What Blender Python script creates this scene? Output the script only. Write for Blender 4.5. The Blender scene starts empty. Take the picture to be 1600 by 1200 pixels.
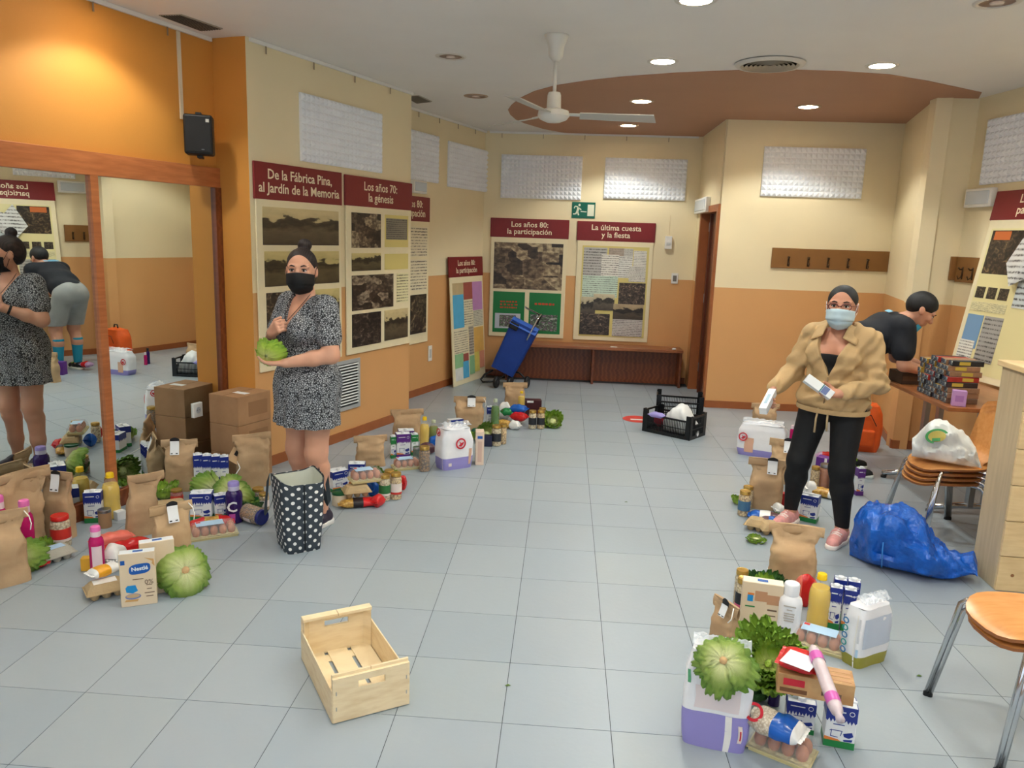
import bpy, bmesh, math, random
import numpy as np
from mathutils import Vector, Matrix, noise as mnoise

scene = bpy.context.scene
COL = scene.collection
PI = math.pi
R = math.radians

# ---------------------------------------------------------------- camera
FPX, CAMH = 1205.0, 1.72
PITCH, ROLL, YAW = .1887, .034, -.0635
_cy, _sy, _cp, _sp = math.cos(YAW), math.sin(YAW), math.cos(PITCH), math.sin(PITCH)
CF = np.array([_sy*_cp, _cy*_cp, -_sp]); _r = np.array([_cy, -_sy, 0.0]); _u = np.cross(_r, CF)
CR = math.cos(ROLL)*_r + math.sin(ROLL)*_u
CU = -math.sin(ROLL)*_r + math.cos(ROLL)*_u
CC = np.array([0.0, 0.0, CAMH])
cam_data = bpy.data.cameras.new('camera')
cam_data.sensor_width = 36.0
cam_data.lens = 36.0*FPX/1600.0
cam_data.clip_start = 0.05
cam = bpy.data.objects.new('camera', cam_data)
COL.objects.link(cam)
cam.matrix_world = Matrix(((CR[0], CU[0], -CF[0], CC[0]), (CR[1], CU[1], -CF[1], CC[1]),
                           (CR[2], CU[2], -CF[2], CC[2]), (0, 0, 0, 1)))
scene.camera = cam

# ---------------------------------------------------------------- world, exposure
world = bpy.data.worlds.new('world'); scene.world = world
world.use_nodes = True
bg = world.node_tree.nodes['Background']
bg.inputs[0].default_value = (0.80, 0.90, 1.0, 1)
bg.inputs[1].default_value = 1.7
scene.view_settings.view_transform = 'Standard'
scene.view_settings.look = 'None'
scene.view_settings.gamma = 1.0
scene.view_settings.use_curve_mapping = False
scene.view_settings.exposure = 0.0

CEIL = 2.945
# ceiling downlights on their grid: (x, y, lit)
LAMPS = [(.605, 4.31, 1), (.605, 5.71, 1), (.605, 7.25, 1), (.605, 8.75, 1), (2.08, 5.71, 1), (2.08, 7.34, 1),
         (-.87, 5.69, 0), (-.87, 7.22, 0), (2.08, 4.28, 0), (-.87, 4.25, 0), (-2.33, 4.2, 1),
         (.605, 2.85, 1), (2.08, 2.85, 1), (-.87, 2.85, 1), (3.3, 4.6, 1),
         (.605, 1.4, 1), (2.08, 1.4, 1), (-.87, 1.4, 1), (-2.3, 1.4, 1), (-.87, 0, 1), (.605, 0, 1), (2.08, 0, 1)]
LAMP_W = 78.0
for i, (lx, ly, on) in enumerate(LAMPS):
    if not on: continue
    ld = bpy.data.lights.new('downlight_beam', 'SPOT')
    ld.energy = LAMP_W*(.62 if lx < -2 else .55 if ly < 2 else .8 if ly < 3 else 1.15 if ly > 6.5 else 1.05); ld.color = (.95, 1.0, .96); ld.spot_size = R(128); ld.spot_blend = .35; ld.shadow_soft_size = .075
    lo = bpy.data.objects.new('downlight_beam', ld); COL.objects.link(lo)
    lo.location = (lx, ly, CEIL-.012)

# ---------------------------------------------------------------- pixel <-> place helpers (1600x1200 frame)
def ray(x, y): return CF + (x-800)/FPX*CR - (y-600)/FPX*CU
def G(x, y, z=0.0):
    d = ray(x, y); t = (z-CAMH)/d[2]; p = CC+d*t
    return float(p[0]), float(p[1])
def ZH(x, y, gx, gy):
    d = ray(x, y); return CAMH+d[2]*math.hypot(gx, gy)/math.hypot(d[0], d[1])
def WP(x, y, p, q):
    p = np.array(p[:2]); q = np.array(q[:2]); n = np.array([-(q-p)[1], (q-p)[0]])
    d = ray(x, y); t = (p@n)/(d[:2]@n); r = CC+d*t
    return r, float((r[:2]-p)@(q-p)/np.linalg.norm(q-p))
def MPP(gx, gy): return math.hypot(gx, gy)/FPX*1.0      # metres per pixel, roughly, across the view
def bearing(gx, gy): return -math.atan2(gx, gy)          # z-rotation that makes a front (-y) face the camera

# ---------------------------------------------------------------- materials
_mats = {}
def lin(c):
    out = []
    for v in c[:3]:
        v = v/255.0
        out.append(v/12.92 if v <= .04045 else ((v+.055)/1.055)**2.4)
    return (*out, 1.0)
def mat(name, rgb, rough=.6, metal=0.0, trans=0.0, var=0.0, vscale=20.0, bump=0.0, bscale=60.0, emit=0.0, spec=.5, ior=1.45, sss=0.0, coat=0.0, alpha=1.0):
    if name in _mats: return _mats[name]
    m = bpy.data.materials.new(name); m.use_nodes = True; nt = m.node_tree; N = nt.nodes; L = nt.links
    b = N['Principled BSDF']; c = lin(rgb)
    b.inputs['Base Color'].default_value = c; b.inputs['Roughness'].default_value = rough
    b.inputs['Metallic'].default_value = metal; b.inputs['Transmission Weight'].default_value = trans
    b.inputs['Specular IOR Level'].default_value = spec; b.inputs['IOR'].default_value = ior
    b.inputs['Coat Weight'].default_value = coat
    b.inputs['Alpha'].default_value = alpha
    if sss: b.inputs['Subsurface Weight'].default_value = sss; b.inputs['Subsurface Radius'].default_value = (.02, .008, .004)
    if emit: b.inputs['Emission Color'].default_value = c; b.inputs['Emission Strength'].default_value = emit
    if var or bump:
        tc = N.new('ShaderNodeTexCoord')
    if var:
        nz = N.new('ShaderNodeTexNoise'); nz.inputs['Scale'].default_value = vscale; nz.inputs['Detail'].default_value = 4
        L.new(tc.outputs['Object'], nz.inputs['Vector'])
        mr = N.new('ShaderNodeMapRange'); mr.inputs[1].default_value = .3; mr.inputs[2].default_value = .7
        mr.inputs[3].default_value = 1-var; mr.inputs[4].default_value = 1+var
        L.new(nz.outputs['Fac'], mr.inputs[0])
        mx = N.new('ShaderNodeMix'); mx.data_type = 'RGBA'; mx.blend_type = 'MULTIPLY'; mx.inputs[0].default_value = 1
        mx.inputs[6].default_value = c; L.new(mr.outputs[0], mx.inputs[7]); L.new(mx.outputs[2], b.inputs['Base Color'])
    if bump:
        nb = N.new('ShaderNodeTexNoise'); nb.inputs['Scale'].default_value = bscale; nb.inputs['Detail'].default_value = 3
        L.new(tc.outputs['Object'], nb.inputs['Vector'])
        bp = N.new('ShaderNodeBump'); bp.inputs['Strength'].default_value = bump; bp.inputs['Distance'].default_value = .01
        L.new(nb.outputs['Fac'], bp.inputs['Height']); L.new(bp.outputs[0], b.inputs['Normal'])
    _mats[name] = m
    return m
def ramp_mat(name, kind, scale, stops, rough=.6, coords='Object', stretch=(1, 1, 1), detail=4, bump=0.0, dist=0.0, loc=(0, 0, 0), metal=0.0):
    """texture -> colour ramp. kind: noise, voronoi, voronoi_edge, wave"""
    if name in _mats: return _mats[name]
    m = bpy.data.materials.new(name); m.use_nodes = True; nt = m.node_tree; N = nt.nodes; L = nt.links
    b = N['Principled BSDF']; b.inputs['Roughness'].default_value = rough; b.inputs['Metallic'].default_value = metal
    tc = N.new('ShaderNodeTexCoord'); mp = N.new('ShaderNodeMapping'); mp.inputs['Scale'].default_value = stretch; mp.inputs['Location'].default_value = loc
    L.new(tc.outputs[coords], mp.inputs['Vector'])
    if kind == 'noise':
        t = N.new('ShaderNodeTexNoise'); t.inputs['Detail'].default_value = detail; t.inputs['Distortion'].default_value = dist; out = t.outputs['Fac']
    elif kind == 'voronoi':
        t = N.new('ShaderNodeTexVoronoi'); out = t.outputs['Distance']
    elif kind == 'voronoi_edge':
        t = N.new('ShaderNodeTexVoronoi'); t.feature = 'DISTANCE_TO_EDGE'; out = t.outputs['Distance']
    else:
        t = N.new('ShaderNodeTexWave'); t.inputs['Distortion'].default_value = dist; t.inputs['Detail'].default_value = detail; out = t.outputs['Fac']
    t.inputs['Scale'].default_value = scale
    L.new(mp.outputs[0], t.inputs['Vector'])
    rp = N.new('ShaderNodeValToRGB'); el = rp.color_ramp.elements
    while len(el) < len(stops): el.new(.5)
    for e, (p, c) in zip(el, stops): e.position = p; e.color = lin(c)
    L.new(out, rp.inputs[0]); L.new(rp.outputs[0], b.inputs['Base Color'])
    if bump:
        bp = N.new('ShaderNodeBump'); bp.inputs['Strength'].default_value = bump; bp.inputs['Distance'].default_value = .01
        L.new(out, bp.inputs['Height']); L.new(bp.outputs[0], b.inputs['Normal'])
    _mats[name] = m
    return m
def clear_mat(name, rgb=(235, 240, 245), opacity=.18, rough=.08):
    """thin clear plastic film: mostly transparent, with gloss"""
    if name in _mats: return _mats[name]
    m = bpy.data.materials.new(name); m.use_nodes = True; nt = m.node_tree; N = nt.nodes; L = nt.links
    out = N['Material Output']; b = N['Principled BSDF']
    b.inputs['Base Color'].default_value = lin(rgb); b.inputs['Roughness'].default_value = rough
    tr = N.new('ShaderNodeBsdfTransparent'); mx = N.new('ShaderNodeMixShader')
    mx.inputs[0].default_value = opacity
    L.new(tr.outputs[0], mx.inputs[1]); L.new(b.outputs[0], mx.inputs[2]); L.new(mx.outputs[0], out.inputs['Surface'])
    _mats[name] = m
    return m

# ---------------------------------------------------------------- mesh helper
class MB:
    def __init__(s): s.v = []; s.f = []; s.mi = []
    def add(s, vs, fs, mi=0):
        o = len(s.v); s.v += [tuple(map(float, v)) for v in vs]; s.f += [tuple(i+o for i in f) for f in fs]; s.mi += [mi]*len(fs); return s
    def box(s, x0, x1, y0, y1, z0, z1, mi=0, M=None):
        vs = [(x, y, z) for z in (z0, z1) for y in (y0, y1) for x in (x0, x1)]
        if M is not None: vs = [tuple(M @ Vector(v)) for v in vs]
        return s.add(vs, [(0, 2, 3, 1), (4, 5, 7, 6), (0, 1, 5, 4), (2, 6, 7, 3), (0, 4, 6, 2), (1, 3, 7, 5)], mi)
    def bar(s, a, b, w, h=None, mi=0, up=(0, 0, 1)):
        h = h or w; a = Vector(a); b = Vector(b); d = (b-a).normalized(); u = Vector(up)
        if abs(d.dot(u)) > .98: u = Vector((0, 1, 0))
        x = d.cross(u).normalized(); y = x.cross(d)
        vs = [p+x*sx*w/2+y*sy*h/2 for p in (a, b) for sx, sy in ((-1, -1), (1, -1), (1, 1), (-1, 1))]
        return s.add(vs, [(3, 2, 1, 0), (4, 5, 6, 7), (0, 1, 5, 4), (1, 2, 6, 5), (2, 3, 7, 6), (3, 0, 4, 7)], mi)
    def prism(s, poly, z0, z1, mi=0, M=None):
        n = len(poly); vs = [(x, y, z0) for x, y in poly]+[(x, y, z1) for x, y in poly]
        if M is not None: vs = [tuple(M @ Vector(v)) for v in vs]
        return s.add(vs, [tuple(range(n-1, -1, -1)), tuple(range(n, 2*n))]+[(i, (i+1) % n, n+(i+1) % n, n+i) for i in range(n)], mi)
    def lathe(s, prof, seg=20, mi=0, M=None, a0=0.0, a1=2*PI, cap=True):
        full = abs(a1-a0-2*PI) < 1e-6; k = seg if full else seg+1; vs = []
        for r, z in prof:
            for i in range(k):
                a = a0+(a1-a0)*i/seg; vs.append((r*math.cos(a), r*math.sin(a), z))
        if M is not None: vs = [tuple(M @ Vector(v)) for v in vs]
        fs = []
        for j in range(len(prof)-1):
            for i in range(seg):
                i2 = (i+1) % k; fs.append((j*k+i, j*k+i2, (j+1)*k+i2, (j+1)*k+i))
        if full and cap:
            if prof[0][0] > 1e-5: fs.append(tuple(range(k-1, -1, -1)))
            if prof[-1][0] > 1e-5: fs.append(tuple((len(prof)-1)*k+i for i in range(k)))
        return s.add(vs, fs, mi)
    def tube(s, path, r, seg=8, mi=0, closed=False, cap=True):
        P = [Vector(p) for p in path]; n = len(P); vs = []; rs = r if isinstance(r, (list, tuple)) else [r]*n
        prev = None
        for i, p in enumerate(P):
            a = P[i-1] if (i > 0 or closed) else p; b = P[(i+1) % n] if (i < n-1 or closed) else p
            d = (b-a)
            if d.length < 1e-9: d = Vector((0, 0, 1))
            d.normalize()
            if prev is None:
                u = Vector((0, 0, 1)) if abs(d.z) < .9 else Vector((1, 0, 0)); x = d.cross(u).normalized()
            else:
                x = prev-d*prev.dot(d)
                if x.length < 1e-6: x = d.orthogonal()
                x.normalize()
            prev = x; y = d.cross(x)
            for k in range(seg):
                t = 2*PI*k/seg; vs.append(p+(x*math.cos(t)+y*math.sin(t))*rs[i])
        fs = []
        for i in range(n if closed else n-1):
            j = (i+1) % n
            for k in range(seg): fs.append((i*seg+k, i*seg+(k+1) % seg, j*seg+(k+1) % seg, j*seg+k))
        if cap and not closed: fs += [tuple(range(seg-1, -1, -1)), tuple((n-1)*seg+k for k in range(seg))]
        return s.add(vs, fs, mi)
    def grid(s, fn, nu, nv, mi=0, wrap=False):
        vs = [fn(i/nu, j/nv) for j in range(nv+1) for i in range(nu if wrap else nu+1)]
        k = nu if wrap else nu+1; fs = []
        for j in range(nv):
            for i in range(nu): fs.append((j*k+i, j*k+(i+1) % k, (j+1)*k+(i+1) % k, (j+1)*k+i))
        return s.add(vs, fs, mi)
    def sphere(s, c, r, su=12, sv=8, mi=0, sc=(1, 1, 1), M=None):
        c = Vector(c)
        prof = [(max(1e-6, math.sin(PI*j/sv)), -math.cos(PI*j/sv)) for j in range(sv+1)]
        T = Matrix.Translation(c) @ Matrix.Diagonal((r*sc[0], r*sc[1], r*sc[2], 1))
        if M is not None: T = M @ T
        return s.lathe(prof, su, mi, T)
    def mesh(s, name, mats, smooth=False, bevel=0.0, bseg=2):
        me = bpy.data.meshes.new(name); me.from_pydata(s.v, [], s.f)
        for m in (mats if isinstance(mats, (list, tuple)) else [mats]): me.materials.append(m)
        me.polygons.foreach_set('material_index', s.mi)
        if bevel:
            bm = bmesh.new(); bm.from_mesh(me)
            bmesh.ops.remove_doubles(bm, verts=bm.verts, dist=1e-5)
            ed = [e for e in bm.edges if len(e.link_faces) == 2 and e.calc_face_angle(0) > .6]
            bmesh.ops.bevel(bm, geom=ed, offset=bevel, segments=bseg, affect='EDGES', profile=.5)
            bm.to_mesh(me); bm.free()
        me.polygons.foreach_set('use_smooth', [bool(smooth)]*len(me.polygons))
        if smooth == 'auto':
            me.set_sharp_from_angle(angle=R(38))
        me.update()
        return me
def obj(name, me, parent=None, loc=(0, 0, 0), rot=(0, 0, 0), scale=None, label=None):
    o = bpy.data.objects.new(name, me); COL.objects.link(o)
    o.parent = parent; o.location = loc; o.rotation_euler = rot
    if scale is not None: o.scale = scale if isinstance(scale, (tuple, list)) else (scale,)*3
    if label: o['label'] = label
    return o
def part(name, mb, m, parent, smooth=False, bevel=0.0, label=None, kind=None, bseg=2):
    o = obj(name, mb.mesh(name, m, smooth, bevel, bseg), parent, label=label)
    if kind: o['kind'] = kind
    return o
def tag(o, label, cat, group=None, kind=None):
    o['label'] = label; o['category'] = cat
    if group: o['group'] = group
    if kind: o['kind'] = kind
    return o
def thing(name, label, cat, loc=(0, 0, 0), rz=0.0, group=None, tilt=None):
    o = bpy.data.objects.new(name, None); COL.objects.link(o); o.empty_display_size = .05
    o.location = loc if len(loc) == 3 else (loc[0], loc[1], 0.0)
    o.rotation_euler = (tilt[0], tilt[1], rz) if tilt else (0, 0, rz)
    return tag(o, label, cat, group)
def struct(name, mb, m, label, cat, parent=None, smooth=False, bevel=0.0):
    o = obj(name, mb.mesh(name, m, smooth, bevel), parent)
    o['kind'] = 'structure'
    if parent is None: o['label'] = label; o['category'] = cat
    return o
_txt = {}
def text_mesh(s, bold=0.0):
    """flat lettering, centred on its origin, 1 unit cap line height; returns mesh, width"""
    key = (s, bold)
    if key in _txt: return _txt[key]
    cu = bpy.data.curves.new('lettering', 'FONT'); cu.body = s; cu.size = 1.0; cu.align_x = 'CENTER'; cu.align_y = 'CENTER'
    cu.offset = bold; cu.resolution_u = 2; cu.extrude = .004
    o = bpy.data.objects.new('lettering', cu); COL.objects.link(o)
    bpy.context.view_layer.update()
    me = bpy.data.meshes.new_from_object(o.evaluated_get(bpy.context.evaluated_depsgraph_get()))
    bpy.data.objects.remove(o); bpy.data.curves.remove(cu)
    xs = [v.co.x for v in me.vertices]; w = (max(xs)-min(xs)) if xs else 1
    _txt[key] = (me, w)
    return me, w
def lettering(parent, s, m, origin, size=None, width=None, rot=(PI/2, 0, 0), bold=0.012, name='lettering', squeeze=1.0, height=None):
    me, w = text_mesh(s, bold); me = me.copy(); me.materials.clear(); me.materials.append(m)
    if size is None: size = width/w
    sx = size*squeeze
    if height and width: size = height; sx = width/w
    o = obj(name, me, parent, origin, rot, (sx, size, size))
    return o
# ================================================================ the room
def wall_paint(name, upper, lower, split):
    if name in _mats: return _mats[name]
    m = bpy.data.materials.new(name); m.use_nodes = True; nt = m.node_tree; N = nt.nodes; L = nt.links
    b = N['Principled BSDF']; b.inputs['Roughness'].default_value = .62
    g = N.new('ShaderNodeNewGeometry'); sp = N.new('ShaderNodeSeparateXYZ'); L.new(g.outputs['Position'], sp.inputs[0])
    lt = N.new('ShaderNodeMath'); lt.operation = 'LESS_THAN'; lt.inputs[1].default_value = split; L.new(sp.outputs['Z'], lt.inputs[0])
    nz = N.new('ShaderNodeTexNoise'); nz.inputs['Scale'].default_value = 2.2; nz.inputs['Detail'].default_value = 5; L.new(g.outputs['Position'], nz.inputs['Vector'])
    mr = N.new('ShaderNodeMapRange'); mr.inputs[3].default_value = .95; mr.inputs[4].default_value = 1.05; L.new(nz.outputs['Fac'], mr.inputs[0])
    mx = N.new('ShaderNodeMix'); mx.data_type = 'RGBA'; mx.inputs[6].default_value = lin(upper); mx.inputs[7].default_value = lin(lower); L.new(lt.outputs[0], mx.inputs[0])
    ml = N.new('ShaderNodeMix'); ml.data_type = 'RGBA'; ml.blend_type = 'MULTIPLY'; ml.inputs[0].default_value = 1
    L.new(mx.outputs[2], ml.inputs[6]); L.new(mr.outputs[0], ml.inputs[7]); L.new(ml.outputs[2], b.inputs['Base Color'])
    n2 = N.new('ShaderNodeTexNoise'); n2.inputs['Scale'].default_value = 160; L.new(g.outputs['Position'], n2.inputs['Vector'])
    bp = N.new('ShaderNodeBump'); bp.inputs['Strength'].default_value = .08; bp.inputs['Distance'].default_value = .01
    L.new(n2.outputs['Fac'], bp.inputs['Height']); L.new(bp.outputs[0], b.inputs['Normal'])
    _mats[name] = m
    return m
SPLIT = 1.275
PAINT = wall_paint('cream and ochre paint', (236, 221, 183), (214, 162, 105), SPLIT)
ORANGE = wall_paint('orange paint', (212, 146, 64), (212, 146, 64), 0)
WHITEC = mat('ceiling white', (236, 233, 228), .8, var=.015, vscale=3)
BROWNC = mat('ceiling brown', (180, 136, 108), .7, var=.02, vscale=3)
WOODR = ramp_mat('red brown wood', 'wave', 3.0, [(0, (112, 56, 30)), (.5, (139, 75, 40)), (1, (120, 62, 32))], .38, stretch=(1, 1, 6), dist=3)
FRAMEW = ramp_mat('mirror frame wood', 'noise', 6.0, [(.3, (172, 100, 56)), (.7, (198, 122, 72))], .4, stretch=(1, 1, 8))
SKIRT = mat('skirting wood', (158, 92, 50), .45, var=.08, vscale=9)
WHITEP = mat('white plastic', (236, 234, 228), .4)
BLACKP = mat('black plastic', (20, 20, 21), .38)
CHROME = mat('chrome', (205, 207, 210), .16, metal=1.0)
STEEL = mat('brushed steel', (170, 172, 174), .32, metal=1.0)

# corner points of the floor plan
MS = .32                                                # slope of the mirror wall
P_M1 = (-2.41, 5.30); P_M0 = (-2.41-MS*6.9, 5.30-6.9)   # mirror wall, far and near end
P_P0 = (-2.15, 5.22); P_P1 = (-1.43, 7.10)              # poster wall
P_R0 = (-1.77, 7.42); P_R1 = (-1.02, 9.52)              # recessed wall
P_B1 = (1.53, 9.52); P_D = (1.55, 8.18)
P_C0 = (3.27, 8.18); P_C1 = (2.94, 6.80); P_C2 = (3.28, 6.80)
P_W1 = (4.42, -1.60)
def wall(name, a, b, m, label, z0=0.0, z1=CEIL, t=.12, ext=.0):
    """thick wall whose inner face runs a->b with the room on the right hand side"""
    a = Vector((a[0], a[1])); b = Vector((b[0], b[1])); d = (b-a).normalized(); n = Vector((-d.y, d.x))
    a2, b2 = a-d*ext, b+d*ext
    mb = MB().prism([tuple(a2), tuple(b2), tuple(b2+n*t), tuple(a2+n*t)], z0, z1)
    return struct(name, mb, m, label, 'wall')
wall('wall_left_mirror', P_M0, P_M1, ORANGE, 'orange painted wall above and behind the big mirror')
wall('wall_left_pillar', P_M1, P_P0, ORANGE, 'narrow orange wall face between the mirror and the poster wall')
wall('wall_left_poster', P_P0, P_P1, PAINT, 'cream and ochre wall carrying two maroon topped posters and a floor vent')
wall('wall_left_step', P_P1, P_R0, PAINT, 'short return of wall behind the end of the poster wall')
wall('wall_left_recess', P_R0, P_R1, PAINT, 'set-back cream and ochre wall with a leaning poster')
wall('wall_back', P_R1, P_B1, PAINT, 'far wall with the exit sign, two posters and the bench', ext=.14)
wall('wall_back_right', P_D, P_C0, PAINT, 'cream and ochre wall with the five hook coat rack')
wall('wall_column_side', P_C0, P_C1, PAINT, 'bright cream side of the column beside the coat rack')
wall('wall_column_front', P_C1, P_C2, PAINT, 'front of the cream and ochre column in the right corner', ext=.0)
wall('wall_right', P_C2, P_W1, PAINT, 'cream and ochre wall at the far right behind the tables')
# wall with the doorway (inner face at x = 1.53..1.55), opening from y 8.31 to 9.20
mb = MB()
DX = 1.54; DY0, DY1, DZ = 8.245, 9.20, 2.06
mb.box(DX, DX+.12, 8.21, DY0, 0, CEIL); mb.box(DX, DX+.12, DY1, 9.52, 0, CEIL); mb.box(DX, DX+.12, DY0, DY1, DZ, CEIL)
struct('wall_door', mb, PAINT, 'short wall with the brown doorway beside the bench', 'wall')
# rear wall behind the viewer with a wide shop window
mb = MB(); RY = -1.60
mb.box(-4.8, 4.6, RY-.15, RY, 0, .5); mb.box(-4.8, 4.6, RY-.15, RY, 2.6, CEIL)
mb.box(-4.8, -3.4, RY-.15, RY, .5, 2.6); mb.box(3.6, 4.6, RY-.15, RY, .5, 2.6); mb.box(-.1, .1, RY-.15, RY, .5, 2.6)
struct('wall_rear', mb, PAINT, 'wall with a wide shop window behind the viewer', 'wall')

# ceiling with the painted brown panel
mb = MB(); mb.box(-5.2, 5.0, RY-.15, 9.8, CEIL, CEIL+.15)
struct('ceiling', mb, WHITEC, 'off-white flat ceiling with round downlights', 'ceiling')
pp = [(1534, 144), (1450, 126), (1390, 116), (1318, 111), (1240, 108.5), (1156, 109), (1060, 113), (976, 119), (920, 125), (868, 133), (835, 142), (812, 153), (799, 164), (794, 171), (797, 178), (806, 186), (820, 192), (850, 201), (880, 206.5), (925, 211)]
poly = [G(x, y, CEIL) for x, y in pp]
poly = poly+[(P_B1[0], 9.51), (P_B1[0], 8.17), (P_C0[0], 8.17), (P_C1[0], 6.79), (P_C2[0]-.02, 6.79)]
mb = MB().prism(poly[::-1], CEIL-.006, CEIL+.002)
struct('trim_1', mb, BROWNC, 'large brown painted ceiling panel with a curved edge', 'ceiling')

# floor: slab plus single tiles
TX, TY, TX0, TY0 = .2266*CAMH, .2337*CAMH, -.3155*CAMH, 1.4495*CAMH
GROUT = mat('floor grout', (62, 66, 70), .9)
def tile_mat(i, c):
    return mat('floor tile %d' % i, c, .34, var=.02, vscale=2.5, bump=.04, bscale=40, spec=.42)
TILES = [tile_mat(i, c) for i, c in enumerate([(156, 166, 174), (159, 169, 176), (153, 164, 172), (157, 167, 173), (155, 166, 175)])]
mb = MB(); mb.box(-5.2, 5.0, RY-.15, 9.8, -.12, -.0012)
floor = struct('floor', mb, GROUT, 'grey blue tiled floor', 'floor')
room_poly = [P_M0, P_M1, P_P0, P_P1, P_R0, P_R1, P_B1, (P_B1[0]+.15, 9.3), (P_D[0]+.15, 8.3), P_D, P_C0, P_C1, P_C2, P_W1]
def inside(x, y, poly=room_poly):
    c = False; n = len(poly)
    for i in range(n):
        x1, y1 = poly[i]; x2, y2 = poly[(i+1) % n]
        if (y1 > y) != (y2 > y) and x < (x2-x1)*(y-y1)/(y2-y1)+x1: c = not c
    return c
g = .0013
tmes = []
for k in range(5):
    m_ = MB(); m_.box(g, TX-g, g, TY-g, -.0012, 0); tmes.append(m_.mesh('tile', TILES[k]))
rest = MB(); rr = random.Random(3); cand = []
for i in range(-12, 14):
    for j in range(-9, 17):
        x, y = TX0+i*TX, TY0+j*TY
        if not any(inside(x+a*TX, y+b*TY) for a in (0, .5, 1) for b in (0, .5, 1)): continue
        d = (np.array([x+TX/2, y+TY/2, 0])-CC); w = d@CF
        vis = w > .3 and abs(FPX*(d@CR)/w) < 900 and abs(FPX*(d@CU)/w) < 720
        cand.append((0 if vis else 1, w, x, y))
cand.sort()
for n, (v, w, x, y) in enumerate(cand):
    k = rr.randrange(5)
    if v == 0 and n < 295: obj('tile', tmes[k], floor, (x, y, 0))
    else: rest.box(x+g, x+TX-g, y+g, y+TY-g, -.0012, 0)
o = part('tile_field', rest, TILES[0], floor, kind='stuff')

# skirting boards
def skirt(name, a, b, label, h=.075, t=.014, m=None):
    a = Vector(a); b = Vector(b); d = (b-a).normalized(); n = Vector((d.y, -d.x))
    mb = MB().prism([tuple(a), tuple(a+n*t), tuple(b+n*t), tuple(b)], 0, h)
    struct(name, mb, m or SKIRT, label, 'baseboard')
skirt('baseboard_left', P_P0, P_P1, 'brown skirting board below the two posters')
skirt('baseboard_pillar', P_M1, P_P0, 'brown skirting board at the orange pillar')
skirt('baseboard_recess', P_R0, P_R1, 'brown skirting board behind the leaning poster')
skirt('baseboard_back', P_R1, P_B1, 'dark skirting board under the bench', m=WOODR)
skirt('baseboard_back_right', P_D, P_C0, 'brown skirting board below the coat rack')
skirt('baseboard_column', P_C0, P_C1, 'brown skirting board on the column side')
skirt('baseboard_column_front', P_C1, P_C2, 'brown skirting board on the column front')
skirt('baseboard_right', P_C2, P_W1, 'brown skirting board along the right wall')

# doorway
DOORM = ramp_mat('dark door wood', 'noise', 5.0, [(.3, (84, 38, 20)), (.7, (110, 54, 28))], .4, stretch=(8, 8, 1))
d1 = thing('door_1', 'dark red brown door set in a wooden frame beside the bench', 'door', (DX, 0, 0)); d1['kind'] = 'structure'
fr = MB()
for y0, y1 in ((DY0-.06, DY0+.012), (DY1-.012, DY1+.06)): fr.box(-.016, .124, max(y0, 8.165), y1, 0, DZ+.06)
fr.box(-.016, .124, DY0, DY1, DZ-.012, DZ+.06)
part('door_frame', fr, SKIRT, d1, bevel=.003)
lf = MB().box(.085, .12, DY0+.012, DY1-.012, .008, DZ-.012); part('door_leaf', lf, DOORM, d1, bevel=.002)
st = MB().box(.060, .085, DY1-.22, DY1-.19, 0, DZ-.012); part('door_stop', st, DOORM, d1)
for z in (.25, 1.05, 1.85): part('hinge', MB().box(.055, .087, DY1-.19, DY1-.165, z, z+.1), STEEL, d1)

# big mirror on the left wall
a = Vector(P_M0); b = Vector(P_M1); md = (b-a).normalized(); mn = Vector((md.y, -md.x))
mrot = math.atan2(md.y, md.x)
mir = thing('mirror', 'large wall mirror in a reddish wooden frame with a floor rail', 'mirror', (P_M1[0], P_M1[1], 0), mrot)
ML, MT = 6.6, 1.985        # length along the wall, top of glass; local x runs along the wall (0 = far corner, negative = nearer), local -y into the room
GLASS = mat('mirror silver', (226, 232, 230), .004, metal=1.0)
def pane(x0, x1):
    part('mirror_pane', MB().box(x0, x1, -.012, -.004, .11, MT), GLASS, mir)
r_, u1 = WP(340, 450, P_M0, P_M1); L0 = (b-a).length
edges = []
for px_, py_ in ((341, 450), (152, 450)):
    _, u = WP(px_, py_, P_M0, P_M1); edges.append(u-L0)
e1, e2 = edges
pw = e1-e2
xs = [e1, e2, e2-pw, e2-2*pw, e2-3*pw]
for i in range(4): pane(xs[i+1]+.002, xs[i]-.002)
part('frame_rail', MB().box(xs[-1]-.05, 0, -.03, -.001, MT-.004, MT+.125), FRAMEW, mir, bevel=.003, label='wooden top rail')
part('frame_rail', MB().box(xs[-1]-.05, 0, -.035, -.001, 0, .105), WOODR, mir, bevel=.003, label='dark red wooden floor rail')
for i, x in enumerate(xs):
    w = .026 if i else .03
    part('frame_post', MB().box(x-w, x+w, -.034, -.001, .105, MT-.004), WOODR if i == 0 else FRAMEW, mir, bevel=.003)

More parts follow.
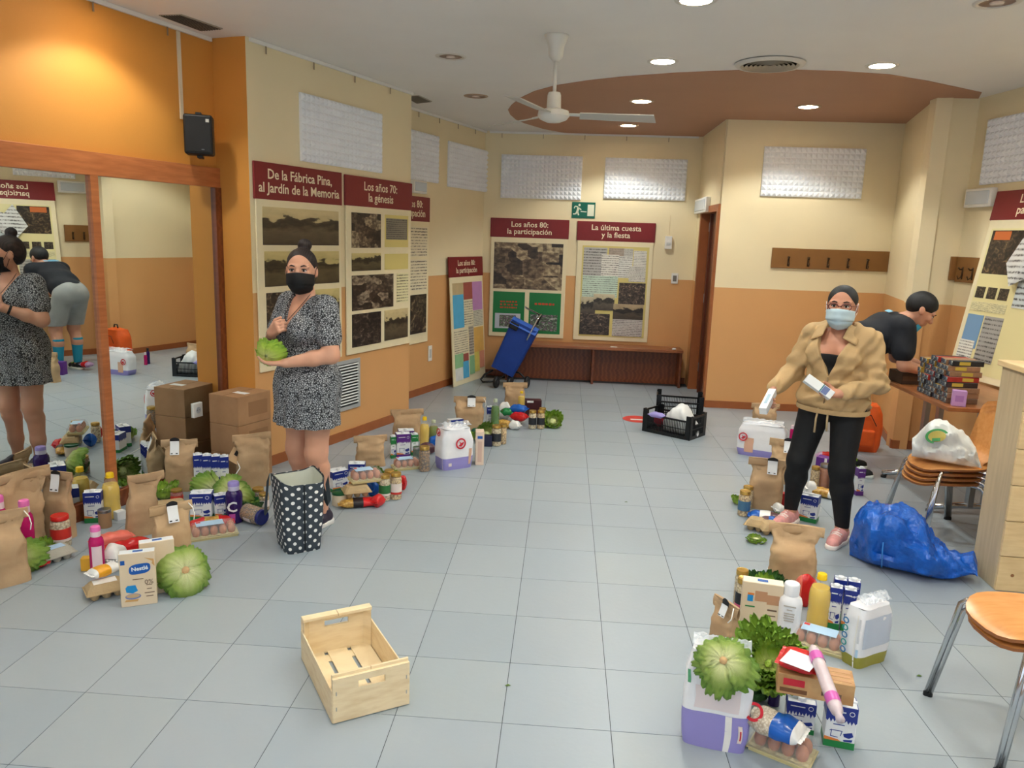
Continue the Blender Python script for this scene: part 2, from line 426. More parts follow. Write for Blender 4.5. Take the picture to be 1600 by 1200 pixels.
# ---------------------------------------------------------------- ceiling fittings
LAMPON = mat('lamp lens lit', (255, 246, 230), .5, emit=14)
LAMPOFF = mat('lamp reflector', (150, 120, 105), .3, metal=.6)
RING = mat('lamp ring', (222, 216, 206), .45)
names = {}
seen = [(.605, 4.31, 'lit downlight at the very top edge above the centre'), (.605, 5.71, 'lit downlight right of the fan in the white ceiling'), (.605, 7.25, 'lit downlight behind the fan in the brown panel, the nearer one'),
        (.605, 8.75, 'lit downlight farthest back in the brown panel'), (2.08, 5.71, 'lit downlight in the white ceiling right of the round vent'), (2.08, 7.34, 'lit downlight in the brown panel above the coat rack'),
        (-.87, 5.69, 'unlit downlight left of the fan, the nearer one'), (-.87, 7.22, 'unlit downlight left of the fan, the farther one'), (2.08, 4.28, 'unlit downlight at the top right corner')]
for lx, ly, on in LAMPS:
    lab = [s for x, y, s in seen if x == lx and y == ly]
    NUM = ('first', 'second', 'third', 'fourth', 'fifth', 'sixth', 'seventh', 'eighth')
    lab = lab[0] if lab else 'downlight outside the picture, %s row behind the viewer side, %s from the mirror' % (NUM[max(0, int(round((4.3-ly)/1.45)))], NUM[max(0, int(round((lx+2.4)/1.48)))])
    t = thing('downlight', lab, 'ceiling lamp', (lx, ly, CEIL-(.006 if inside(lx, ly, poly) else 0)), group='downlights in the ceiling')
    part('lamp_ring', MB().lathe([(.082, 0), (.082, -.006), (.108, -.004), (.110, 0)], 28, cap=False), RING if ly < 7 else mat('lamp ring brown', (178, 150, 125), .4), t, True)
    part('lamp_lens', MB().lathe([(.0001, -.004 if on else .0), (.083, -.004 if on else -.001)], 28), LAMPON if on else LAMPOFF, t)
    if not on: part('bulb', MB().lathe([(.0001, -.012), (.03, -.010), (.036, -.001)], 14), mat('bulb glass', (225, 205, 190), .15), t, True)
# fan
fx, fy = G(870, 55, CEIL)
fan = thing('ceiling_fan', 'white three bladed ceiling fan hanging from the white ceiling', 'fan', (fx, fy, CEIL))
FANW = mat('fan white', (226, 222, 212), .4)
FANB = mat('fan blade', (196, 192, 182), .45)
part('canopy', MB().lathe([(.075, 0), (.073, -.012), (.052, -.06), (.044, -.125), (.02, -.15), (.012, -.152)], 24), FANW, fan, True)
part('rod', MB().lathe([(.0115, -.14), (.0115, -.355)], 12), FANW, fan, True)
part('motor', MB().lathe([(.012, -.33), (.036, -.335), (.042, -.35), (.045, -.425), (.045, -.43), (.095, -.445), (.1, -.475), (.085, -.495), (.045, -.512), (.0001, -.515)], 28), FANW, fan, 'auto')
for k, a in enumerate((R(6), R(128), R(250))):
    Mx = Matrix.Rotation(a, 4, 'Z') @ Matrix.Translation((0, 0, -.468)) @ Matrix.Rotation(R(-12), 4, 'X')
    bl = MB()
    bl.prism([(.16, -.052), (.62, -.062), (.66, .062), (.17, .05)], -.003, .003, 0, Mx)
    ob = part('blade', bl, FANB, fan)
    part('blade_bracket', MB().prism([(.08, -.018), (.2, -.022), (.2, .022), (.08, .018)], .003, .008, 0, Mx), FANW, ob)
# round vent and square vents
vx, vy = G(1203, 99, CEIL)
v = thing('round_vent', 'round slatted air vent in the ceiling at the edge of the brown panel', 'vent', (vx, vy, CEIL-.006))
VENTM = mat('vent grey', (176, 168, 152), .4, metal=.3)
VDARK = mat('vent dark', (60, 54, 46), .8)
part('backing', MB().lathe([(.0001, -.002), (.2, -.002)], 32), VDARK, v)
for k in range(6):
    r0 = .03+.029*k
    part('slat', MB().lathe([(r0, -.004), (r0+.016, -.016), (r0+.019, -.015), (r0+.004, -.003)], 36, cap=False), VENTM, v, True)
part('vent_rim', MB().lathe([(.195, -.016), (.225, -.012), (.235, 0)], 40, cap=False), RING, v, True)
def sq_vent(corners, label):
    c = [G(x, y, CEIL) for x, y in corners]; t = thing('ceiling_vent', label, 'vent', (0, 0, CEIL), group='square ceiling vents')
    mb = MB().prism(c[::-1], -.006, 0); part('vent_plate', mb, VENTM, t)
    p = [Vector(q) for q in c]
    for k in range(1, 9):
        a_ = p[0].lerp(p[1], k/9); b_ = p[3].lerp(p[2], k/9)
        part('slot', MB().bar((*a_, -.007), (*b_, -.007), .007, .003), VDARK, t)
sq_vent([(248, 23), (284, 22), (348, 44), (312, 47)], 'grey rectangular ceiling vent above the mirror beside the curtain rail')
sq_vent([(632, 150), (655, 149), (675, 158), (650, 161)], 'grey rectangular ceiling vent at the corner of the poster wall')
# curtain rails under the ceiling
def rail(a, b, label, t0, t1, nh):
    a = Vector(a); b = Vector(b); d = (b-a).normalized(); n = Vector((d.y, -d.x)); p = a+d*t0+n*.012; q = a+d*t1+n*.012
    t = thing('picture_rail', label, 'rail', (0, 0, 0), group='rails along the ceiling edge')
    part('rail_bar', MB().bar((*p, CEIL-.014), (*q, CEIL-.014), .018, .024), WHITEP, t)
    for k in range(nh):
        h = p.lerp(q, (k+.3)/nh)
        part('hanger', MB().bar((*h, CEIL-.026), (*h, CEIL-.075), .006, .01), mat('hanger grey', (150, 128, 100), .5), t)
L_m = (Vector(P_M1)-Vector(P_M0)).length; L_p = (Vector(P_P1)-Vector(P_P0)).length; L_r = (Vector(P_R1)-Vector(P_R0)).length
rail(P_M0, P_M1, 'white picture rail under the ceiling over the orange mirror wall', L_m-3.2, L_m-.02, 6)
rail(P_P0, P_P1, 'white picture rail under the ceiling over the two posters', .03, L_p, 4)
rail(P_R0, P_R1, 'white picture rail under the ceiling over the set-back wall', .1, L_r, 5)
rail(P_R1, P_B1, 'white picture rail under the ceiling over the exit sign wall', .05, 2.5, 5)
# ================================================================ things on the walls
class Wall:
    def __init__(s, a, b): s.a = Vector(a); s.b = Vector(b); s.d = (s.b-s.a).normalized(); s.rz = math.atan2(s.d.y, s.d.x); s.n = Vector((s.d.y, -s.d.x))
    def uz(s, x, y):
        r, u = WP(x, y, s.a, s.b); return u, float(r[2])
    def rect(s, tl, tr, bl, br):
        q = [s.uz(*p) for p in (tl, tr, bl, br)]
        return (q[0][0]+q[2][0])/2, (q[1][0]+q[3][0])/2, (q[2][1]+q[3][1])/2, (q[0][1]+q[1][1])/2
    def loc(s, u, z, out=0.0):
        p = s.a+s.d*u+s.n*out; return (p.x, p.y, z)
W_M, W_P, W_R, W_B = Wall(P_M0, P_M1), Wall(P_P0, P_P1), Wall(P_R0, P_R1), Wall(P_R1, P_B1)
W_H, W_F, W_W, W_S = Wall(P_D, P_C0), Wall(P_C1, P_C2), Wall(P_C2, P_W1), Wall(P_C0, P_C1)

# ---- acoustic foam panels
FOAM = mat('white foam', (240, 242, 246), .9, var=.03, vscale=8)
def foam(wl, tl, tr, bl, br, label, nu=20, ridges=False):
    u0, u1, z0, z1 = wl.rect(tl, tr, bl, br)
    w, h = u1-u0, z1-z0
    t = thing('acoustic_panel', label, 'foam panel', wl.loc((u0+u1)/2, z0, .001), wl.rz, 'white foam panels high on the walls')
    part('backing', MB().box(-w/2, w/2, -.02, 0, 0, h), FOAM, t)
    nu = max(6, round(w/.052)); nv = max(4, round(h/.052)); mb = MB()
    du, dv = w/nu, h/nv
    for i in range(nu):
        for j in range(nv):
            x, z = -w/2+i*du, j*dv
            mb.add([(x, -.02, z), (x+du, -.02, z), (x+du, -.02, z+dv), (x, -.02, z+dv), (x+du/2, -.04, z+dv/2)], [(0, 1, 4), (1, 2, 4), (2, 3, 4), (3, 0, 4)])
    part('pyramids', mb, FOAM, t, kind='stuff')
foam(W_P, (467, 145), (594, 178), (468, 253), (594, 269), 'white pyramid foam panel above the first two posters')
foam(W_R, (612, 195), (683, 213), (612, 275), (683, 287), 'white foam panel half hidden behind the poster wall corner')
foam(W_R, (699, 220), (760, 236), (699, 292), (760, 300), 'white foam panel in the back left corner of the set-back wall')
foam(W_B, (783, 241), (910, 245), (783, 308), (908, 314), 'white foam panel above the Los años 80 poster, left of the exit sign')
foam(W_B, (946, 247), (1073, 249), (943, 309), (1071, 315), 'white foam panel right of the exit sign')
foam(W_H, (1195, 231), (1353, 231), (1187, 306), (1345, 311), 'wide white foam panel above the five hook coat rack')
foam(W_W, (1547, 192), (1640, 163), (1534, 289), (1640, 279), 'white foam panel on the right wall above the emergency light')

# ---- posters
MAROON = mat('maroon print', (128, 32, 36), .45, var=.02)
BOARD = mat('poster board cream', (238, 226, 190), .5, var=.015)
TITLE = mat('title lettering', (246, 232, 200), .5)
def photo_mat(seed, kind, tint=(1, 1, 1)):
    name = 'print %s %d' % (kind, seed)
    if name in _mats: return _mats[name]
    m = bpy.data.materials.new(name); m.use_nodes = True; nt = m.node_tree; N = nt.nodes; L = nt.links
    b = N['Principled BSDF']; b.inputs['Roughness'].default_value = .4
    tc = N.new('ShaderNodeTexCoord'); mp = N.new('ShaderNodeMapping'); mp.inputs['Location'].default_value = (seed*1.7, seed*.9, seed*2.3)
    L.new(tc.outputs['Generated'], mp.inputs[0]); sp = N.new('ShaderNodeSeparateXYZ'); L.new(tc.outputs['Generated'], sp.inputs[0])
    def mth(op, a, b_=None):
        n = N.new('ShaderNodeMath'); n.operation = op
        for i, q in enumerate((a, b_)):
            if q is None: continue
            if isinstance(q, (int, float)): n.inputs[i].default_value = q
            else: L.new(q, n.inputs[i])
        return n.outputs[0]
    def ramp(fac, stops):
        rp = N.new('ShaderNodeValToRGB'); el = rp.color_ramp.elements
        while len(el) < len(stops): el.new(.5)
        for e, (p, c) in zip(el, stops):
            l = lin(c); e.position = p; e.color = (l[0]*tint[0], l[1]*tint[1], l[2]*tint[2], 1)
        L.new(fac, rp.inputs[0]); return rp.outputs[0]
    if kind == 'sky':
        n = N.new('ShaderNodeTexNoise'); n.inputs['Scale'].default_value = 5; n.inputs['Detail'].default_value = 7; L.new(mp.outputs[0], n.inputs[0])
        f = mth('ADD', mth('MULTIPLY', n.outputs[0], .55), mth('MULTIPLY', sp.outputs['Z'], .75))
        c = ramp(f, [(.25, (62, 55, 48)), (.55, (98, 88, 74)), (.70, (44, 38, 34)), (.80, (70, 62, 52)), (.83, (196, 184, 150)), (1, (214, 202, 168))])
    elif kind == 'dark':
        n = N.new('ShaderNodeTexNoise'); n.inputs['Scale'].default_value = 7; n.inputs['Detail'].default_value = 6; n.inputs['Distortion'].default_value = 1.2; L.new(mp.outputs[0], n.inputs[0])
        c = ramp(n.outputs[0], [(.3, (26, 23, 24)), (.5, (58, 50, 46)), (.62, (104, 92, 80)), (.74, (176, 162, 140))])
    elif kind == 'collage':
        v = N.new('ShaderNodeTexVoronoi'); v.distance = 'CHEBYCHEV'; v.inputs['Scale'].default_value = 4.5; L.new(mp.outputs[0], v.inputs[0])
        n = N.new('ShaderNodeTexNoise'); n.inputs['Scale'].default_value = 13; n.inputs['Detail'].default_value = 6; L.new(mp.outputs[0], n.inputs[0])
        s2 = N.new('ShaderNodeSeparateColor'); L.new(v.outputs['Color'], s2.inputs[0])
        f = mth('ADD', mth('MULTIPLY', s2.outputs[0], .45), mth('MULTIPLY', n.outputs[0], .75))
        c = ramp(f, [(.3, (26, 22, 22)), (.55, (70, 58, 50)), (.72, (128, 112, 96)), (.88, (206, 194, 170))])
    elif kind == 'map':
        v = N.new('ShaderNodeTexVoronoi'); v.feature = 'DISTANCE_TO_EDGE'; v.inputs['Scale'].default_value = 6; L.new(mp.outputs[0], v.inputs[0])
        n = N.new('ShaderNodeTexNoise'); n.inputs['Scale'].default_value = 6; L.new(mp.outputs[0], n.inputs[0])
        f = mth('ADD', mth('MULTIPLY', v.outputs[0], .9), mth('MULTIPLY', n.outputs[0], .6))
        c = ramp(f, [(.22, (196, 192, 196)), (.34, (96, 122, 92)), (.45, (52, 60, 54)), (.62, (150, 120, 142)), (.8, (70, 58, 58))])
    else:                                   # doc: lines of print too small to read
        w = N.new('ShaderNodeTexWave'); w.bands_direction = 'Z'; w.inputs['Scale'].default_value = 3.2; w.inputs['Distortion'].default_value = .3; L.new(tc.outputs['Generated'], w.inputs[0])
        n = N.new('ShaderNodeTexNoise'); n.inputs['Scale'].default_value = 24; n.inputs['Detail'].default_value = 3; L.new(mp.outputs[0], n.inputs[0])
        n3 = N.new('ShaderNodeTexNoise'); n3.inputs['Scale'].default_value = 2.4; L.new(mp.outputs[0], n3.inputs[0])
        f = mth('ADD', mth('MULTIPLY', mth('MULTIPLY', w.outputs['Fac'], n.outputs[0]), 1.0), mth('MULTIPLY', n3.outputs[0], .35))
        c = ramp(f, [(.30, (235, 232, 222)), (.58, (214, 210, 200)), (.68, (120, 116, 110)), (.85, (70, 66, 64))])
    L.new(c, b.inputs['Base Color'])
    _mats[name] = m
    return m
_seed = [1]
def poster(label, loc, rz, w, h, title, tfrac, prints, tilt=0.0, margin=.012, tsize=.5, name='poster'):
    """prints: (u0,u1,v0,v1,kind or material,tint) in fractions, v from the top"""
    t = thing(name, label, 'poster', loc, rz, 'maroon topped exhibition posters')
    t.rotation_euler = (tilt, 0, rz)
    part('board', MB().box(-w/2, w/2, -.014, 0, 0, h*(1-tfrac)+.01), BOARD, t, bevel=.004)
    th = h*tfrac
    bd = part('title_band', MB().box(-w/2-margin, w/2+margin, -.0165, 0, h-th, h), MAROON, t, bevel=.004)
    n = len(title); lh = th/(n+.5)
    wid = max(text_mesh(s, .012)[1] for s in title)
    sz = min(lh*1.02, (w*tsize*1.75)/wid)
    for k, s in enumerate(title):
        lettering(bd, s, TITLE, (0, -.0175, h-th*.5+((n-1)/2-k)*lh*.92), size=sz)
    for k, pr in enumerate(prints):
        u0, u1, v0, v1, kind = pr[:5]; tint = pr[5] if len(pr) > 5 else (1, 1, 1)
        _seed[0] += 1
        m = kind if not isinstance(kind, str) else photo_mat(_seed[0], kind, tint)
        e = .0005*k
        o = part('photo' if not isinstance(kind, str) or kind != 'doc' else 'clipping', MB().box(-w/2+u0*w, -w/2+u1*w, -.0152-e, -.012, h*(1-v1), h*(1-v0)), m, t)
    return t, w, h
def wall_poster(wl, tl, tr, bl, br, *a, **k):
    u0, u1, z0, z1 = wl.rect(tl, tr, bl, br)
    return poster(a[0], wl.loc((u0+u1)/2, z0, .002), wl.rz, u1-u0, z1-z0, *a[1:], **k)
SEP = (1, .93, .74)
YEL = (1, .95, .62)
wall_poster(W_P, (396, 251), (531, 270), (404, 583), (531, 557), 'poster titled De la Fábrica Pina, behind the woman in the patterned dress',
            ['De la Fábrica Pina,', 'al Jardín de la Memoria'], .172,
            [(.06, .965, .205, .385, 'sky', SEP), (.07, .965, .415, .585, 'sky', YEL), (.08, .47, .615, .785, 'dark', SEP), (.5, .965, .615, .785, 'sky', YEL), (.08, .47, .815, .965, 'collage', (.7, .75, 1.1)), (.5, .965, .815, .965, 'dark', (.8, .8, 1.1))], tsize=.54)
wall_poster(W_P, (538, 272), (640, 287), (540, 556), (639, 535), 'poster titled Los años 70, la génesis, at the end of the poster wall',
            ['Los años 70:', 'la génesis'], .165,
            [(.07, .5, .2, .395, 'collage', (.7, .65, .55)), (.56, .95, .2, .39, mat('pale yellow print', (222, 206, 128), .5)), (.58, .93, .22, .345, 'doc', (.3, .28, .24)), (.07, .5, .425, .525, 'sky', YEL),
             (.56, .95, .43, .525, mat('pale yellow print', (222, 206, 128), .5)), (.07, .7, .55, .75, 'collage', (.6, .56, .52)), (.76, .95, .55, .73, 'doc', YEL), (.07, .5, .77, .96, 'dark', (.5, .45, .45)), (.56, .95, .77, .955, 'sky', SEP)], tsize=.36)
wall_poster(W_R, (604, 298), (668, 312), (604, 547), (667, 532), 'poster half hidden behind the poster wall corner, its title cut off',
            ['Los años 80:', 'la participación'], .165,
            [(.07, .95, .2, .4, 'doc', SEP), (.07, .95, .42, .63, 'doc', SEP), (.07, .95, .66, .93, 'dark', SEP)], tsize=.5)
GREENP = mat('green print', (24, 122, 62), .45)
REDP = mat('red print', (206, 70, 40), .5)
pa, wpa, hpa = wall_poster(W_B, (769, 339), (888, 345), (763, 523), (880, 530), 'poster Los años 80, la participación, on the far wall with two green sheets',
            ['Los años 80:', 'la participación'], .158,
            [(.045, .95, .2, .59, 'collage', SEP), (.05, .47, .615, .965, GREENP), (.53, .95, .615, .965, GREENP), (.08, .42, .80, .93, mat('map paper', (196, 204, 216), .5)), (.14, .36, .815, .915, 'map'), (.55, .91, .80, .94, 'map')], tsize=.33)
def scribble(parent, x0, x1, z, y, m, n=8, h=.018, seed=0):
    r = random.Random(seed); mb = MB(); dx = (x1-x0)/n
    for k in range(n): mb.box(x0+k*dx+.1*dx, x0+k*dx+dx*r.uniform(.6, .95), y-.001, y+.001, z-h/2*r.uniform(.7, 1), z+h/2*r.uniform(.7, 1))
    return part('red_print', mb, m, parent, kind='stuff')
for k, (fz, n) in enumerate(((.70, 6), (.725, 5), (.75, 8))): scribble(pa, -wpa*.36, -wpa*.12, hpa*(1-fz), -.0165, REDP, n, .02, k)
scribble(pa, wpa*.1, wpa*.38, hpa*.29, -.0165, REDP, 6, .03, 9)
wall_poster(W_B, (905, 345), (1023, 349), (894, 530), (1011, 535), 'poster titled La última cuesta y la fiesta, on the far wall above the bench',
            ['La última cuesta', 'y la fiesta'], .16,
            [(.07, .95, .2, .965, mat('pale yellow print', (222, 206, 128), .5)), (.09, .40, .215, .45, 'doc', (.62, .62, .64)), (.42, .62, .215, .3, 'doc', (.6, .5, .44)), (.62, .74, .215, .3, 'doc', (.8, .8, .8)), (.75, .92, .23, .36, 'doc', (1, 1, 1)),
             (.33, .56, .27, .46, 'doc', (1, 1, 1)), (.56, .74, .28, .46, 'doc', (.95, .97, 1)), (.7, .92, .36, .49, 'doc', (.9, .9, .9)), (.09, .35, .45, .63, 'doc', (.72, .92, .84)), (.35, .56, .45, .63, 'doc', (.72, .92, .84)),
             (.58, .93, .5, .68, 'dark', (1.4, 1.25, 1.1)), (.08, .28, .63, .8, 'sky', (.9, .9, .9)), (.25, .53, .6, .74, 'sky', (1, 1, 1)), (.52, .92, .68, .82, 'sky', (.75, .65, .58)), (.08, .48, .77, .95, 'dark', (1.1, 1, .9)), (.52, .92, .81, .955, 'doc', (.75, .72, .75))], tsize=.37)
# leaning poster in the corner
cx, cyy = -1.085, 9.01; wl_ = .84
COLS = {k: mat('paper '+k, c, .6, var=.06, vscale=14) for k, c in dict(blue=(88, 178, 222), violet=(196, 140, 196), brick=(168, 88, 76), kraft=(196, 174, 132), green=(150, 200, 150), gold=(226, 182, 98), yellow=(228, 212, 110), pink=(222, 150, 122), white=(228, 228, 224)).items()}
poster('narrow poster with coloured leaflets standing on the floor, leaning on the set-back wall', (cx, cyy, 0), W_R.rz, wl_, 1.475, ['Los años 80:', 'la participación'], .155,
       [(.06, .38, .2, .29, COLS['kraft']), (.38, .65, .2, .335, COLS['brick']), (.65, .96, .2, .43, COLS['violet']), (.06, .37, .29, .55, COLS['blue']), (.38, .64, .34, .54, 'doc', SEP), (.66, .96, .43, .56, 'doc', (.85, .85, .75)),
        (.06, .46, .565, .75, 'doc', SEP), (.5, .64, .55, .78, 'doc', (.6, .55, .5)), (.66, .96, .57, .77, COLS['gold']), (.06, .3, .75, .86, COLS['green']), (.06, .28, .86, .96, COLS['white']), (.29, .46, .82, .955, COLS['blue']), (.3, .46, .76, .82, COLS['brick']), (.5, .64, .79, .94, COLS['green']), (.66, .8, .77, .93, COLS['yellow']), (.8, .96, .77, .91, COLS['pink'])], tilt=R(-3.6), tsize=.36)
# poster standing on the table against the right wall
u_tl, z_tl = W_W.uz(1567, 299)
p1 = W_W.loc(u_tl, z_tl, .02); q1 = G(1490, 585, .76)
off = (Vector(q1)-Vector(p1[:2])).dot(W_W.n); hz = math.hypot(z_tl-.765, off)
wq = 1.0
base = Vector(p1[:2])+W_W.n*max(.12, min(off, .5))+W_W.d*(wq/2)
pr_, wpr, hpr = poster('tall poster leaning on the right wall behind the piled tables, cut by the frame', (base.x, base.y, .762), W_W.rz, wq, math.hypot(z_tl-.765, max(.12, min(off, .5))), ['Los años 80:', 'participación'], .155,
       [(.05, .95, .2, .965, mat('pale yellow paper', (232, 222, 166), .5)), (.07, .42, .21, .44, 'dark', (.9, .75, .5)), (.1, .28, .215, .26, mat('orange print', (206, 110, 50), .5)), (.07, .17, .51, .57, 'dark', SEP), (.2, .30, .51, .57, 'dark', SEP), (.33, .43, .51, .57, 'dark', SEP), (.06, .45, .59, .64, 'doc', YEL),
        (.5, .95, .3, .6, 'doc', (.8, .9, 1)), (.06, .24, .66, .84, mat('blue sheet', (120, 158, 196), .5)), (.26, .46, .66, .9, 'doc', (.5, .5, .52)), (.05, .22, .8, .96, 'doc', (1, 1, 1))], tilt=-math.atan2(max(.12, min(off, .5)), z_tl-.765), tsize=.4)
LEAF = mat('white leaflet', (222, 228, 236), .5)
lf_ = MB(); lf_.add([(-.18, -.02, hpr*.62), (-.02, -.07, hpr*.50), (.06, -.05, hpr*.72), (-.04, -.02, hpr*.80), (.1, -.03, hpr*.56), (.22, -.05, hpr*.76)], [(0, 1, 2, 3), (1, 4, 5, 2)])
part('folded_newspaper', lf_, photo_mat(77, 'doc', (.92, .96, 1.05)), pr_)

# ---- exit sign
u0, u1, z0, z1 = W_B.rect((894, 315), (931, 317), (893, 340), (929, 342))
ex = thing('exit_sign', 'green emergency exit sign with a white running figure', 'sign', W_B.loc((u0+u1)/2, z0, .002), W_B.rz)
w, h = u1-u0, z1-z0
SIGNG = mat('sign green', (0, 98, 78), .4); SIGNW = mat('sign white', (228, 228, 206), .5)
part('plate', MB().box(-w/2, w/2, -.006, 0, 0, h), SIGNG, ex, bevel=.002)
part('door_symbol', MB().box(w*.17, w*.45, -.0075, -.005, h*.14, h*.86), SIGNW, ex)
fg = MB()
def seg(ax, az, bx, bz, t): fg.bar((w*ax, -.0068, h*az), (w*bx, -.0068, h*bz), .0014, h*t, up=(0, -1, 0)) if False else fg.bar((w*ax, -.0068, h*az), (w*bx, -.0068, h*bz), h*t, .0014, up=(0, 1, 0))
seg(-.22, .68, -.26, .42, .14); seg(-.26, .44, -.20, .18, .09); seg(-.27, .44, -.33, .24, .09); seg(-.33, .26, -.44, .25, .08)
seg(-.22, .66, -.10, .52, .07); seg(-.24, .70, -.37, .74, .07); seg(-.37, .74, -.40, .60, .06); seg(-.12, .42, .13, .40, .06)
fg.lathe([(.0001, 0), (h*.075, 0), (h*.075, .0014), (.0001, .0014)], 14, 0, Matrix.Translation((-w*.18, -.0064, h*.82)) @ Matrix.Rotation(PI/2, 4, 'X'))
part('running_figure', fg, SIGNW, ex)

# ---- coat racks
RACK = mat('rack board', (140, 96, 48), .5, var=.05, vscale=10)
HOOK = mat('hook bronze', (84, 62, 42), .35, metal=.7)
def rack(wl, tl, tr, bl, br, label, hooks, fit=None):
    u0, u1, z0, z1 = wl.rect(tl, tr, bl, br)
    if fit == 'end': u1 = (wl.b-wl.a).length-.001
    if fit == 'start': u0 = .02
    w, h = u1-u0, z1-z0
    t = thing('coat_rack', label, 'coat rack', wl.loc((u0+u1)/2, z0, .002), wl.rz, 'wooden coat racks')
    part('board', MB().box(-w/2, w/2, -.018, 0, 0, h), RACK, t, bevel=.004)
    for f in hooks:
        x = -w/2+f*w; hm = MB()
        hm.tube([(x, -.018, h*.52), (x, -.045, h*.5), (x, -.06, h*.58)], .006, 8)
        hm.tube([(x, -.018, h*.45), (x, -.03, h*.2), (x, -.05, h*.12), (x, -.062, h*.26)], .005, 8)
        hm.box(x-.009, x+.009, -.022, -.018, h*.12, h*.6)
        part('hook', hm, HOOK, t, True)
rack(W_H, (1206, 387), (1389, 393), (1204, 419), (1386, 424), 'long brown wooden coat rack with five hooks', (.145, .315, .485, .655, .82))
rack(W_F, (1484, 401), (1510, 401), (1481, 438), (1507, 438), 'short brown coat rack end on the column, without hooks', (), 'end')
rack(W_W, (1511, 401), (1541, 404), (1508, 439), (1530, 446), 'short brown coat rack with two hooks beside the right poster', (.3, .7), 'start')

# ---- emergency lights, sensor, switches, sockets, grille
def emlight(wl, tl, tr, bl, br, label, deep=.05):
    u0, u1, z0, z1 = wl.rect(tl, tr, bl, br); w, h = abs(u1-u0), z1-z0
    t = thing('emergency_light', label, 'emergency light', wl.loc((u0+u1)/2, z0, .001), wl.rz, 'white emergency lights')
    part('housing', MB().box(-w/2, w/2, -deep, 0, 0, h), WHITEP, t, bevel=.008)
    part('diffuser', MB().box(-w*.42, w*.42, -deep-.008, -deep+.004, h*.16, h*.86), mat('diffuser grey', (206, 214, 220), .25), t, bevel=.004)
emlight(W_W, (1518, 296), (1560, 293), (1514, 325), (1556, 323), 'white emergency light on the right wall under the foam panel')
emlight(Wall((DX, 9.5), (DX, 8.2)), (1092, 311), (1110, 309), (1092, 333), (1110, 333), 'small white emergency light above the brown door')
emlight(W_R, (640, 280), (661, 284), (640, 300), (661, 304), 'white emergency light partly hidden beside the half hidden poster')
def plate(wl, x, y, w, h, label, name, deep=.012, kind='switch'):
    u, z = wl.uz(x, y)
    t = thing(name, label, 'wall fitting', wl.loc(u, z-h/2, .001), wl.rz)
    part('plate', MB().box(-w/2, w/2, -deep, 0, 0, h), WHITEP, t, bevel=.003)
    if kind == 'socket':
        part('socket_face', MB().lathe([(.022, 0), (.021, .003), (.016, .001), (.0001, .001)], 18, 0, Matrix.Translation((0, -deep, h/2)) @ Matrix.Rotation(PI/2, 4, 'X')), mat('socket grey', (196, 198, 200), .4), t, True)
        for s in (-1, 1): part('hole', MB().lathe([(.0001, .0), (.003, .0)], 8, 0, Matrix.Translation((s*.0095, -deep-.0018, h/2)) @ Matrix.Rotation(PI/2, 4, 'X')), BLACKP, t)
    elif kind == 'sensor':
        part('sensor_lens', MB().box(-w*.3, w*.3, -deep-.004, -deep+.002, h*.3, h*.5), mat('sensor lens', (206, 206, 204), .3), t, bevel=.002)
    else:
        part('rocker', MB().box(-w*.28, w*.28, -deep-.003, -deep+.002, h*.22, h*.78), mat('rocker grey', (196, 196, 192), .4) if kind == 'switch' else mat('thermostat dark', (120, 116, 110), .4), t, bevel=.002)
    return t
plate(W_R, 671, 552, .075, .17, 'white double wall switch below the half hidden poster', 'wall_switch')
plate(W_B, 1044, 379, .08, .15, 'white motion sensor on the far wall near the door', 'motion_sensor', .04, 'sensor')
u, z = W_B.uz(1045, 371); z2 = W_B.uz(1047, 340)[1]
tag(obj('sensor_cable', MB().bar((0, -.004, 0), (0, -.004, z2-z), .006, .004).mesh('sensor_cable', mat('cable cream', (226, 206, 164), .5)), None, W_B.loc(u, z+.03, 0), (0, 0, W_B.rz)), 'thin cream cable running up from the motion sensor', 'cable')
plate(W_B, 1054, 435, .08, .125, 'grey key switch on the far wall beside the brown door', 'key_switch', .012, 'key')
plate(W_M, 305.5, 640, .082, .1, 'white wall socket set into the mirror beside the cardboard boxes', 'wall_socket', .024, 'socket')
u0, u1, z0, z1 = W_P.rect((512, 569), (561, 558), (512, 649), (561, 634)); w, h = u1-u0, z1-z0
gr = thing('wall_grille', 'white slatted air grille low in the poster wall', 'grille', W_P.loc((u0+u1)/2, z0, .002), W_P.rz)
gf = MB()
for x0, x1, a0, a1 in ((-w/2, w/2, 0, .03), (-w/2, w/2, h-.03, h), (-w/2, -w/2+.03, .03, h-.03), (w/2-.03, w/2, .03, h-.03)): gf.box(x0, x1, -.012, 0, a0, a1)
GRI = mat('grille silver', (190, 196, 198), .35, metal=.3)
part('grille_frame', gf, GRI, gr); part('grille_back', MB().box(-w/2+.02, w/2-.02, -.002, 0, .02, h-.02), mat('grille dark', (58, 60, 60), .8), gr)
for k in range(14):
    z = .035+(h-.07)*(k+.5)/14
    part('slat', MB().box(-w/2+.03, w/2-.03, -.014, -.004, -.006, .004, 0, Matrix.Translation((0, 0, z)) @ Matrix.Rotation(R(-28), 4, 'X')), mat('slat white', (222, 226, 226), .4), gr)

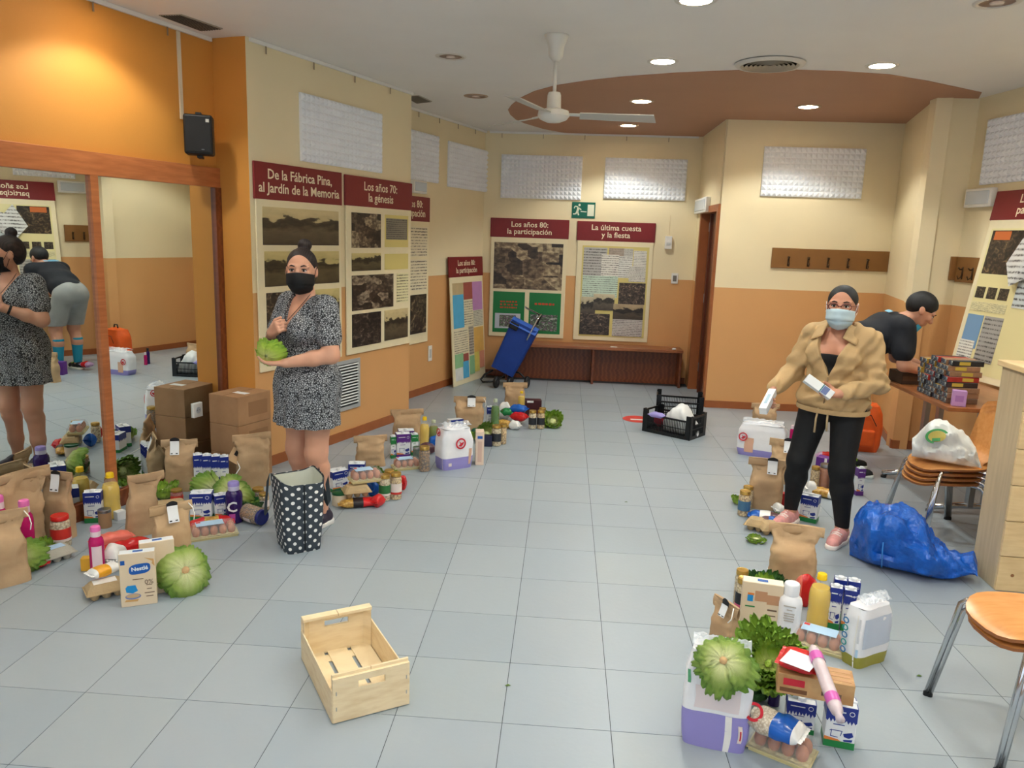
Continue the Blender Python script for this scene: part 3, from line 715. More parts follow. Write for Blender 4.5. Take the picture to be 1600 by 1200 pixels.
# ---- loudspeaker with its cable trunking
u, z = W_M.uz(296, 213)
sp_ = thing('loudspeaker', 'black wall loudspeaker on the orange wall above the mirror', 'speaker', W_M.loc(u-.05, z-.125, .13), bearing(*W_M.loc(u, z)[:2])+R(-6))
sp_.scale = (.86, .86, .9)
SPK = mat('speaker black', (16, 16, 17), .5)
part('cabinet', MB().box(-.10, .10, -.09, .08, 0, .27), SPK, sp_, bevel=.016, bseg=3)
part('grille', MB().box(-.088, .088, -.097, -.086, .014, .256), mat('speaker grille', (24, 24, 25), .7, bump=.4, bscale=600), sp_, bevel=.006)
part('badge', MB().box(.055, .078, -.0985, -.096, .218, .24), mat('badge grey', (188, 186, 176), .4), sp_)
part('logo_strip', MB().box(.02, .04, -.0985, -.096, .03, .036), mat('badge grey2', (110, 112, 116), .4), sp_)
for z_ in (.272, -.02): part('bracket', MB().box(-.02, .02, -.03, .1, z_, z_+.018), SPK, sp_, bevel=.003)
uu, zz = W_M.uz(283, 186); ut, zt = W_M.uz(274, 46)
tag(obj('cable_trunking', MB().box(-.012, .012, -.012, 0, 0, CEIL-.03-zz).mesh('cable_trunking', mat('trunking cream', (226, 214, 190), .5)), None, W_M.loc(uu, zz, .001), (0, 0, W_M.rz)), 'thin cream cable trunking running from the ceiling to the loudspeaker', 'cable trunking')

# ---- bench along the far wall
BENCH = ramp_mat('bench wood', 'noise', 5.0, [(.3, (134, 78, 44)), (.7, (164, 100, 60))], .32, stretch=(1, 8, 8))
x0 = WP(790, 540, (0, 9.2), (1, 9.2))[0][0]; x1 = WP(1068, 548, (0, 9.18), (1, 9.18))[0][0]
x1 = min(x1, 1.50)
bn = thing('bench', 'long low brown wooden bench along the far wall', 'bench', ((x0+x1)/2, 9.35, 0))
hw = (x1-x0)/2
part('seat_board', MB().box(-hw, hw, -.17, .15, .425, .46), BENCH, bn, bevel=.004)
part('back_board', MB().box(-hw, hw, .10, .125, .0, .425), WOODR, bn)
for s in (-hw+.02, 0, hw-.02): part('leg_panel', MB().box(s-.014, s+.014, -.14, .1, 0, .425), WOODR, bn, bevel=.002)
tag(obj('paper_scrap', MB().box(-.04, .04, -.02, .02, 0, .006).mesh('paper_scrap', WHITEP), None, (.62, 9.23, .461)), 'small white paper scrap lying on the bench', 'paper')
tag(obj('paper_pellet', MB().sphere((0, 0, .012), .02, 8, 6, sc=(1.4, 1, .6)).mesh('paper_pellet', WHITEP), None, (1.33, 9.20, .461)), 'small crumpled white tissue at the right end of the bench', 'paper')
# red round floor sticker
sx, sy = G(996, 655)
t = thing('floor_sticker', 'red round floor sticker with a white bar beside the black crate', 'sticker', (sx, sy, .0005))
part('disc', MB().lathe([(.0001, .0012), (.145, .0012), (.145, 0)], 32), mat('sticker red', (214, 66, 58), .4), t)
part('bar', MB().box(-.07, .09, -.045, -.005, .0012, .002), WHITEP, t)
# ================================================================ grocery builders (front faces -y, origin at the base centre)
KRAFT = ramp_mat('kraft paper', 'noise', 9.0, [(.3, (176, 144, 108)), (.7, (196, 164, 126))], .75, detail=9, bump=.4)
KRAFT2 = ramp_mat('kraft paper pale', 'noise', 9.0, [(.3, (188, 154, 114)), (.7, (206, 174, 134))], .75, detail=9, bump=.4)
LABELW = mat('label white', (236, 238, 240), .5)
LABELK = mat('label black', (34, 32, 34), .5)
STRING = mat('white string', (240, 240, 236), .7)
def nz(x, y, z, s=0.0): return mnoise.noise(Vector((x+s*7.31, y+s*3.17, z+s*1.7)))
def sstep(a, b, x):
    t = min(1, max(0, (x-a)/(b-a))); return t*t*(3-2*t)
def paper_bag(label, loc, rz, w, d, h, seed=0, sticker=True, lean=0.0, string=False, pinch=.52, tilt=None, mk=None, flip=False):
    t = thing('paper_bag', label, 'paper bag', loc, rz, 'kraft paper bags of groceries', tilt)
    N = 56; mk = mk or (KRAFT if seed % 3 else KRAFT2)
    def surf(a, tz, off=0.0):
        # a in 0..1 around, tz height fraction; superellipse footprint closing to a flat seam
        th = 2*PI*a; c, s_ = math.cos(th), math.sin(th)
        e = 2/4.2
        k = sstep(pinch, 1.0, tz)
        dd = d*(1-k)+.014*k
        ww = w*(.97+.13*k-.03*sstep(.0, .4, tz)*(1-k))
        x = ww/2*math.copysign(abs(c)**e, c); y = dd/2*math.copysign(abs(s_)**e, s_)
        bul = (1-k)*.10*d*math.sin(PI*min(1, tz/.8))
        y += math.copysign(bul*max(0, 1-(2*x/ww)**2), s_)
        side = abs(2*x/ww)**6*k*(1-k)*4
        x *= 1-.10*side
        cr = (.013+.020*k*(1-k)*4)*(w/.22)
        n1 = nz(x*9, y*9, tz*h*8, seed+1); n2 = abs(nz(x*13+tz*3, y*13, tz*h*13-x*6, seed+5))+.5*abs(nz(x*30, y*30, tz*h*26, seed+6))
        amp = cr*(.25+.75*sstep(.0, .3, tz))*(1-.75*sstep(.93, 1, tz))
        nrm = Vector((c/ww, s_/max(dd, .03), 0)); nrm.normalize()
        x += nrm.x*(amp*(n1*1.0-n2*.9)+off); y += nrm.y*(amp*(n1*1.0-n2*.9)+off)
        x += lean*tz*tz*h
        return (x, y, tz*h+(.012*nz(x*5, 0, 0, seed) if tz > .98 else 0))
    mb = MB(); mb.grid(lambda a, v: surf(a, v), N, 26, wrap=True)
    mb.add([surf(i/N, 0) for i in range(N)], [tuple(range(N-1, -1, -1))])
    mb.add([surf(i/N, 1) for i in range(N)], [tuple(range(N))])
    part('bag_body', mb, mk, t, True)
    # rolled fold at the mouth
    fd = MB()
    xa, xb = surf(.5, 1)[0], surf(0, 1)[0]
    def fold(u, v):
        x = xa+(xb-xa)*u; ang = v*2*PI
        return (x-lean*.1*h*(1-v if v < .5 else v), math.cos(ang)*.0075+.004*nz(x*9, 1, 0, seed+2), h-.026+math.sin(ang)*.027+.014*nz(x*6, 0, 0, seed+9))
    fd.grid(fold, 10, 10)
    part('folded_mouth', fd, mk, t, True)
    if sticker:
        s = 1 if not flip else -1
        def yfront(x, z):
            best = None
            tz = min(.995, max(.02, z/h)); k = sstep(pinch, 1, tz)
            return -(d*(1-k)+.014*k)/2-(1-k)*.10*d*math.sin(PI*min(1, tz/.8))-.006-.010*k*(1-k)*4
        lw, lh = w*.27, h*.25; lx = w*.06*((seed % 5)-2)
        st = MB(); st.grid(lambda u, v: (lx+lean*((h*.99-lh*v)/h)**2*h+(u-.5)*lw, yfront(0, h*.99-lh*v)-.009*(1-v)-.004, h*.985-lh*v), 3, 8)
        so = part('label_sticker', st, LABELW, t, True)
        tk = MB(); tk.grid(lambda u, v: (lx+lean*h*.95+(u-.5)*lw*1.05, -.0215-.002*math.sin(PI*u), h*.955+v*.022+.012*math.sin(PI*u)*v), 6, 2)
        part('label_tag', tk, LABELK, so, True)
        for q in (-.3, .25):
            part('label_mark', MB().box(lx+lean*h*.6+q*lw-.006, lx+lean*h*.6+q*lw+.006, yfront(0, h*.78)-.0085, yfront(0, h*.78)-.0055, h*.755, h*.77), LABELK, so)
    if string:
        x0 = xb-.02
        part('string', MB().tube([(x0, -.012, h*.97), (x0+.015, -.03, h*.9), (x0+.02, -.04, h*.8), (x0+.012, -.05, h*.72)], .0025, 6), STRING, t, True)
    return t

# ---- boxes with flat print
def face(parent, name, x0, x1, z0, z1, m, y, lift=.0008, mb=None):
    return part(name, MB().box(x0, x1, y-lift, y+.001, z0, z1), m, parent)
NAVY = mat('carton navy', (34, 52, 140), .35)
CWHITE = mat('carton white', (234, 236, 238), .35)
CGREEN = mat('carton green', (36, 130, 66), .35)
CPURP = mat('carton purple', (96, 44, 134), .35)
CORNG = mat('carton orange', (226, 130, 60), .4)
CPINK = mat('carton pink', (232, 206, 200), .4)
def jagged(x0, x1, zt, zb, amp, seed, n=9):
    r = random.Random(seed); pts = [(x0, zt), (x0, zb)]
    for i in range(1, 2*n): pts.append((x0+(x1-x0)*i/(2*n), zb+(-amp if i % 2 else amp*.5)*r.uniform(.4, 1.1)))
    pts += [(x1, zb), (x1, zt)]
    return pts
def milk_carton(label, loc, rz, w, d, h, top=None, base=None, seed=0, cap=True, group='milk cartons', tilt=None, name='milk_carton', prints=True):
    t = thing(name, label, 'carton', loc, rz, group, tilt)
    top = top or NAVY; base = CGREEN if base is None else base
    b = .0022
    part('carton_body', MB().box(-w/2, w/2, -d/2, d/2, 0, h), CWHITE, t, bevel=b, bseg=1)
    zb = h*.70
    tb = MB(); tb.box(-w/2-.0006, w/2+.0006, -d/2-.0006, d/2+.0006, zb+.012, h*.998)
    for s in (-1, 1):
        pts = jagged(-w/2-.0006, w/2+.0006, zb+.013, zb-.006, .012, seed+s)
        M = Matrix(((1, 0, 0, 0), (0, 0, s, s*(d/2-.0004)), (0, 1, 0, 0), (0, 0, 0, 1)))
        tb.prism(pts, 0, .001, 0, M)
    for s in (-1, 1): tb.box(s*(w/2-.0004)-.001, s*(w/2-.0004)+.001, -d/2, d/2, zb, zb+.014)
    part('top_band', tb, top, t)
    if base: part('base_band', MB().box(-w/2-.0006, w/2+.0006, -d/2-.0006, d/2+.0006, .001, h*.17), base, t)
    fl = MB().box(-w/2, w/2, -.004, .004, h-.001, h+.007); fl.box(-w*.1, w*.1, -d/2+.002, d/2-.002, h-.001, h+.0012)
    part('top_seam', fl, CWHITE, t)
    if cap:
        cp = MB().lathe([(.0145, h), (.0145, h+.012), (.013, h+.014), (.0001, h+.014)], 16, 0, Matrix.Translation((0, -d*.22, 0))); part('screw_cap', cp, CWHITE, t, 'auto')
    if prints:
        y = -d/2
        face(t, 'brand_line', -w*.38, w*.12, h*.86, h*.885, CWHITE, y-.0008)
        face(t, 'product_line', -w*.25, w*.12, h*.555, h*.575, NAVY if top is NAVY else top, y)
        em = MB().lathe([(.0085*w/.095, 0), (.0085*w/.095, .0012), (.0068*w/.095, .0012), (.0068*w/.095, 0)], 16, 0, Matrix.Translation((w*.32, y-.0006, h*.86)) @ Matrix.Rotation(PI/2, 4, 'X'), cap=False)
        part('emblem', em, CWHITE, t)
        cow = MB()
        Mf = Matrix(((1, 0, 0, 0), (0, 0, -1, y), (0, 1, 0, 0), (0, 0, 0, 1)))
        cow.prism([(w*.10, h*.36), (w*.38, h*.42), (w*.44, h*.33), (w*.30, h*.27), (w*.14, h*.29)], 0, .001, 0, Mf)
        cow.prism([(w*.12, h*.22), (w*.42, h*.25), (w*.40, h*.19), (w*.14, h*.18)], 0, .001, 0, Mf)
        part('cow_print', cow, NAVY, t)
        part('orange_print', MB().prism([(-w*.5, h*.17), (w*.05, h*.17), (-w*.05, h*.21), (-w*.5, h*.25)], 0, .001, 0, Mf), CORNG, t)
        out = MB()
        for a_, b_ in (((-.28, .42), (.06, .42)), ((-.28, .42), (-.30, .27)), ((-.30, .27), (-.06, .26)), ((.06, .42), (.02, .30)), ((-.34, .40), (-.28, .43))):
            out.bar((a_[0]*w, y-.0006, a_[1]*h), (b_[0]*w, y-.0006, b_[1]*h), .0022, .0012, up=(0, 1, 0))
        part('cow_outline', out, NAVY, t)
    return t
def box_pack(label, loc, rz, w, d, h, m, name='food_box', cat='box', prints=(), tilt=None, group=None, bevel=.0018):
    """prints: (x0,x1,z0,z1,material,name) as fractions of the front"""
    t = thing(name, label, cat, loc, rz, group, tilt)
    part('box_body', MB().box(-w/2, w/2, -d/2, d/2, 0, h), m, t, bevel=bevel, bseg=1)
    for k, (x0, x1, z0, z1, pm, nm) in enumerate(prints):
        face(t, nm, -w/2+x0*w, -w/2+x1*w, z0*h, z1*h, pm, -d/2-.0004*k)
    return t

# ---- bottles and jars
def rev(parent, name, prof, m, seg=22, smooth='auto', **k): return part(name, MB().lathe(prof, seg, **k), m, parent, smooth)
OIL = mat('sunflower oil', (236, 198, 72), .08, coat=.4)
OILG = mat('olive oil', (104, 128, 30), .08, coat=.4)
PETC = clear_mat('clear bottle', (250, 246, 226), .12, .04)
YCAP = mat('yellow cap', (248, 204, 20), .35)
def oil_bottle(label, loc, w, h, oil=None, cap=None, rz=0, tilt=None):
    t = thing('oil_bottle', label, 'bottle', loc, rz, 'oil bottles', tilt); r = w/2
    P = [(.86, 0), (.98, .012), (1, .05), (1, .26), (.95, .30), (1, .34), (.95, .39), (1, .43), (1, .60), (.96, .68), (.78, .78), (.48, .86), (.34, .89), (.33, .925)]
    rev(t, 'oil', [(a*r*.975, b*h) for a, b in P if b < .75]+[(.80*r, .755*h), (.0001, .755*h)], oil or OIL)
    rev(t, 'bottle', [(a*r, b*h) for a, b in P], PETC, cap=False)
    rev(t, 'cap', [(.44*r, .90*h), (.44*r, .985*h), (.38*r, h), (.0001, h)], cap or YCAP)
    rev(t, 'collar', [(.46*r, .895*h), (.48*r, .905*h), (.46*r, .915*h)], cap or YCAP, cap=False)
    return t
GLASSC = clear_mat('jar glass', (240, 246, 244), .16, .03)
GOLD = mat('gold lid', (196, 160, 84), .28, metal=.75)
def pulses(name, a, b): return ramp_mat('pulses '+name, 'voronoi', 75.0, [(.0, a), (.35, a), (.7, b)], .5, bump=.6)
CHICK = pulses('chickpea', (224, 190, 128), (150, 112, 62)); WBEAN = pulses('white bean', (222, 204, 164), (166, 140, 98)); LENT = pulses('lentil', (164, 118, 62), (96, 64, 34)); TOMA = mat('tomato', (158, 50, 34), .5)
def jar(label, loc, w, h, content, lid=None, lab=None, rz=0, tilt=None, band=None):
    t = thing('glass_jar', label, 'jar', loc, rz, 'glass jars of food', tilt); r = w/2
    P = [(.88, 0), (.98, .015), (1, .05), (1, .74), (.95, .80), (.80, .845), (.78, .88)]
    rev(t, 'contents', [(a*r*.95, b*h+.002) for a, b in P[:5]]+[(.78*r, .84*h), (.0001, .84*h)], content)
    rev(t, 'glass', [(a*r, b*h) for a, b in P], GLASSC, cap=False)
    rev(t, 'lid', [(.86*r, .865*h), (.89*r, .87*h), (.89*r, .98*h), (.84*r, h), (.70*r, .992*h), (.0001, .99*h)], lid or GOLD)
    if lab: part('jar_label', MB().lathe([(1.012*r, .24*h), (1.012*r, .62*h)], 14, a0=-PI*.95, a1=-PI*.05), lab, t, True)
    if band: part('jar_label_band', MB().lathe([(1.018*r, .22*h), (1.018*r, .30*h)], 14, a0=-PI*.95, a1=-PI*.05), band, t, True)
    return t
def gel_bottle(label, loc, w, h, m, capm, rz=0, labm=None):
    t = thing('gel_bottle', label, 'bottle', loc, rz, 'soap bottles'); r = w/2
    rev(t, 'bottle_body', [(.86*r, 0), (.98*r, .01*h), (r, .05*h), (.97*r, .4*h), (r, .66*h), (.9*r, .74*h), (.64*r, .79*h), (.60*r, .805*h), (.0001, .805*h)], m)
    rev(t, 'cap', [(.66*r, .795*h), (.66*r, .965*h), (.60*r, .99*h), (.5*r, h), (.0001, h)], capm[0])
    if len(capm) > 1: rev(t, 'cap_top', [(.672*r, .9*h), (.672*r, .966*h), (.60*r, .995*h), (.5*r, 1.003*h), (.0001, 1.003*h)], capm[1])
    if labm: part('bottle_label', MB().lathe([(1.01*r, .12*h), (1.0*r, .4*h), (1.015*r, .62*h)], 10, a0=-PI*.72, a1=-PI*.28), labm, t, True)
    return t
def tin(label, loc, w, h, side, lid, rz=0, tilt=None, name='food_tin'):
    t = thing(name, label, 'tin', loc, rz, 'tins and tubs', tilt); r = w/2
    rev(t, 'tin_body', [(.97*r, 0), (r, .02*h), (r, .97*h), (.97*r, h), (.0001, h*.99)], side)
    rev(t, 'lid', [(1.03*r, .84*h), (1.03*r, .985*h), (.98*r, 1.004*h), (.0001, 1.0*h)], lid)
    return t

# ---- eggs
EGG = mat('brown egg', (196, 128, 92), .45, var=.06, vscale=30)
TRAYC = mat('egg tray cream', (214, 200, 148), .8, bump=.2, bscale=120)
PULP = mat('paper pulp', (186, 160, 120), .85, bump=.25, bscale=140, var=.05)
PULPG = mat('paper pulp grey', (176, 170, 156), .85, bump=.25, bscale=140, var=.05)
FILM = clear_mat('clear lid', (232, 234, 236), .16, .06)
BLUELAB = mat('pale blue label', (176, 206, 232), .45)
REDLAB = mat('label red', (208, 52, 48), .45)
_egg = MB().lathe([(1e-5, -.029), (.012, -.027), (.019, -.018), (.022, -.004), (.0205, .010), (.015, .021), (.008, .027), (1e-5, .029)], 14).mesh('egg', EGG, True)
def egg_tray(label, loc, rz, nx=5, ny=2, tilt=None, cover=True):
    p = .047; w, d = nx*p+.012, ny*p+.02
    t = thing('egg_tray', label, 'eggs', loc, rz, 'clear boxes of eggs', tilt)
    mb = MB()
    def cupz(x, y):
        return .012+.006*math.cos(2*PI*x/p)*math.cos(2*PI*y/p)
    mb.grid(lambda u, v: (-w/2+w*u, -d/2+d*v, .020+.007*math.cos(2*PI*(u*w-.006)/p)*math.cos(2*PI*(v*d-.01)/p)), nx*8, ny*8)
    mb.box(-w/2, w/2, -d/2, d/2, .0, .012)
    rim = [(-w/2-.006, -d/2-.006), (w/2+.006, -d/2-.006), (w/2+.006, d/2+.006), (-w/2-.006, d/2+.006)]
    mb.prism(rim, .012, .016)
    part('tray', mb, TRAYC, t, 'auto')
    for i in range(nx):
        for j in range(ny): obj('egg', _egg, t, (-w/2+.006+p*(i+.5), -d/2+.01+p*(j+.5), .042), (0, 0, i*1.3+j))
    if cover:
        lm = MB()
        def lidf(u, v):
            # v 0..1 around base -> top
            q = [(-1, -1), (1, -1), (1, 1), (-1, 1)]
            return None
        a, b_ = (w/2+.004, d/2+.004), (w/2-.016, d/2-.018)
        ring = lambda hw, hd, z: [(-hw, -hd, z), (hw, -hd, z), (hw, hd, z), (-hw, hd, z)]
        vs = ring(*a, .016)+ring(a[0]-.004, a[1]-.004, .05)+ring(*b_, .078)
        fs = [(i, (i+1) % 4, 4+(i+1) % 4, 4+i) for i in range(4)]+[(4+i, 4+(i+1) % 4, 8+(i+1) % 4, 8+i) for i in range(4)]+[(8, 9, 10, 11)]
        lm.add(vs, fs); part('clear_lid', lm, FILM, t)
        lb = part('label', MB().box(-b_[0]*.86, b_[0]*.5, -b_[1]*.95, b_[1]*.95, .0785, .0797), BLUELAB, t)
        part('label_mark', MB().box(-b_[0]*.82, -b_[0]*.6, b_[1]*.35, b_[1]*.85, .0797, .0803), REDLAB, lb)
    return t
def egg_carton(label, loc, rz, nx=3, ny=2, m=None, labm=None, tilt=None):
    m = m or PULP; p = .05; w, d = nx*p+.01, ny*p+.01
    t = thing('egg_carton', label, 'eggs', loc, rz, 'paper pulp egg cartons', tilt)
    cm = MB()
    for i in range(nx):
        for j in range(ny):
            x, y = -w/2+.005+p*(i+.5), -d/2+.005+p*(j+.5)
            cm.lathe([(.013, 0), (.017, .004), (.0255, .03), (.0255, .036)], 10, 0, Matrix.Translation((x, y, 0)))
    cm.box(-w/2-.008, w/2+.008, -d/2-.008, d/2+.008, .033, .038)
    part('cups', cm, m, t, 'auto')
    ring = lambda hw, hd, z, c: [(-hw+c, -hd, z), (hw-c, -hd, z), (hw, -hd+c, z), (hw, hd-c, z), (hw-c, hd, z), (-hw+c, hd, z), (-hw, hd-c, z), (-hw, -hd+c, z)]
    lm = MB(); vs = ring(w/2+.005, d/2+.005, .038, .008)+ring(w/2, d/2, .05, .012)+ring(w/2-.016, d/2-.018, .072, .014)
    lm.add(vs, [(i, (i+1) % 8, 8+(i+1) % 8, 8+i) for i in range(8)]+[(8+i, 8+(i+1) % 8, 16+(i+1) % 8, 16+i) for i in range(8)]+[tuple(range(16, 24))])
    part('lid', lm, m, t, bevel=.003)
    if labm: part('label', MB().box(-w*.32, w*.3, -d*.24, d*.24, .0715, .0735), labm, t)
    return t

# ---- soft packs
def pouch(label, loc, rz, w, d, h, mats, seed=0, name='food_pouch', cat='packet', tilt=None, split=None, crimp=True, fin=.016, group='soft food packets', noise=1.0):
    """pillow lying flat: w long, d deep, h thick; mats (main, second) with the second covering x fractions split"""
    t = thing(name, label, cat, loc, rz, group, tilt)
    def sh(u, v):
        th = 2*PI*v; x = (u-.5)*w; e = max(0.0, 1-abs(2*u-1)**3.2)**.5; e = .10+.90*e
        c, s_ = math.cos(th), math.sin(th)
        y = d/2*math.copysign(abs(c)**.8, c)*(1-.10*(1-e)); z = h/2*math.copysign(abs(s_)**.8, s_)*e
        n = .10*h*noise*nz(x*22, y*22, z*22, seed)
        return (x, y*(1+n/d), h/2+z*(1+.25*noise*nz(x*30, y*18, 0, seed+3)))
    a, b = split if split else (0, 0)
    segs = [(0, 1, mats[0], 'pack_body')] if not split else [s for s in ((0, a, mats[0], 'pack_body'), (a, b, mats[1], 'pack_panel'), (b, 1, mats[2 if len(mats) > 2 else 0], 'pack_end')) if s[1]-s[0] > .01]
    for u0, u1, m, nm in segs:
        mb = MB(); mb.grid(lambda u, v: sh(u0+(u1-u0)*u, v), max(4, int(20*(u1-u0))), 20)
        part(nm, mb, m, t, True)
    if crimp:
        for s in (-1, 1):
            cm = MB(); cm.grid(lambda u, v: (s*(w/2-.004+fin*u), (v-.5)*d*.94, h/2+.004*math.sin(v*34)+.006*nz(v*4, s, seed)), 2, 16)
            part('crimped_end', cm, segs[0][2] if s < 0 else segs[-1][2], t, True)
    return t
def soft_pack(label, loc, rz, w, d, h, m, band=None, bandh=.3, seed=0, name='diaper_pack', film=True, group='packs of diapers', squash=.05, tilt=None):
    """plastic-wrapped diaper pack: rounded block with a coloured base band and crinkled film on top"""
    t = thing(name, label, 'diaper pack', loc, rz, group, tilt)
    def sh(a, z, off=0.0):
        th = 2*PI*a; c, s_ = math.cos(th), math.sin(th); e = 2/5.5
        k = 1-.12*sstep(.78, 1, z)-.05*sstep(.14, 0, z)+squash*math.sin(PI*z)
        x = w/2*k*math.copysign(abs(c)**e, c); y = d/2*k*math.copysign(abs(s_)**e, s_)
        n = .006*nz(x*10, y*10, z*h*12, seed)-.008*abs(nz(x*20, y*20, z*h*14, seed+2))*(.4+z)
        L_ = math.hypot(x, y)
        return (x+x/L_*(n+off), y+y/L_*(n+off), z*h)
    N = 48
    z1 = bandh if band else 0
    mb = MB(); mb.grid(lambda a, v: sh(a, z1+(1-z1)*v), N, 12, wrap=True)
    def topf(a, r):
        x, y, z = sh(a, 1); rr_ = 1-r
        return (x*rr_, y*rr_, z+.022*(1-rr_**2)+.012*nz(x*rr_*18, y*rr_*18, 0, seed+4))
    mb.grid(topf, N, 6, wrap=True)
    if not band: mb.add([sh(i/N, 0) for i in range(N)], [tuple(range(N-1, -1, -1))])
    part('pack_body', mb, m, t, True)
    if band:
        bm_ = MB(); bm_.grid(lambda a, v: sh(a, z1*v, .0004), N, 5, wrap=True); bm_.add([sh(i/N, 0) for i in range(N)], [tuple(range(N-1, -1, -1))])
        part('base_band', bm_, band, t, True)
    if film:
        fm = MB()
        def crest(u, v):
            x = (u-.5)*w*.86; y = (v-.5)*d*.8
            hgt = max(0, 1-abs(2*v-1))*.022*(1+.6*nz(u*9, v*3, 0, seed))+.008*nz(u*22, v*22, 1, seed)
            return (x, y, h+.022+hgt)
        fm.grid(crest, 18, 10); part('crinkled_film', fm, clear_mat('wrap film', (240, 244, 250), .45, .15), t, False)
    return t, sh
def on_pack(t, sh, a0, a1, z0, z1, m, name, off=.002, n=8, shape=None):
    mb = MB(); mb.grid(lambda u, v: sh(a0+(a1-a0)*u, z0+(z1-z0)*v, off), n, 4); return part(name, mb, m, t, True)
PRED = mat('emblem red', (200, 34, 52), .4)
SKINP = mat('printed skin', (222, 176, 150), .5)
def pack_emblem(t, x, y, z, r, nrm_rz=0.0):
    """red ring with a bird-like curl"""
    M = Matrix.Translation((x, y, z)) @ Matrix.Rotation(nrm_rz, 4, 'Z') @ Matrix.Rotation(PI/2, 4, 'X')
    e = part('emblem', MB().lathe([(.74*r, 0), (.74*r, .002), (r, .002), (r, 0)], 24, 0, M, cap=False), PRED, t)
    bd = MB().prism([(-.30*r, .42*r), (.1*r, .1*r), (.62*r, .3*r), (.45*r, -.15*r), (.05*r, -.55*r), (-.45*r, -.35*r), (-.1*r, -.05*r)], 0, .002, 0, M)
    part('emblem_bird', bd, PRED, e)
    return e

# ---- lettuce
def leaf_mat(name, pale, mid, edge):
    if name in _mats: return _mats[name]
    m = bpy.data.materials.new(name); m.use_nodes = True; nt = m.node_tree; N = nt.nodes; L = nt.links
    b = N['Principled BSDF']; b.inputs['Roughness'].default_value = .42
    tc = N.new('ShaderNodeTexCoord'); sp = N.new('ShaderNodeSeparateXYZ'); L.new(tc.outputs['UV'], sp.inputs[0])
    n = N.new('ShaderNodeTexNoise'); n.inputs['Scale'].default_value = 42; n.inputs['Detail'].default_value = 4; L.new(tc.outputs['Object'], n.inputs[0])
    ad = N.new('ShaderNodeMath'); ad.operation = 'MULTIPLY_ADD'; ad.inputs[1].default_value = .5; L.new(n.outputs[0], ad.inputs[0]); L.new(sp.outputs['Y'], ad.inputs[2])
    rp = N.new('ShaderNodeValToRGB'); el = rp.color_ramp.elements; el.new(.5)
    for e, (p, c) in zip(el, ((.25, pale), (.62, mid), (1.0, edge))): e.position = p; e.color = lin(c)
    L.new(ad.outputs[0], rp.inputs[0]); L.new(rp.outputs[0], b.inputs['Base Color'])
    bp = N.new('ShaderNodeBump'); bp.inputs['Strength'].default_value = .7; bp.inputs['Distance'].default_value = .01; L.new(n.outputs[0], bp.inputs['Height']); L.new(bp.outputs[0], b.inputs['Normal'])
    _mats[name] = m; return m
LEAFM = {'light': leaf_mat('lettuce leaf light', (230, 232, 180), (158, 184, 84), (108, 150, 50)), 'bright': leaf_mat('lettuce leaf bright', (222, 230, 140), (172, 204, 70), (134, 178, 52)), 'dark': leaf_mat('leaf dark', (150, 184, 84), (78, 128, 44), (46, 98, 34)), 'pale': leaf_mat('cabbage pale', (242, 238, 206), (214, 220, 150), (150, 182, 80))}
def leaf_mesh(kind, seed, ruffle):
    """cupped leaf wrapped round a unit head, stem at the bottom, ruffled rim"""
    me = bpy.data.meshes.new('leaf'); nu, nv = 26, 18; vs = []; uv = []; r = random.Random(seed); ph = r.uniform(0, 6)
    for j in range(nv+1):
        v = j/nv
        for i in range(nu+1):
            u = i/nu*2-1; wid = .25+.85*math.sin(PI*min(.9, .08+v*.72))
            edge = max(abs(u)**2.5, sstep(.72, 1, v))
            pol = (.06+.66*v*(1-.10*u*u))*PI; az = u*wid
            rf = ruffle*edge*(.085*math.sin(u*11+ph+v*7)+.06*math.sin(u*23+2*ph-v*17)+.05*math.sin(v*29+ph*3))
            rad = 1.0+.05*math.cos(u*3)-.05*math.exp(-(u*8)**2)*(1-.5*v)+ruffle*.30*edge*v+rf+.05*mnoise.noise(Vector((u*4+seed, v*6, seed)))*(.3+v)+.028*math.sin(u*17+v*6*u+ph)*(.2+.8*v)
            sp_, cp_ = math.sin(pol), math.cos(pol)
            vs.append((rad*sp_*math.sin(az), -rad*sp_*math.cos(az), .92-rad*.92*cp_+.35*rf)); uv.append((i/nu, v*(.62+.38*abs(u)**1.5)))
    fs = [(j*(nu+1)+i, j*(nu+1)+i+1, (j+1)*(nu+1)+i+1, (j+1)*(nu+1)+i) for j in range(nv) for i in range(nu)]
    me.from_pydata(vs, [], fs); ul = me.uv_layers.new(name='UVMap')
    for lp in me.loops: ul.data[lp.index].uv = uv[lp.vertex_index]
    me.materials.append(LEAFM[kind]); me.polygons.foreach_set('use_smooth', [True]*len(fs)); me.update()
    return me
_leaves = {}
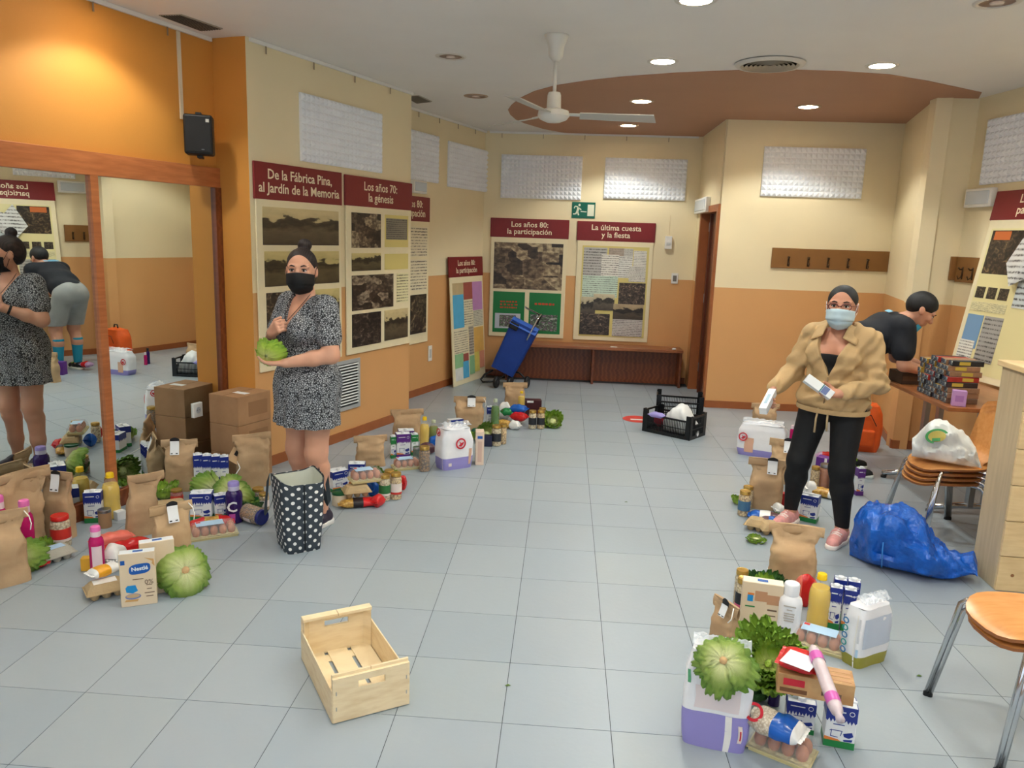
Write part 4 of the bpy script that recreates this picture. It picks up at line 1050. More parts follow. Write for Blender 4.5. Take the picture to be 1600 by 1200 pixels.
def lettuce(label, loc, rz, r, kind='light', seed=0, tilt=None, n=15, loose=1.0, squash=.9, heart='pale', stem=False, name='lettuce', hs=.42):
    """head of leaves; local +z is the crown, the stem points down"""
    t = thing(name, label, 'vegetable', loc, rz, 'lettuces and cabbages', tilt)
    rd = random.Random(seed)
    for k in (kind, heart):
        if k not in _leaves: _leaves[k] = [leaf_mesh(k, 5+i, .75+.35*i) for i in range(3)]
    hm = MB(); hm.grid(lambda u, v: tuple(Vector((math.cos(2*PI*u)*math.sin(PI*v), math.sin(2*PI*u)*math.sin(PI*v), -math.cos(PI*v)*squash+squash*1.15))*r*(hs+.06*nz(math.cos(2*PI*u)*2, math.sin(2*PI*u)*2, v*3, seed))), 18, 12, wrap=True)
    me = hm.mesh('heart', LEAFM[heart], True); ul = me.uv_layers.new(name='UVMap')
    for lp in me.loops: ul.data[lp.index].uv = (.5, .25+.3*(me.vertices[lp.vertex_index].co.z/(2*r)))
    obj('heart', me, t)
    for k in range(n):
        ring = k/n; a = k*2.39996+rd.uniform(-.2, .2); lean = (.02+.34*ring**1.5)*loose*loose+rd.uniform(-.05, .05)
        sc = r*(.48+.50*ring**.8+.06*rd.random())
        src = _leaves[heart if k < n*.3 else kind]
        M = Matrix.Rotation(a, 4, 'Z') @ Matrix.Rotation(lean, 4, 'X')
        o = obj('leaf', src[rd.randrange(3)], t)
        o.matrix_local = M @ Matrix.Diagonal((sc, sc, sc*squash/.9, 1))
    if stem: part('stem', MB().lathe([(.0001, -.012), (r*.2, -.010), (r*.26, .03)], 12), mat('cut stem', (198, 160, 112), .7), t, True)
    return t
# ================================================================ groceries on the floor
def depth(gx, gy, z=0.0): return float((np.array([gx, gy, z])-CC)@CF)
def spot(cx, yb, back, z=0.0):
    gx, gy = G(cx, yb, z); L_ = math.hypot(gx, gy)
    return gx+gx/L_*back, gy+gy/L_*back
def dims(cx, yb, wpx, ytop, rot, dk, z=0.0):
    gx, gy = G(cx, yb, z); mpp = depth(gx, gy, z)/FPX; c, s = abs(math.cos(rot)), abs(math.sin(rot))
    w = wpx*mpp/(c+dk*s); d = dk*w
    x, y = spot(cx, yb, d/2*c+w/2*s, z)
    h = None
    if ytop is not None:
        bx, by = spot(cx, yb, (d*c+w*s)*.8, z); h = ZH(cx, ytop, bx, by)-z
    return (x, y, z), bearing(x, y)+rot, w, d, h
def BAG(cx, yb, wpx, ytop, label, rot=0.0, dk=.5, z=0.0, seed=None, **k):
    l, rz, w, d, h = dims(cx, yb, wpx, None, rot, dk, z)
    h = ZH(cx, ytop, l[0], l[1])-z
    BAG.n += 1
    return paper_bag(label, l, rz, w, d, h, seed if seed is not None else BAG.n, **k)
BAG.n = 0
def MILK(cx, yb, wpx, ytop, label, rot=0.0, dk=.75, z=0.0, **k):
    l, rz, w, d, h = dims(cx, yb, wpx, ytop, rot, dk, z); MILK.n += 1
    return milk_carton(label, l, rz, w, d, h*.95, seed=MILK.n, **k)
MILK.n = 0
def BOX(cx, yb, wpx, ytop, label, m, rot=0.0, dk=.4, z=0.0, **k):
    l, rz, w, d, h = dims(cx, yb, wpx, ytop, rot, dk, z)
    return box_pack(label, l, rz, w, d, h, m, **k)
def ROUND(fn, cx, yb, wpx, ytop, label, *a, z=0.0, rz=None, **k):
    l, b, w, d, h = dims(cx, yb, wpx, ytop, 0, .95, z)
    h = ZH(cx, ytop, l[0], l[1])-z
    return fn(label, l, w, h, *a, rz=b if rz is None else b+rz, **k)
def LET(cx, yb, rpx, label, z=0.0, rot=0.0, pitch=0.0, **k):
    gx, gy = G(cx, yb, z); r = rpx*depth(gx, gy, z)/FPX
    x, y = spot(cx, yb, r*.85, z); b = bearing(x, y)+rot
    dy = .9*r*math.sin(pitch)
    return lettuce(label, (x-math.sin(b)*dy, y+math.cos(b)*dy, z+r*.92-.9*r*math.cos(pitch)), b, r, tilt=(pitch, 0), **k)
def PACK(cx, yb, wpx, label, mats, rot=0.0, d=.12, h=.06, z=0.0, **k):
    gx, gy = G(cx, yb, z); mpp = depth(gx, gy, z)/FPX; c, s = abs(math.cos(rot)), abs(math.sin(rot))
    w = (wpx*mpp-d*s)/max(c, .3); x, y = spot(cx, yb, d/2*c+w/2*s*.8, z)
    return pouch(label, (x, y, z), bearing(x, y)+rot, w, d, h, mats, **k)
def EGGT(cx, yb, label, rot=0.0, nx=5, ny=2, z=0.0, **k):
    x, y = spot(cx, yb, .06, z); return egg_tray(label, (x, y, z), bearing(x, y)+rot, nx, ny, **k)
def EGGC(cx, yb, label, rot=0.0, nx=3, ny=2, z=0.0, **k):
    x, y = spot(cx, yb, .06, z); return egg_carton(label, (x, y, z), bearing(x, y)+rot, nx, ny, **k)
RED = mat('glossy red wrap', (204, 34, 36), .25, var=.12, vscale=18); SALMON = mat('salmon wrap', (226, 112, 96), .3); ORAN = mat('orange wrap', (238, 166, 40), .3, var=.1, vscale=20)
WRAPW = mat('white wrap', (238, 236, 232), .3, var=.04, vscale=18); BLUEW = mat('glossy blue wrap', (24, 92, 184), .25, var=.12, vscale=20); PASTA = ramp_mat('pasta in film', 'voronoi', 60, [(0, (226, 186, 96)), (.8, (168, 118, 46))], .3)
BROWNW = mat('brown wrap', (92, 56, 62), .3, var=.15, vscale=20); GREENW = mat('glossy green wrap', (20, 128, 62), .25, var=.1, vscale=20); RICE = ramp_mat('rice in film', 'voronoi', 130, [(0, (232, 224, 208)), (.7, (176, 160, 138))], .3)
MAGENTA = mat('pink gel', (206, 34, 112), .12, trans=.15, ior=1.3); PINKCAP = mat('pink cap', (240, 120, 190), .35); PALEPINK = mat('pale pink cap', (236, 214, 222), .35)
VIOLET = mat('violet bottle', (48, 26, 92), .15); LILAC = mat('lilac cap', (160, 146, 214), .35)
JARRED = mat('jar label red', (204, 52, 42), .45); JARGRN = mat('jar label green', (46, 112, 60), .45); JARWHT = mat('jar label white', (230, 216, 208), .45); JARBLK = mat('jar label black', (40, 42, 48), .45); REDLID = mat('red lid', (206, 40, 34), .3); BLUELID = mat('navy lid', (26, 36, 110), .3); GREENLID = mat('green lid', (14, 84, 44), .3)
BEIGE = mat('cereal box beige', (222, 202, 172), .45); NBLUE = mat('logo blue', (22, 88, 170), .4); SKYB = mat('cup blue', (28, 140, 206), .4); GRAIN = mat('grain print', (206, 158, 96), .5); INK = mat('brown ink', (112, 84, 66), .5)
# -- against the mirror, far left
BAG(6, 922, 84, 800, 'large kraft bag cut by the left edge of the photo, nearest of all bags there', rot=.2, string=True, sticker=False)
BAG(36, 866, 76, 738, 'wide kraft bag with a slanting mouth behind the two pink bottles', rot=.5, sticker=False, lean=.10, dk=.26)
BAG(94, 846, 56, 736, 'kraft bag seen edge-on beside the jar with the red lid', rot=-.7, seed=4, dk=.38)
ROUND(gel_bottle, 6, 874, 22, 773, 'pink gel bottle cut by the left edge of the photo', MAGENTA, (PALEPINK, PINKCAP))
ROUND(gel_bottle, 45, 876, 23, 780, 'pink gel bottle with pink cap rising behind the lettuce at far left', MAGENTA, (PALEPINK, PINKCAP))
LET(40, 897, 23, 'loose green lettuce lying on a red packet at the far left', kind='light', seed=3, pitch=-1.9, rot=-.6, n=13)
LET(76, 876, 14, 'small lettuce with trailing leaves beside the grey egg carton', kind='bright', seed=8, pitch=.8, rot=.7, n=11, loose=1.25)
PACK(52, 893, 50, 'red shiny packet on the floor under the far left lettuce', (RED,), rot=-.2, d=.10, h=.055, seed=3)
EGGC(86, 882, 'grey egg carton with a pale label beside the far left lettuce', rot=.45, nx=3, ny=2, m=PULPG, labm=BLUELAB)
ROUND(jar, 97, 858, 29, 804, 'glass jar of white beans with a red lid and red label', WBEAN, REDLID, JARRED, band=JARWHT)
MILK(149, 818, 29, 762, 'milk carton in front of the mirror rail beside the oil bottle', rot=-.25)
ROUND(oil_bottle, 176, 812, 26, 738, 'sunflower oil bottle in front of the mirror post')
ROUND(tin, 165, 826, 19, 795, 'small tan tin in front of the oil bottle by the mirror', mat('tan tin', (170, 132, 96), .5), STEEL)
BOX(188, 814, 18, 796, 'small white carton box beside the oil bottle by the mirror', CWHITE, rot=.5, dk=.8)
BAG(222, 840, 54, 741, 'kraft bag leaning sideways before the mirror, second from its post', rot=.25, sticker=False, lean=.12, seed=7)
BAG(284, 770, 52, 686, 'upright kraft bag in front of the stacked cardboard boxes, left one', rot=-.15, seed=10)
LET(258, 782, 17, 'small green lettuce between two kraft bags by the mirror rail', kind='bright', seed=12, n=10)
ROUND(jar, 277, 790, 19, 764, 'small jar of red tomato sauce beside the mirror rail', TOMA, GOLD, JARRED)
EGGC(262, 806, 'kraft egg carton behind the kraft bag with the string', rot=.1, nx=4)
# -- cluster with the Nestle boxes
BAG(272, 889, 64, 786, 'kraft bag with a white sticker behind the big lettuce by the cereal boxes', rot=.25, string=True, seed=12)
ROUND(gel_bottle, 154, 901, 22, 821, 'pink gel bottle standing beside the two cereal boxes', MAGENTA, (PALEPINK, PINKCAP), labm=PALEPINK)
PACK(196, 876, 84, 'long shiny red packet behind the pink bottle by the cereal boxes', (RED,), rot=.35, d=.09, h=.08, seed=4)
PACK(176, 858, 62, 'salmon coloured packet lying behind the long red packet', (SALMON,), rot=.3, d=.09, h=.07, seed=5)
BOX(138, 893, 20, 868, 'yellow cardboard box beside the pink bottle', mat('yellow box', (232, 176, 52), .45), rot=-.3, dk=.8)
EGGC(166, 938, 'kraft egg carton with a white and orange label in front of the cereal boxes', rot=.15, nx=3, labm=WRAPW)
PACK(164, 906, 52, 'white and orange packet lying on top of the egg carton by the pink bottle', (WRAPW, ORAN), rot=.5, d=.08, h=.05, z=.078, split=(.15, .6), seed=6)
PACK(180, 893, 40, 'white packet standing between the pink bottle and the cereal boxes', (WRAPW,), rot=1.1, d=.09, h=.12, seed=8)
l, rz, w, d, h = dims(219, 947, 52, 858, -.08, .32)
def cereal(label, l, rz, w, d, h, front=True):
    t = box_pack(label, l, rz, w, d, h, BEIGE, 'cereal_box', 'cereal box', (), group='Nestlé cereal boxes')
    y = -d/2; Mf = Matrix(((1, 0, 0, 0), (0, 0, -1, y), (0, 1, 0, 0), (0, 0, 0, 1)))
    part('top_panel', MB().box(-w/2+.002, w/2-.002, -d/2+.002, d/2-.002, h-.001, h+.0008), CWHITE, t)
    part('top_logo', MB().box(-w*.12, w*.16, -d*.2, d*.2, h+.0008, h+.0014), NBLUE, t)
    if not front: return t
    pill = [(w*(.14*0+.06)+.30*w*math.copysign(abs(math.cos(a))**.6, math.cos(a)), h*.70+.095*h*math.copysign(abs(math.sin(a))**.7, math.sin(a))+.04*h*math.cos(a)*.5) for a in [2*PI*i/24 for i in range(24)]]
    lg = part('logo_plate', MB().prism(pill, 0, .0012, 0, Mf), NBLUE, t)
    lettering(lg, 'Nestlé', CWHITE, (w*.06, y-.0018, h*.705), width=w*.46, bold=.03, rot=(PI/2, -.05, 0))
    part('age_badge', MB().box(-w*.46, -w*.34, y-.001, y, h*.80, h*.88), NBLUE, t)
    part('cup_print', MB().prism([(-.36*w, .36*h), (-.34*w, .28*h), (-.16*w, .25*h), (-.02*w, .29*h), (-.06*w, .36*h), (-.08*w, .40*h), (-.30*w, .40*h)], 0, .0012, 0, Mf), SKYB, t)
    part('bowl_print', MB().prism([(-.08*w-.22*w*math.cos(a)*-1-.08*w, .19*h+.055*h*math.sin(a)) for a in [2*PI*i/18 for i in range(18)]], 0, .0010, 0, Mf), mat('bowl blue', (120, 132, 178), .5), t)
    part('porridge_print', MB().prism([(-.16*w+.19*w*math.cos(a), .20*h+.036*h*math.sin(a)) for a in [2*PI*i/18 for i in range(18)]], 0, .0014, 0, Mf), mat('porridge', (196, 166, 128), .5), t)
    part('grain_print', MB().prism([(-.40*w, .10*h), (-.05*w, .09*h), (0, .13*h), (-.36*w, .135*h)], 0, .0011, 0, Mf), GRAIN, t)
    part('wheat_print', MB().prism([(.20*w, .90*h), (.46*w, .86*h), (.48*w, .72*h), (.40*w, .78*h), (.42*w, .82*h)], 0, .0008, 0, Mf), GRAIN, t)
    lettering(t, '0%', INK, (w*.30, y-.0012, h*.435), width=w*.24, bold=.0)
    for k, (zz, ww_) in enumerate(((.50, .3), (.375, .16), (.30, .14), (.225, .28), (.16, .2))):
        face(t, 'small_print', w*(.0 if k == 0 else .30)-w*ww_/2, w*(.0 if k == 0 else .30)+w*ww_/2, h*zz, h*zz+h*.014, INK, y)
    return t
cereal('cream Nestlé cereal box with a blue cup, the front one of the pair', l, rz, w, d, h)
l2, rz2, *_ = dims(227, 938, 52, 850, .05, .32)
cereal('cream cereal box standing directly behind the front Nestlé box', (l2[0]+.03, l2[1]+.07, 0), rz2, w, d, h*1.02, front=False)
LET(287, 930, 28, 'large round pale lettuce with its cut stem up, beside the Nestlé boxes', kind='light', seed=21, pitch=-2.15, rot=.2, n=19, loose=1.3, stem=True)
LET(264, 893, 19, 'dark green leafy bunch between the cereal boxes and the large lettuce', kind='dark', heart='dark', seed=22, n=16, loose=1.3, name='leafy_greens')
PACK(236, 862, 34, 'dark red packet lying behind the cereal boxes', (mat('dark red wrap', (150, 24, 40), .3),), d=.09, h=.05, seed=9)
# -- cluster by the cardboard boxes
LP0 = Vector((P_P1[0]-P_P0[0], P_P1[1]-P_P0[1])).normalized(); brz = math.atan2(LP0.y, LP0.x)-PI/2
CARD = ramp_mat('cardboard', 'noise', 7, [(.3, (160, 120, 84)), (.7, (176, 136, 98))], .8, detail=6)
fc = Vector(G(376, 757)); cb_w, cb_d, cb_h = .26, .31, .200
ctr = fc + Vector((math.cos(brz), math.sin(brz)))*(-cb_w/2)+Vector((-math.sin(brz), math.cos(brz)))*(cb_d/2)
for k, nm in enumerate(('bottom', 'middle', 'top')):
    t = thing('cardboard_box', '%s one of the three stacked brown cardboard boxes' % ('lowest', 'middle', 'topmost')[k], 'box', (ctr.x, ctr.y, k*(cb_h+.002)), brz, 'stacked cardboard boxes')
    part('box_body', MB().box(-cb_w/2, cb_w/2, -cb_d/2, cb_d/2, 0, cb_h), CARD, t, bevel=.003)
    part('flap_seam', MB().box(-.002, .002, -cb_d/2+.004, cb_d/2-.004, cb_h-.0005, cb_h+.001), mat('seam brown', (120, 88, 58), .8), t)
    part('side_print', MB().box(cb_w/2-.0005, cb_w/2+.0008, -.06, .12, .05, .15), mat('faint print', (150, 112, 78), .8), t)
    if k == 2: part('address_label', MB().box(-.02, .09, -.05, .0, cb_h, cb_h+.0012), LABELW, t)
for k, cx in enumerate((311, 325, 339, 352)):
    MILK(cx, 768-k*.5, 12.8, 705+k, 'blue topped milk carton behind the round lettuce, %s of the row of four' % ('leftmost', 'second', 'third', 'rightmost')[k], rot=.0, dk=1.2, group='row of milk cartons by the cardboard boxes')
BAG(396, 764, 56, 678, 'tall kraft bag beside the cardboard boxes, without sticker', rot=.2, sticker=False, seed=14, dk=.4)
LET(320, 782, 20, 'round pale lettuce in front of the row of blue milk cartons', kind='light', seed=31, pitch=-1.4, rot=.8, n=13)
LET(365, 794, 20, 'pale lettuce head with brown stem leaning over the milk cartons', kind='light', seed=32, pitch=-2.0, rot=-.1, n=16, loose=1.3, stem=True, z=.03)
LET(392, 802, 18, 'green lettuce leaves behind the violet bottle', kind='dark', heart='light', seed=33, n=11, loose=1.2)
gx, gy = spot(364, 772, .1)
t = thing('paper_tag', 'kraft paper tag on a string lying on the lettuce by the boxes', 'tag', (gx, gy, .19), bearing(gx, gy), None, (R(-35), R(35)))
part('card', MB().box(-.038, .038, -.002, .002, 0, .10), KRAFT2, t); part('print', MB().box(-.012, .012, -.0028, -.0015, .05, .085), LABELK, t)
part('string', MB().tube([(.03, -.003, .02), (.06, -.03, -.02), (.05, -.06, -.09)], .003, 6), STRING, t, True)
MILK(317, 815, 36, 763, 'milk carton behind the red pasta packet and the egg box, left one', rot=-.2)
MILK(346, 811, 24, 768, 'milk carton between the lettuce and the violet bottle', rot=.2)
vb = ROUND(gel_bottle, 367, 819, 26, 752, 'dark violet gel bottle with a lilac cap', VIOLET, (mat('pale lilac', (200, 196, 224), .35), LILAC))
gx, gy = spot(367, 819, -.002); dpx = depth(gx, gy)/FPX
lettering(vb, 'C', CWHITE, (-.012, -13.2*dpx, 27*dpx*1.02), size=.085, bold=.02)
part('bottle_print', MB().box(-.03, .004, -13.2*dpx, -13.0*dpx, 6*dpx, 17*dpx), mat('print magenta', (186, 84, 170), .4), vb)
PACK(330, 832, 66, 'red and yellow pasta packet behind the clear egg box', (RED, PASTA), rot=.05, d=.09, h=.075, split=(.36, .68), seed=12)
EGGT(334, 843, 'clear egg box with a blue label beside the violet bottle', rot=.12, nx=5)
ROUND(jar, 404, 794, 20, 762, 'gold lidded jar behind the handle of the polka dot bag, left one', LENT, GOLD, JARGRN)
ROUND(jar, 413, 799, 16, 770, 'gold lidded jar behind the handle of the polka dot bag, right one', CHICK, GOLD, JARWHT)
gx, gy = spot(384, 816, .03)
lj = jar('jar lying on its side with a navy blue lid beside the polka dot bag', (gx, gy, .056), .105, .15, LENT, BLUELID, JARWHT, rz=bearing(gx, gy)+R(62), tilt=None)
lj.rotation_euler = (R(92), 0, bearing(gx, gy)+R(40))
# -- cluster right of the polka dot bag
MILK(527, 770, 36, 729, 'milk carton just right of the polka dot bag', rot=.55)
MILK(558, 762, 27, 719, 'blue topped milk carton in front of the kraft bag near the polka dot bag', rot=-.1)
BAG(579, 731, 50, 681, 'kraft bag without sticker behind the stacked egg boxes', rot=.1, sticker=False, seed=16)
EGGC(557, 779, 'kraft egg carton stacked under the clear egg box near the polka dot bag', rot=.2, nx=3, z=.055)
PACK(560, 796, 60, 'bag of pasta lying under the kraft egg carton', (PASTA, mat('pasta label black', (44, 34, 34), .4), RED), rot=.1, d=.09, h=.055, split=(.35, .62), seed=14)
EGGT(571, 755, 'clear egg box on top of the stack near the polka dot bag', rot=.3, nx=4, z=.135)
PACK(590, 795, 26, 'red pasta packet end pointing at the viewer beside the two jars', (RED,), rot=.9, d=.07, h=.075, seed=15)
PACK(583, 778, 24, 'blue packet squeezed between the egg cartons and the jars', (BLUEW,), rot=.8, d=.08, h=.1, seed=16)
ROUND(tin, 531, 792, 24, 768, 'green lidded tub on the floor beside the polka dot bag', mat('tub cream', (214, 200, 178), .5), GREENLID)
LET(585, 760, 14, 'small pale lettuce behind the two tall jars', kind='light', seed=41, n=11, pitch=.5)
LET(607, 757, 13, 'small yellow green lettuce behind the two tall jars, right one', kind='bright', seed=42, n=10)
ROUND(jar, 601, 784, 18.5, 741, 'tall bean jar with a green label, left of the pair', WBEAN, GOLD, JARGRN, band=JARWHT)
ROUND(jar, 618.5, 782, 18.5, 738, 'tall chickpea jar with a pale label, right of the pair', CHICK, GOLD, JARWHT, band=JARRED)
ROUND(jar, 608, 772, 17, 734, 'third jar hidden behind the pair of tall jars', WBEAN, GOLD)
PACK(629, 768, 14, 'small red packet standing at the right of the chickpea jar', (RED,), rot=1.3, d=.05, h=.11, seed=17)
# -- cluster with the white and lilac diaper pack
BAG(636, 690, 48, 640, 'kraft bag behind the purple milk cartons', rot=.05, sticker=False, seed=19)
MILK(629, 717, 24, 673, 'purple milk carton in front, above the egg box', rot=.2, top=CPURP, base=CPURP)
MILK(634, 706, 26, 668, 'purple milk carton behind the front purple one', rot=.1, top=CPURP, base=CPURP)
MILK(614, 717, 10, 679, 'green and white milk carton left of the purple ones', rot=.2, top=CGREEN, dk=1.2)
MILK(647, 712, 13, 675, 'green and white milk carton right of the purple ones', rot=.2, top=CGREEN, dk=1.2)
ROUND(oil_bottle, 663, 703, 15, 651, 'sunflower oil bottle behind the diaper pack with the red ring')
ROUND(oil_bottle, 677, 700, 15, 656, 'dark green olive oil bottle beside the sunflower oil bottle', OILG, mat('pale green cap', (196, 206, 176), .4))
PACK(679, 703, 20, 'small blue packet standing behind the diaper pack', (BLUEW,), rot=.3, d=.06, h=.11, seed=18)
PACK(668, 712, 26, 'brown and violet packet squeezed beside the diaper pack', (BROWNW,), rot=.2, d=.09, h=.09, seed=19)
EGGT(635, 735, 'clear egg box in front of the purple milk cartons', rot=.3, nx=4)
ROUND(jar, 663, 738, 17.5, 697, 'lentil jar standing in front of the diaper pack with the red ring', LENT, GOLD)
ROUND(tin, 651, 720, 12, 698, 'small tin between the egg box and the lentil jar', mat('tin grey green', (96, 112, 104), .4), STEEL)
DIAW = mat('diaper white', (240, 240, 244), .35, var=.03, vscale=12); LILB = mat('diaper lilac', (150, 142, 206), .35); OLIVE = mat('diaper olive', (158, 152, 58), .4)
l, rz, w, d, h = dims(709, 737, 64, 664, .5, .6)
dp, sh = soft_pack('white and lilac diaper pack with a red ring emblem in the middle row', l, rz, w, d, h, DIAW, LILB, .3, seed=1)
pack_emblem(dp, w*.02, -d/2-.014, h*.66, .042); pack_emblem(dp, -w*.50, d*.05, h*.92, .03, -PI/2)
on_pack(dp, sh, .79, .83, .10, .5, SKINP, 'baby_print', .003); on_pack(dp, sh, .70, .73, .10, .18, JARWHT, 'size_print', .002); on_pack(dp, sh, .565, .575, .0, .3, JARWHT, 'white_seam', .002)
BOX(748.5, 727, 14, 671, 'narrow pale cereal box standing beside the diaper pack', mat('pale pink box', (228, 204, 184), .45), rot=.05, dk=1.6, prints=[(.2, .8, .80, .88, NBLUE, 'logo_plate'), (.25, .75, .1, .72, mat('faint pink print', (214, 180, 162), .5), 'side_print')])
# -- cluster before the trolley
BAG(733, 672, 46, 620, 'kraft bag with a white sticker behind the tall green bottle', rot=0, string=True, seed=23)
BOX(711, 676, 26, 653, 'white and navy carton lying behind the diaper pack film', CWHITE, rot=.5, dk=.5, name='milk_carton', cat='carton', prints=[(0, 1, .35, 1, NAVY, 'navy_side')])
PACK(742, 683, 14, 'dark green packet beside the sticker bag', (mat('bottle green wrap', (16, 84, 56), .3),), rot=.3, d=.06, h=.07, seed=20)
LET(760, 692, 14, 'small pale lettuce behind the two tan jars in the middle row', kind='light', seed=51, n=11, pitch=.8)
LET(745, 688, 9, 'little green lettuce leaf bunch next to the narrow cereal box', kind='bright', seed=52, n=8)
ROUND(jar, 775, 698, 15.5, 664, 'tan jar with a black label, left of the middle row pair', WBEAN, GOLD, JARBLK)
ROUND(jar, 786, 695, 10.5, 663, 'tan jar half hidden behind the black labelled jar', CHICK, GOLD)
BOX(762, 698, 13, 679, 'dark blue tin box beside the narrow cereal box', mat('dark blue tin', (34, 36, 66), .35), dk=.9)
ROUND(oil_bottle, 773, 672, 13.5, 623, 'tall green bottle standing among the packets near the trolley', mat('green gel', (58, 118, 26), .2), mat('pale green cap', (196, 206, 176), .4))
# -- farthest left cluster
BAG(804, 636, 36, 598, 'kraft bag nearest to the blue shopping trolley', rot=.05, sticker=False, seed=25)
ROUND(oil_bottle, 814, 644, 11, 611, 'oil bottle in front of the kraft bag by the trolley')
MILK(766, 668, 13, 633, 'milk carton behind the green bottle near the trolley', rot=.1)
PACK(788, 656, 19, 'tall white packet at the back of the heap near the trolley', (WRAPW,), d=.08, h=.16, seed=22)
PACK(810, 648, 30, 'blue packet on top of the heap near the trolley', (BLUEW,), rot=-.3, d=.12, h=.08, z=.09, seed=23)
PACK(791, 651, 18, 'green packet in the heap near the trolley', (GREENW,), rot=.2, d=.10, h=.07, z=.07, seed=24)
PACK(811, 660, 30, 'red packet in the heap near the trolley', (RED,), rot=-.4, d=.1, h=.08, z=.03, seed=25)
PACK(787, 671, 24, 'pasta packet at the foot of the heap near the trolley', (PASTA,), rot=-.2, d=.09, h=.08, seed=26)
PACK(804, 673, 20, 'white flour packet at the foot of the heap near the trolley', (WRAPW,), rot=-.4, d=.07, h=.08, seed=27)
BOX(832, 652, 27, 623, 'dark maroon box behind the two front jars near the trolley', mat('maroon box', (70, 30, 36), .35), rot=.1, dk=.6, prints=[(.1, .5, .86, .98, WRAPW, 'white_print')])
ROUND(jar, 831.5, 671, 12.5, 641, 'bean jar with a black label before the maroon box, left one', WBEAN, GOLD, JARBLK)
ROUND(jar, 844.5, 671, 12.5, 641, 'lentil jar with a black label before the maroon box, right one', CHICK, GOLD, JARBLK)
ROUND(jar, 847, 662, 12, 637, 'jar hidden behind the lentil jar at the end of the row', LENT, GOLD)
LET(863, 670, 13, 'cauliflower in green leaves at the end of the left row', kind='bright', heart='pale', seed=61, n=11, pitch=.8, loose=1.1, name='cauliflower')
# -- right hand row, far end
BAG(1193, 668, 40, 630, 'kraft bag at the far end of the right row behind the diaper pack', rot=.05, sticker=False, seed=31)
l, rz, w, d, h = dims(1188, 716, 74, 660, -.12, .42)
dp, sh = soft_pack('diaper pack with a baby print and red ring in the right row', l, rz, w, d, h, DIAW, LILB, .22, seed=2)
pack_emblem(dp, -w*.38, -d/2-.010, h*.60, .036)
on_pack(dp, sh, .70, .745, .12, .58, SKINP, 'baby_print', .003); on_pack(dp, sh, .80, .86, .5, .58, PRED, 'script_print', .003); on_pack(dp, sh, .835, .85, .1, .3, PRED, 'size_print', .003)
BAG(1222, 757, 46, 686, 'kraft bag with a sticker half hidden behind the leg of the walking woman', rot=.05, seed=33)
BAG(1193, 797, 55, 716, 'kraft bag with a sticker beside the bean jars in the right row', rot=.05, seed=34)
ROUND(jar, 1161, 808, 19, 766, 'corn jar with a blue label, front one of the right row', CHICK, GOLD, mat('jar label blue', (70, 110, 140), .45))
ROUND(jar, 1166, 797, 17, 759, 'jar standing behind the corn jar in the right row', CHICK, GOLD)
LET(1155, 790, 9, 'little lettuce leaves behind the corn jar', kind='bright', seed=71, n=8)
BOX(1219, 792, 15, 768, 'small red box beside the kraft bag in the right row', mat('red box', (196, 34, 36), .4), dk=.8)
PACK(1196, 818, 50, 'blue and white rice packet in front of the sticker bag in the right row', (BLUEW, WRAPW, BROWNW), d=.1, h=.06, split=(.3, .62), seed=31)
PACK(1203, 822, 30, 'blue and brown packet before the rice packet in the right row', (BROWNW, BLUEW), d=.07, h=.05, split=(.4, .9), seed=32)
PACK(1216, 806, 22, 'white packet leaning on the small red box', (WRAPW,), rot=.6, d=.09, h=.07, seed=33)
EGGC(1180, 832, 'kraft egg carton in the right row beside the blue packets', rot=-.2, nx=2, ny=2, m=PULP)
EGGC(1200, 838, 'second kraft egg carton tucked behind the large kraft bag', rot=.4, nx=2, ny=2, m=PULP)
LET(1180, 850, 12, 'limp pale lettuce leaf on the floor before the egg carton', kind='bright', heart='pale', seed=72, n=7, loose=1.3, squash=.6)
MILK(1263, 817, 29, 768, 'milk carton between the feet of the walking woman', rot=-.2)
LET(1222, 820, 10, 'small green lettuce at the foot of the walking woman', kind='light', seed=73, n=8)
PACK(1288, 781, 52, 'pasta packet in white wrap behind the walking woman', (WRAPW, PASTA, WRAPW), rot=-.3, d=.1, h=.06, split=(.15, .66), seed=34)
ROUND(jar, 1286, 766, 18, 724, 'jar of peppers seen between the legs of the walking woman', mat('pepper preserve', (178, 98, 38), .4), STEEL)
ROUND(jar, 1271, 766, 14, 728, 'small jar left of the pepper jar between the legs', CHICK, GOLD)
PACK(1266, 775, 18, 'white packet beside the small jar between the legs', (WRAPW,), rot=.3, d=.07, h=.1, seed=35)
BOX(1306, 772, 20, 735, 'dark red box beside the pepper jar', mat('maroon box', (70, 30, 36), .35), dk=.6)
BOX(1288, 747, 30, 712, 'purple and white milk carton lying behind the pepper jar', mat('carton purple', (96, 44, 134), .35), rot=-.3, dk=.7, name='milk_carton', cat='carton', prints=[(.5, .65, .2, 1, CWHITE, 'white_strip')])
PACK(1289, 722, 26, 'red and lilac packet on the heap behind the walking woman', (mat('lilac wrap', (178, 140, 176), .3), RED), d=.1, h=.07, split=(.3, .8), seed=36, z=.03)
MILK(1340, 775, 15, 727, 'purple milk carton alone to the right of the walking woman', rot=.5, top=CPURP, base=CPURP, dk=.9)
ROUND(gel_bottle, 1243, 690, 8, 655, 'dark bottle beside the far diaper pack', VIOLET, (BLACKP,))
ROUND(gel_bottle, 1236, 692, 7, 664, 'small pink bottle beside the dark bottle', MAGENTA, (PALEPINK,))
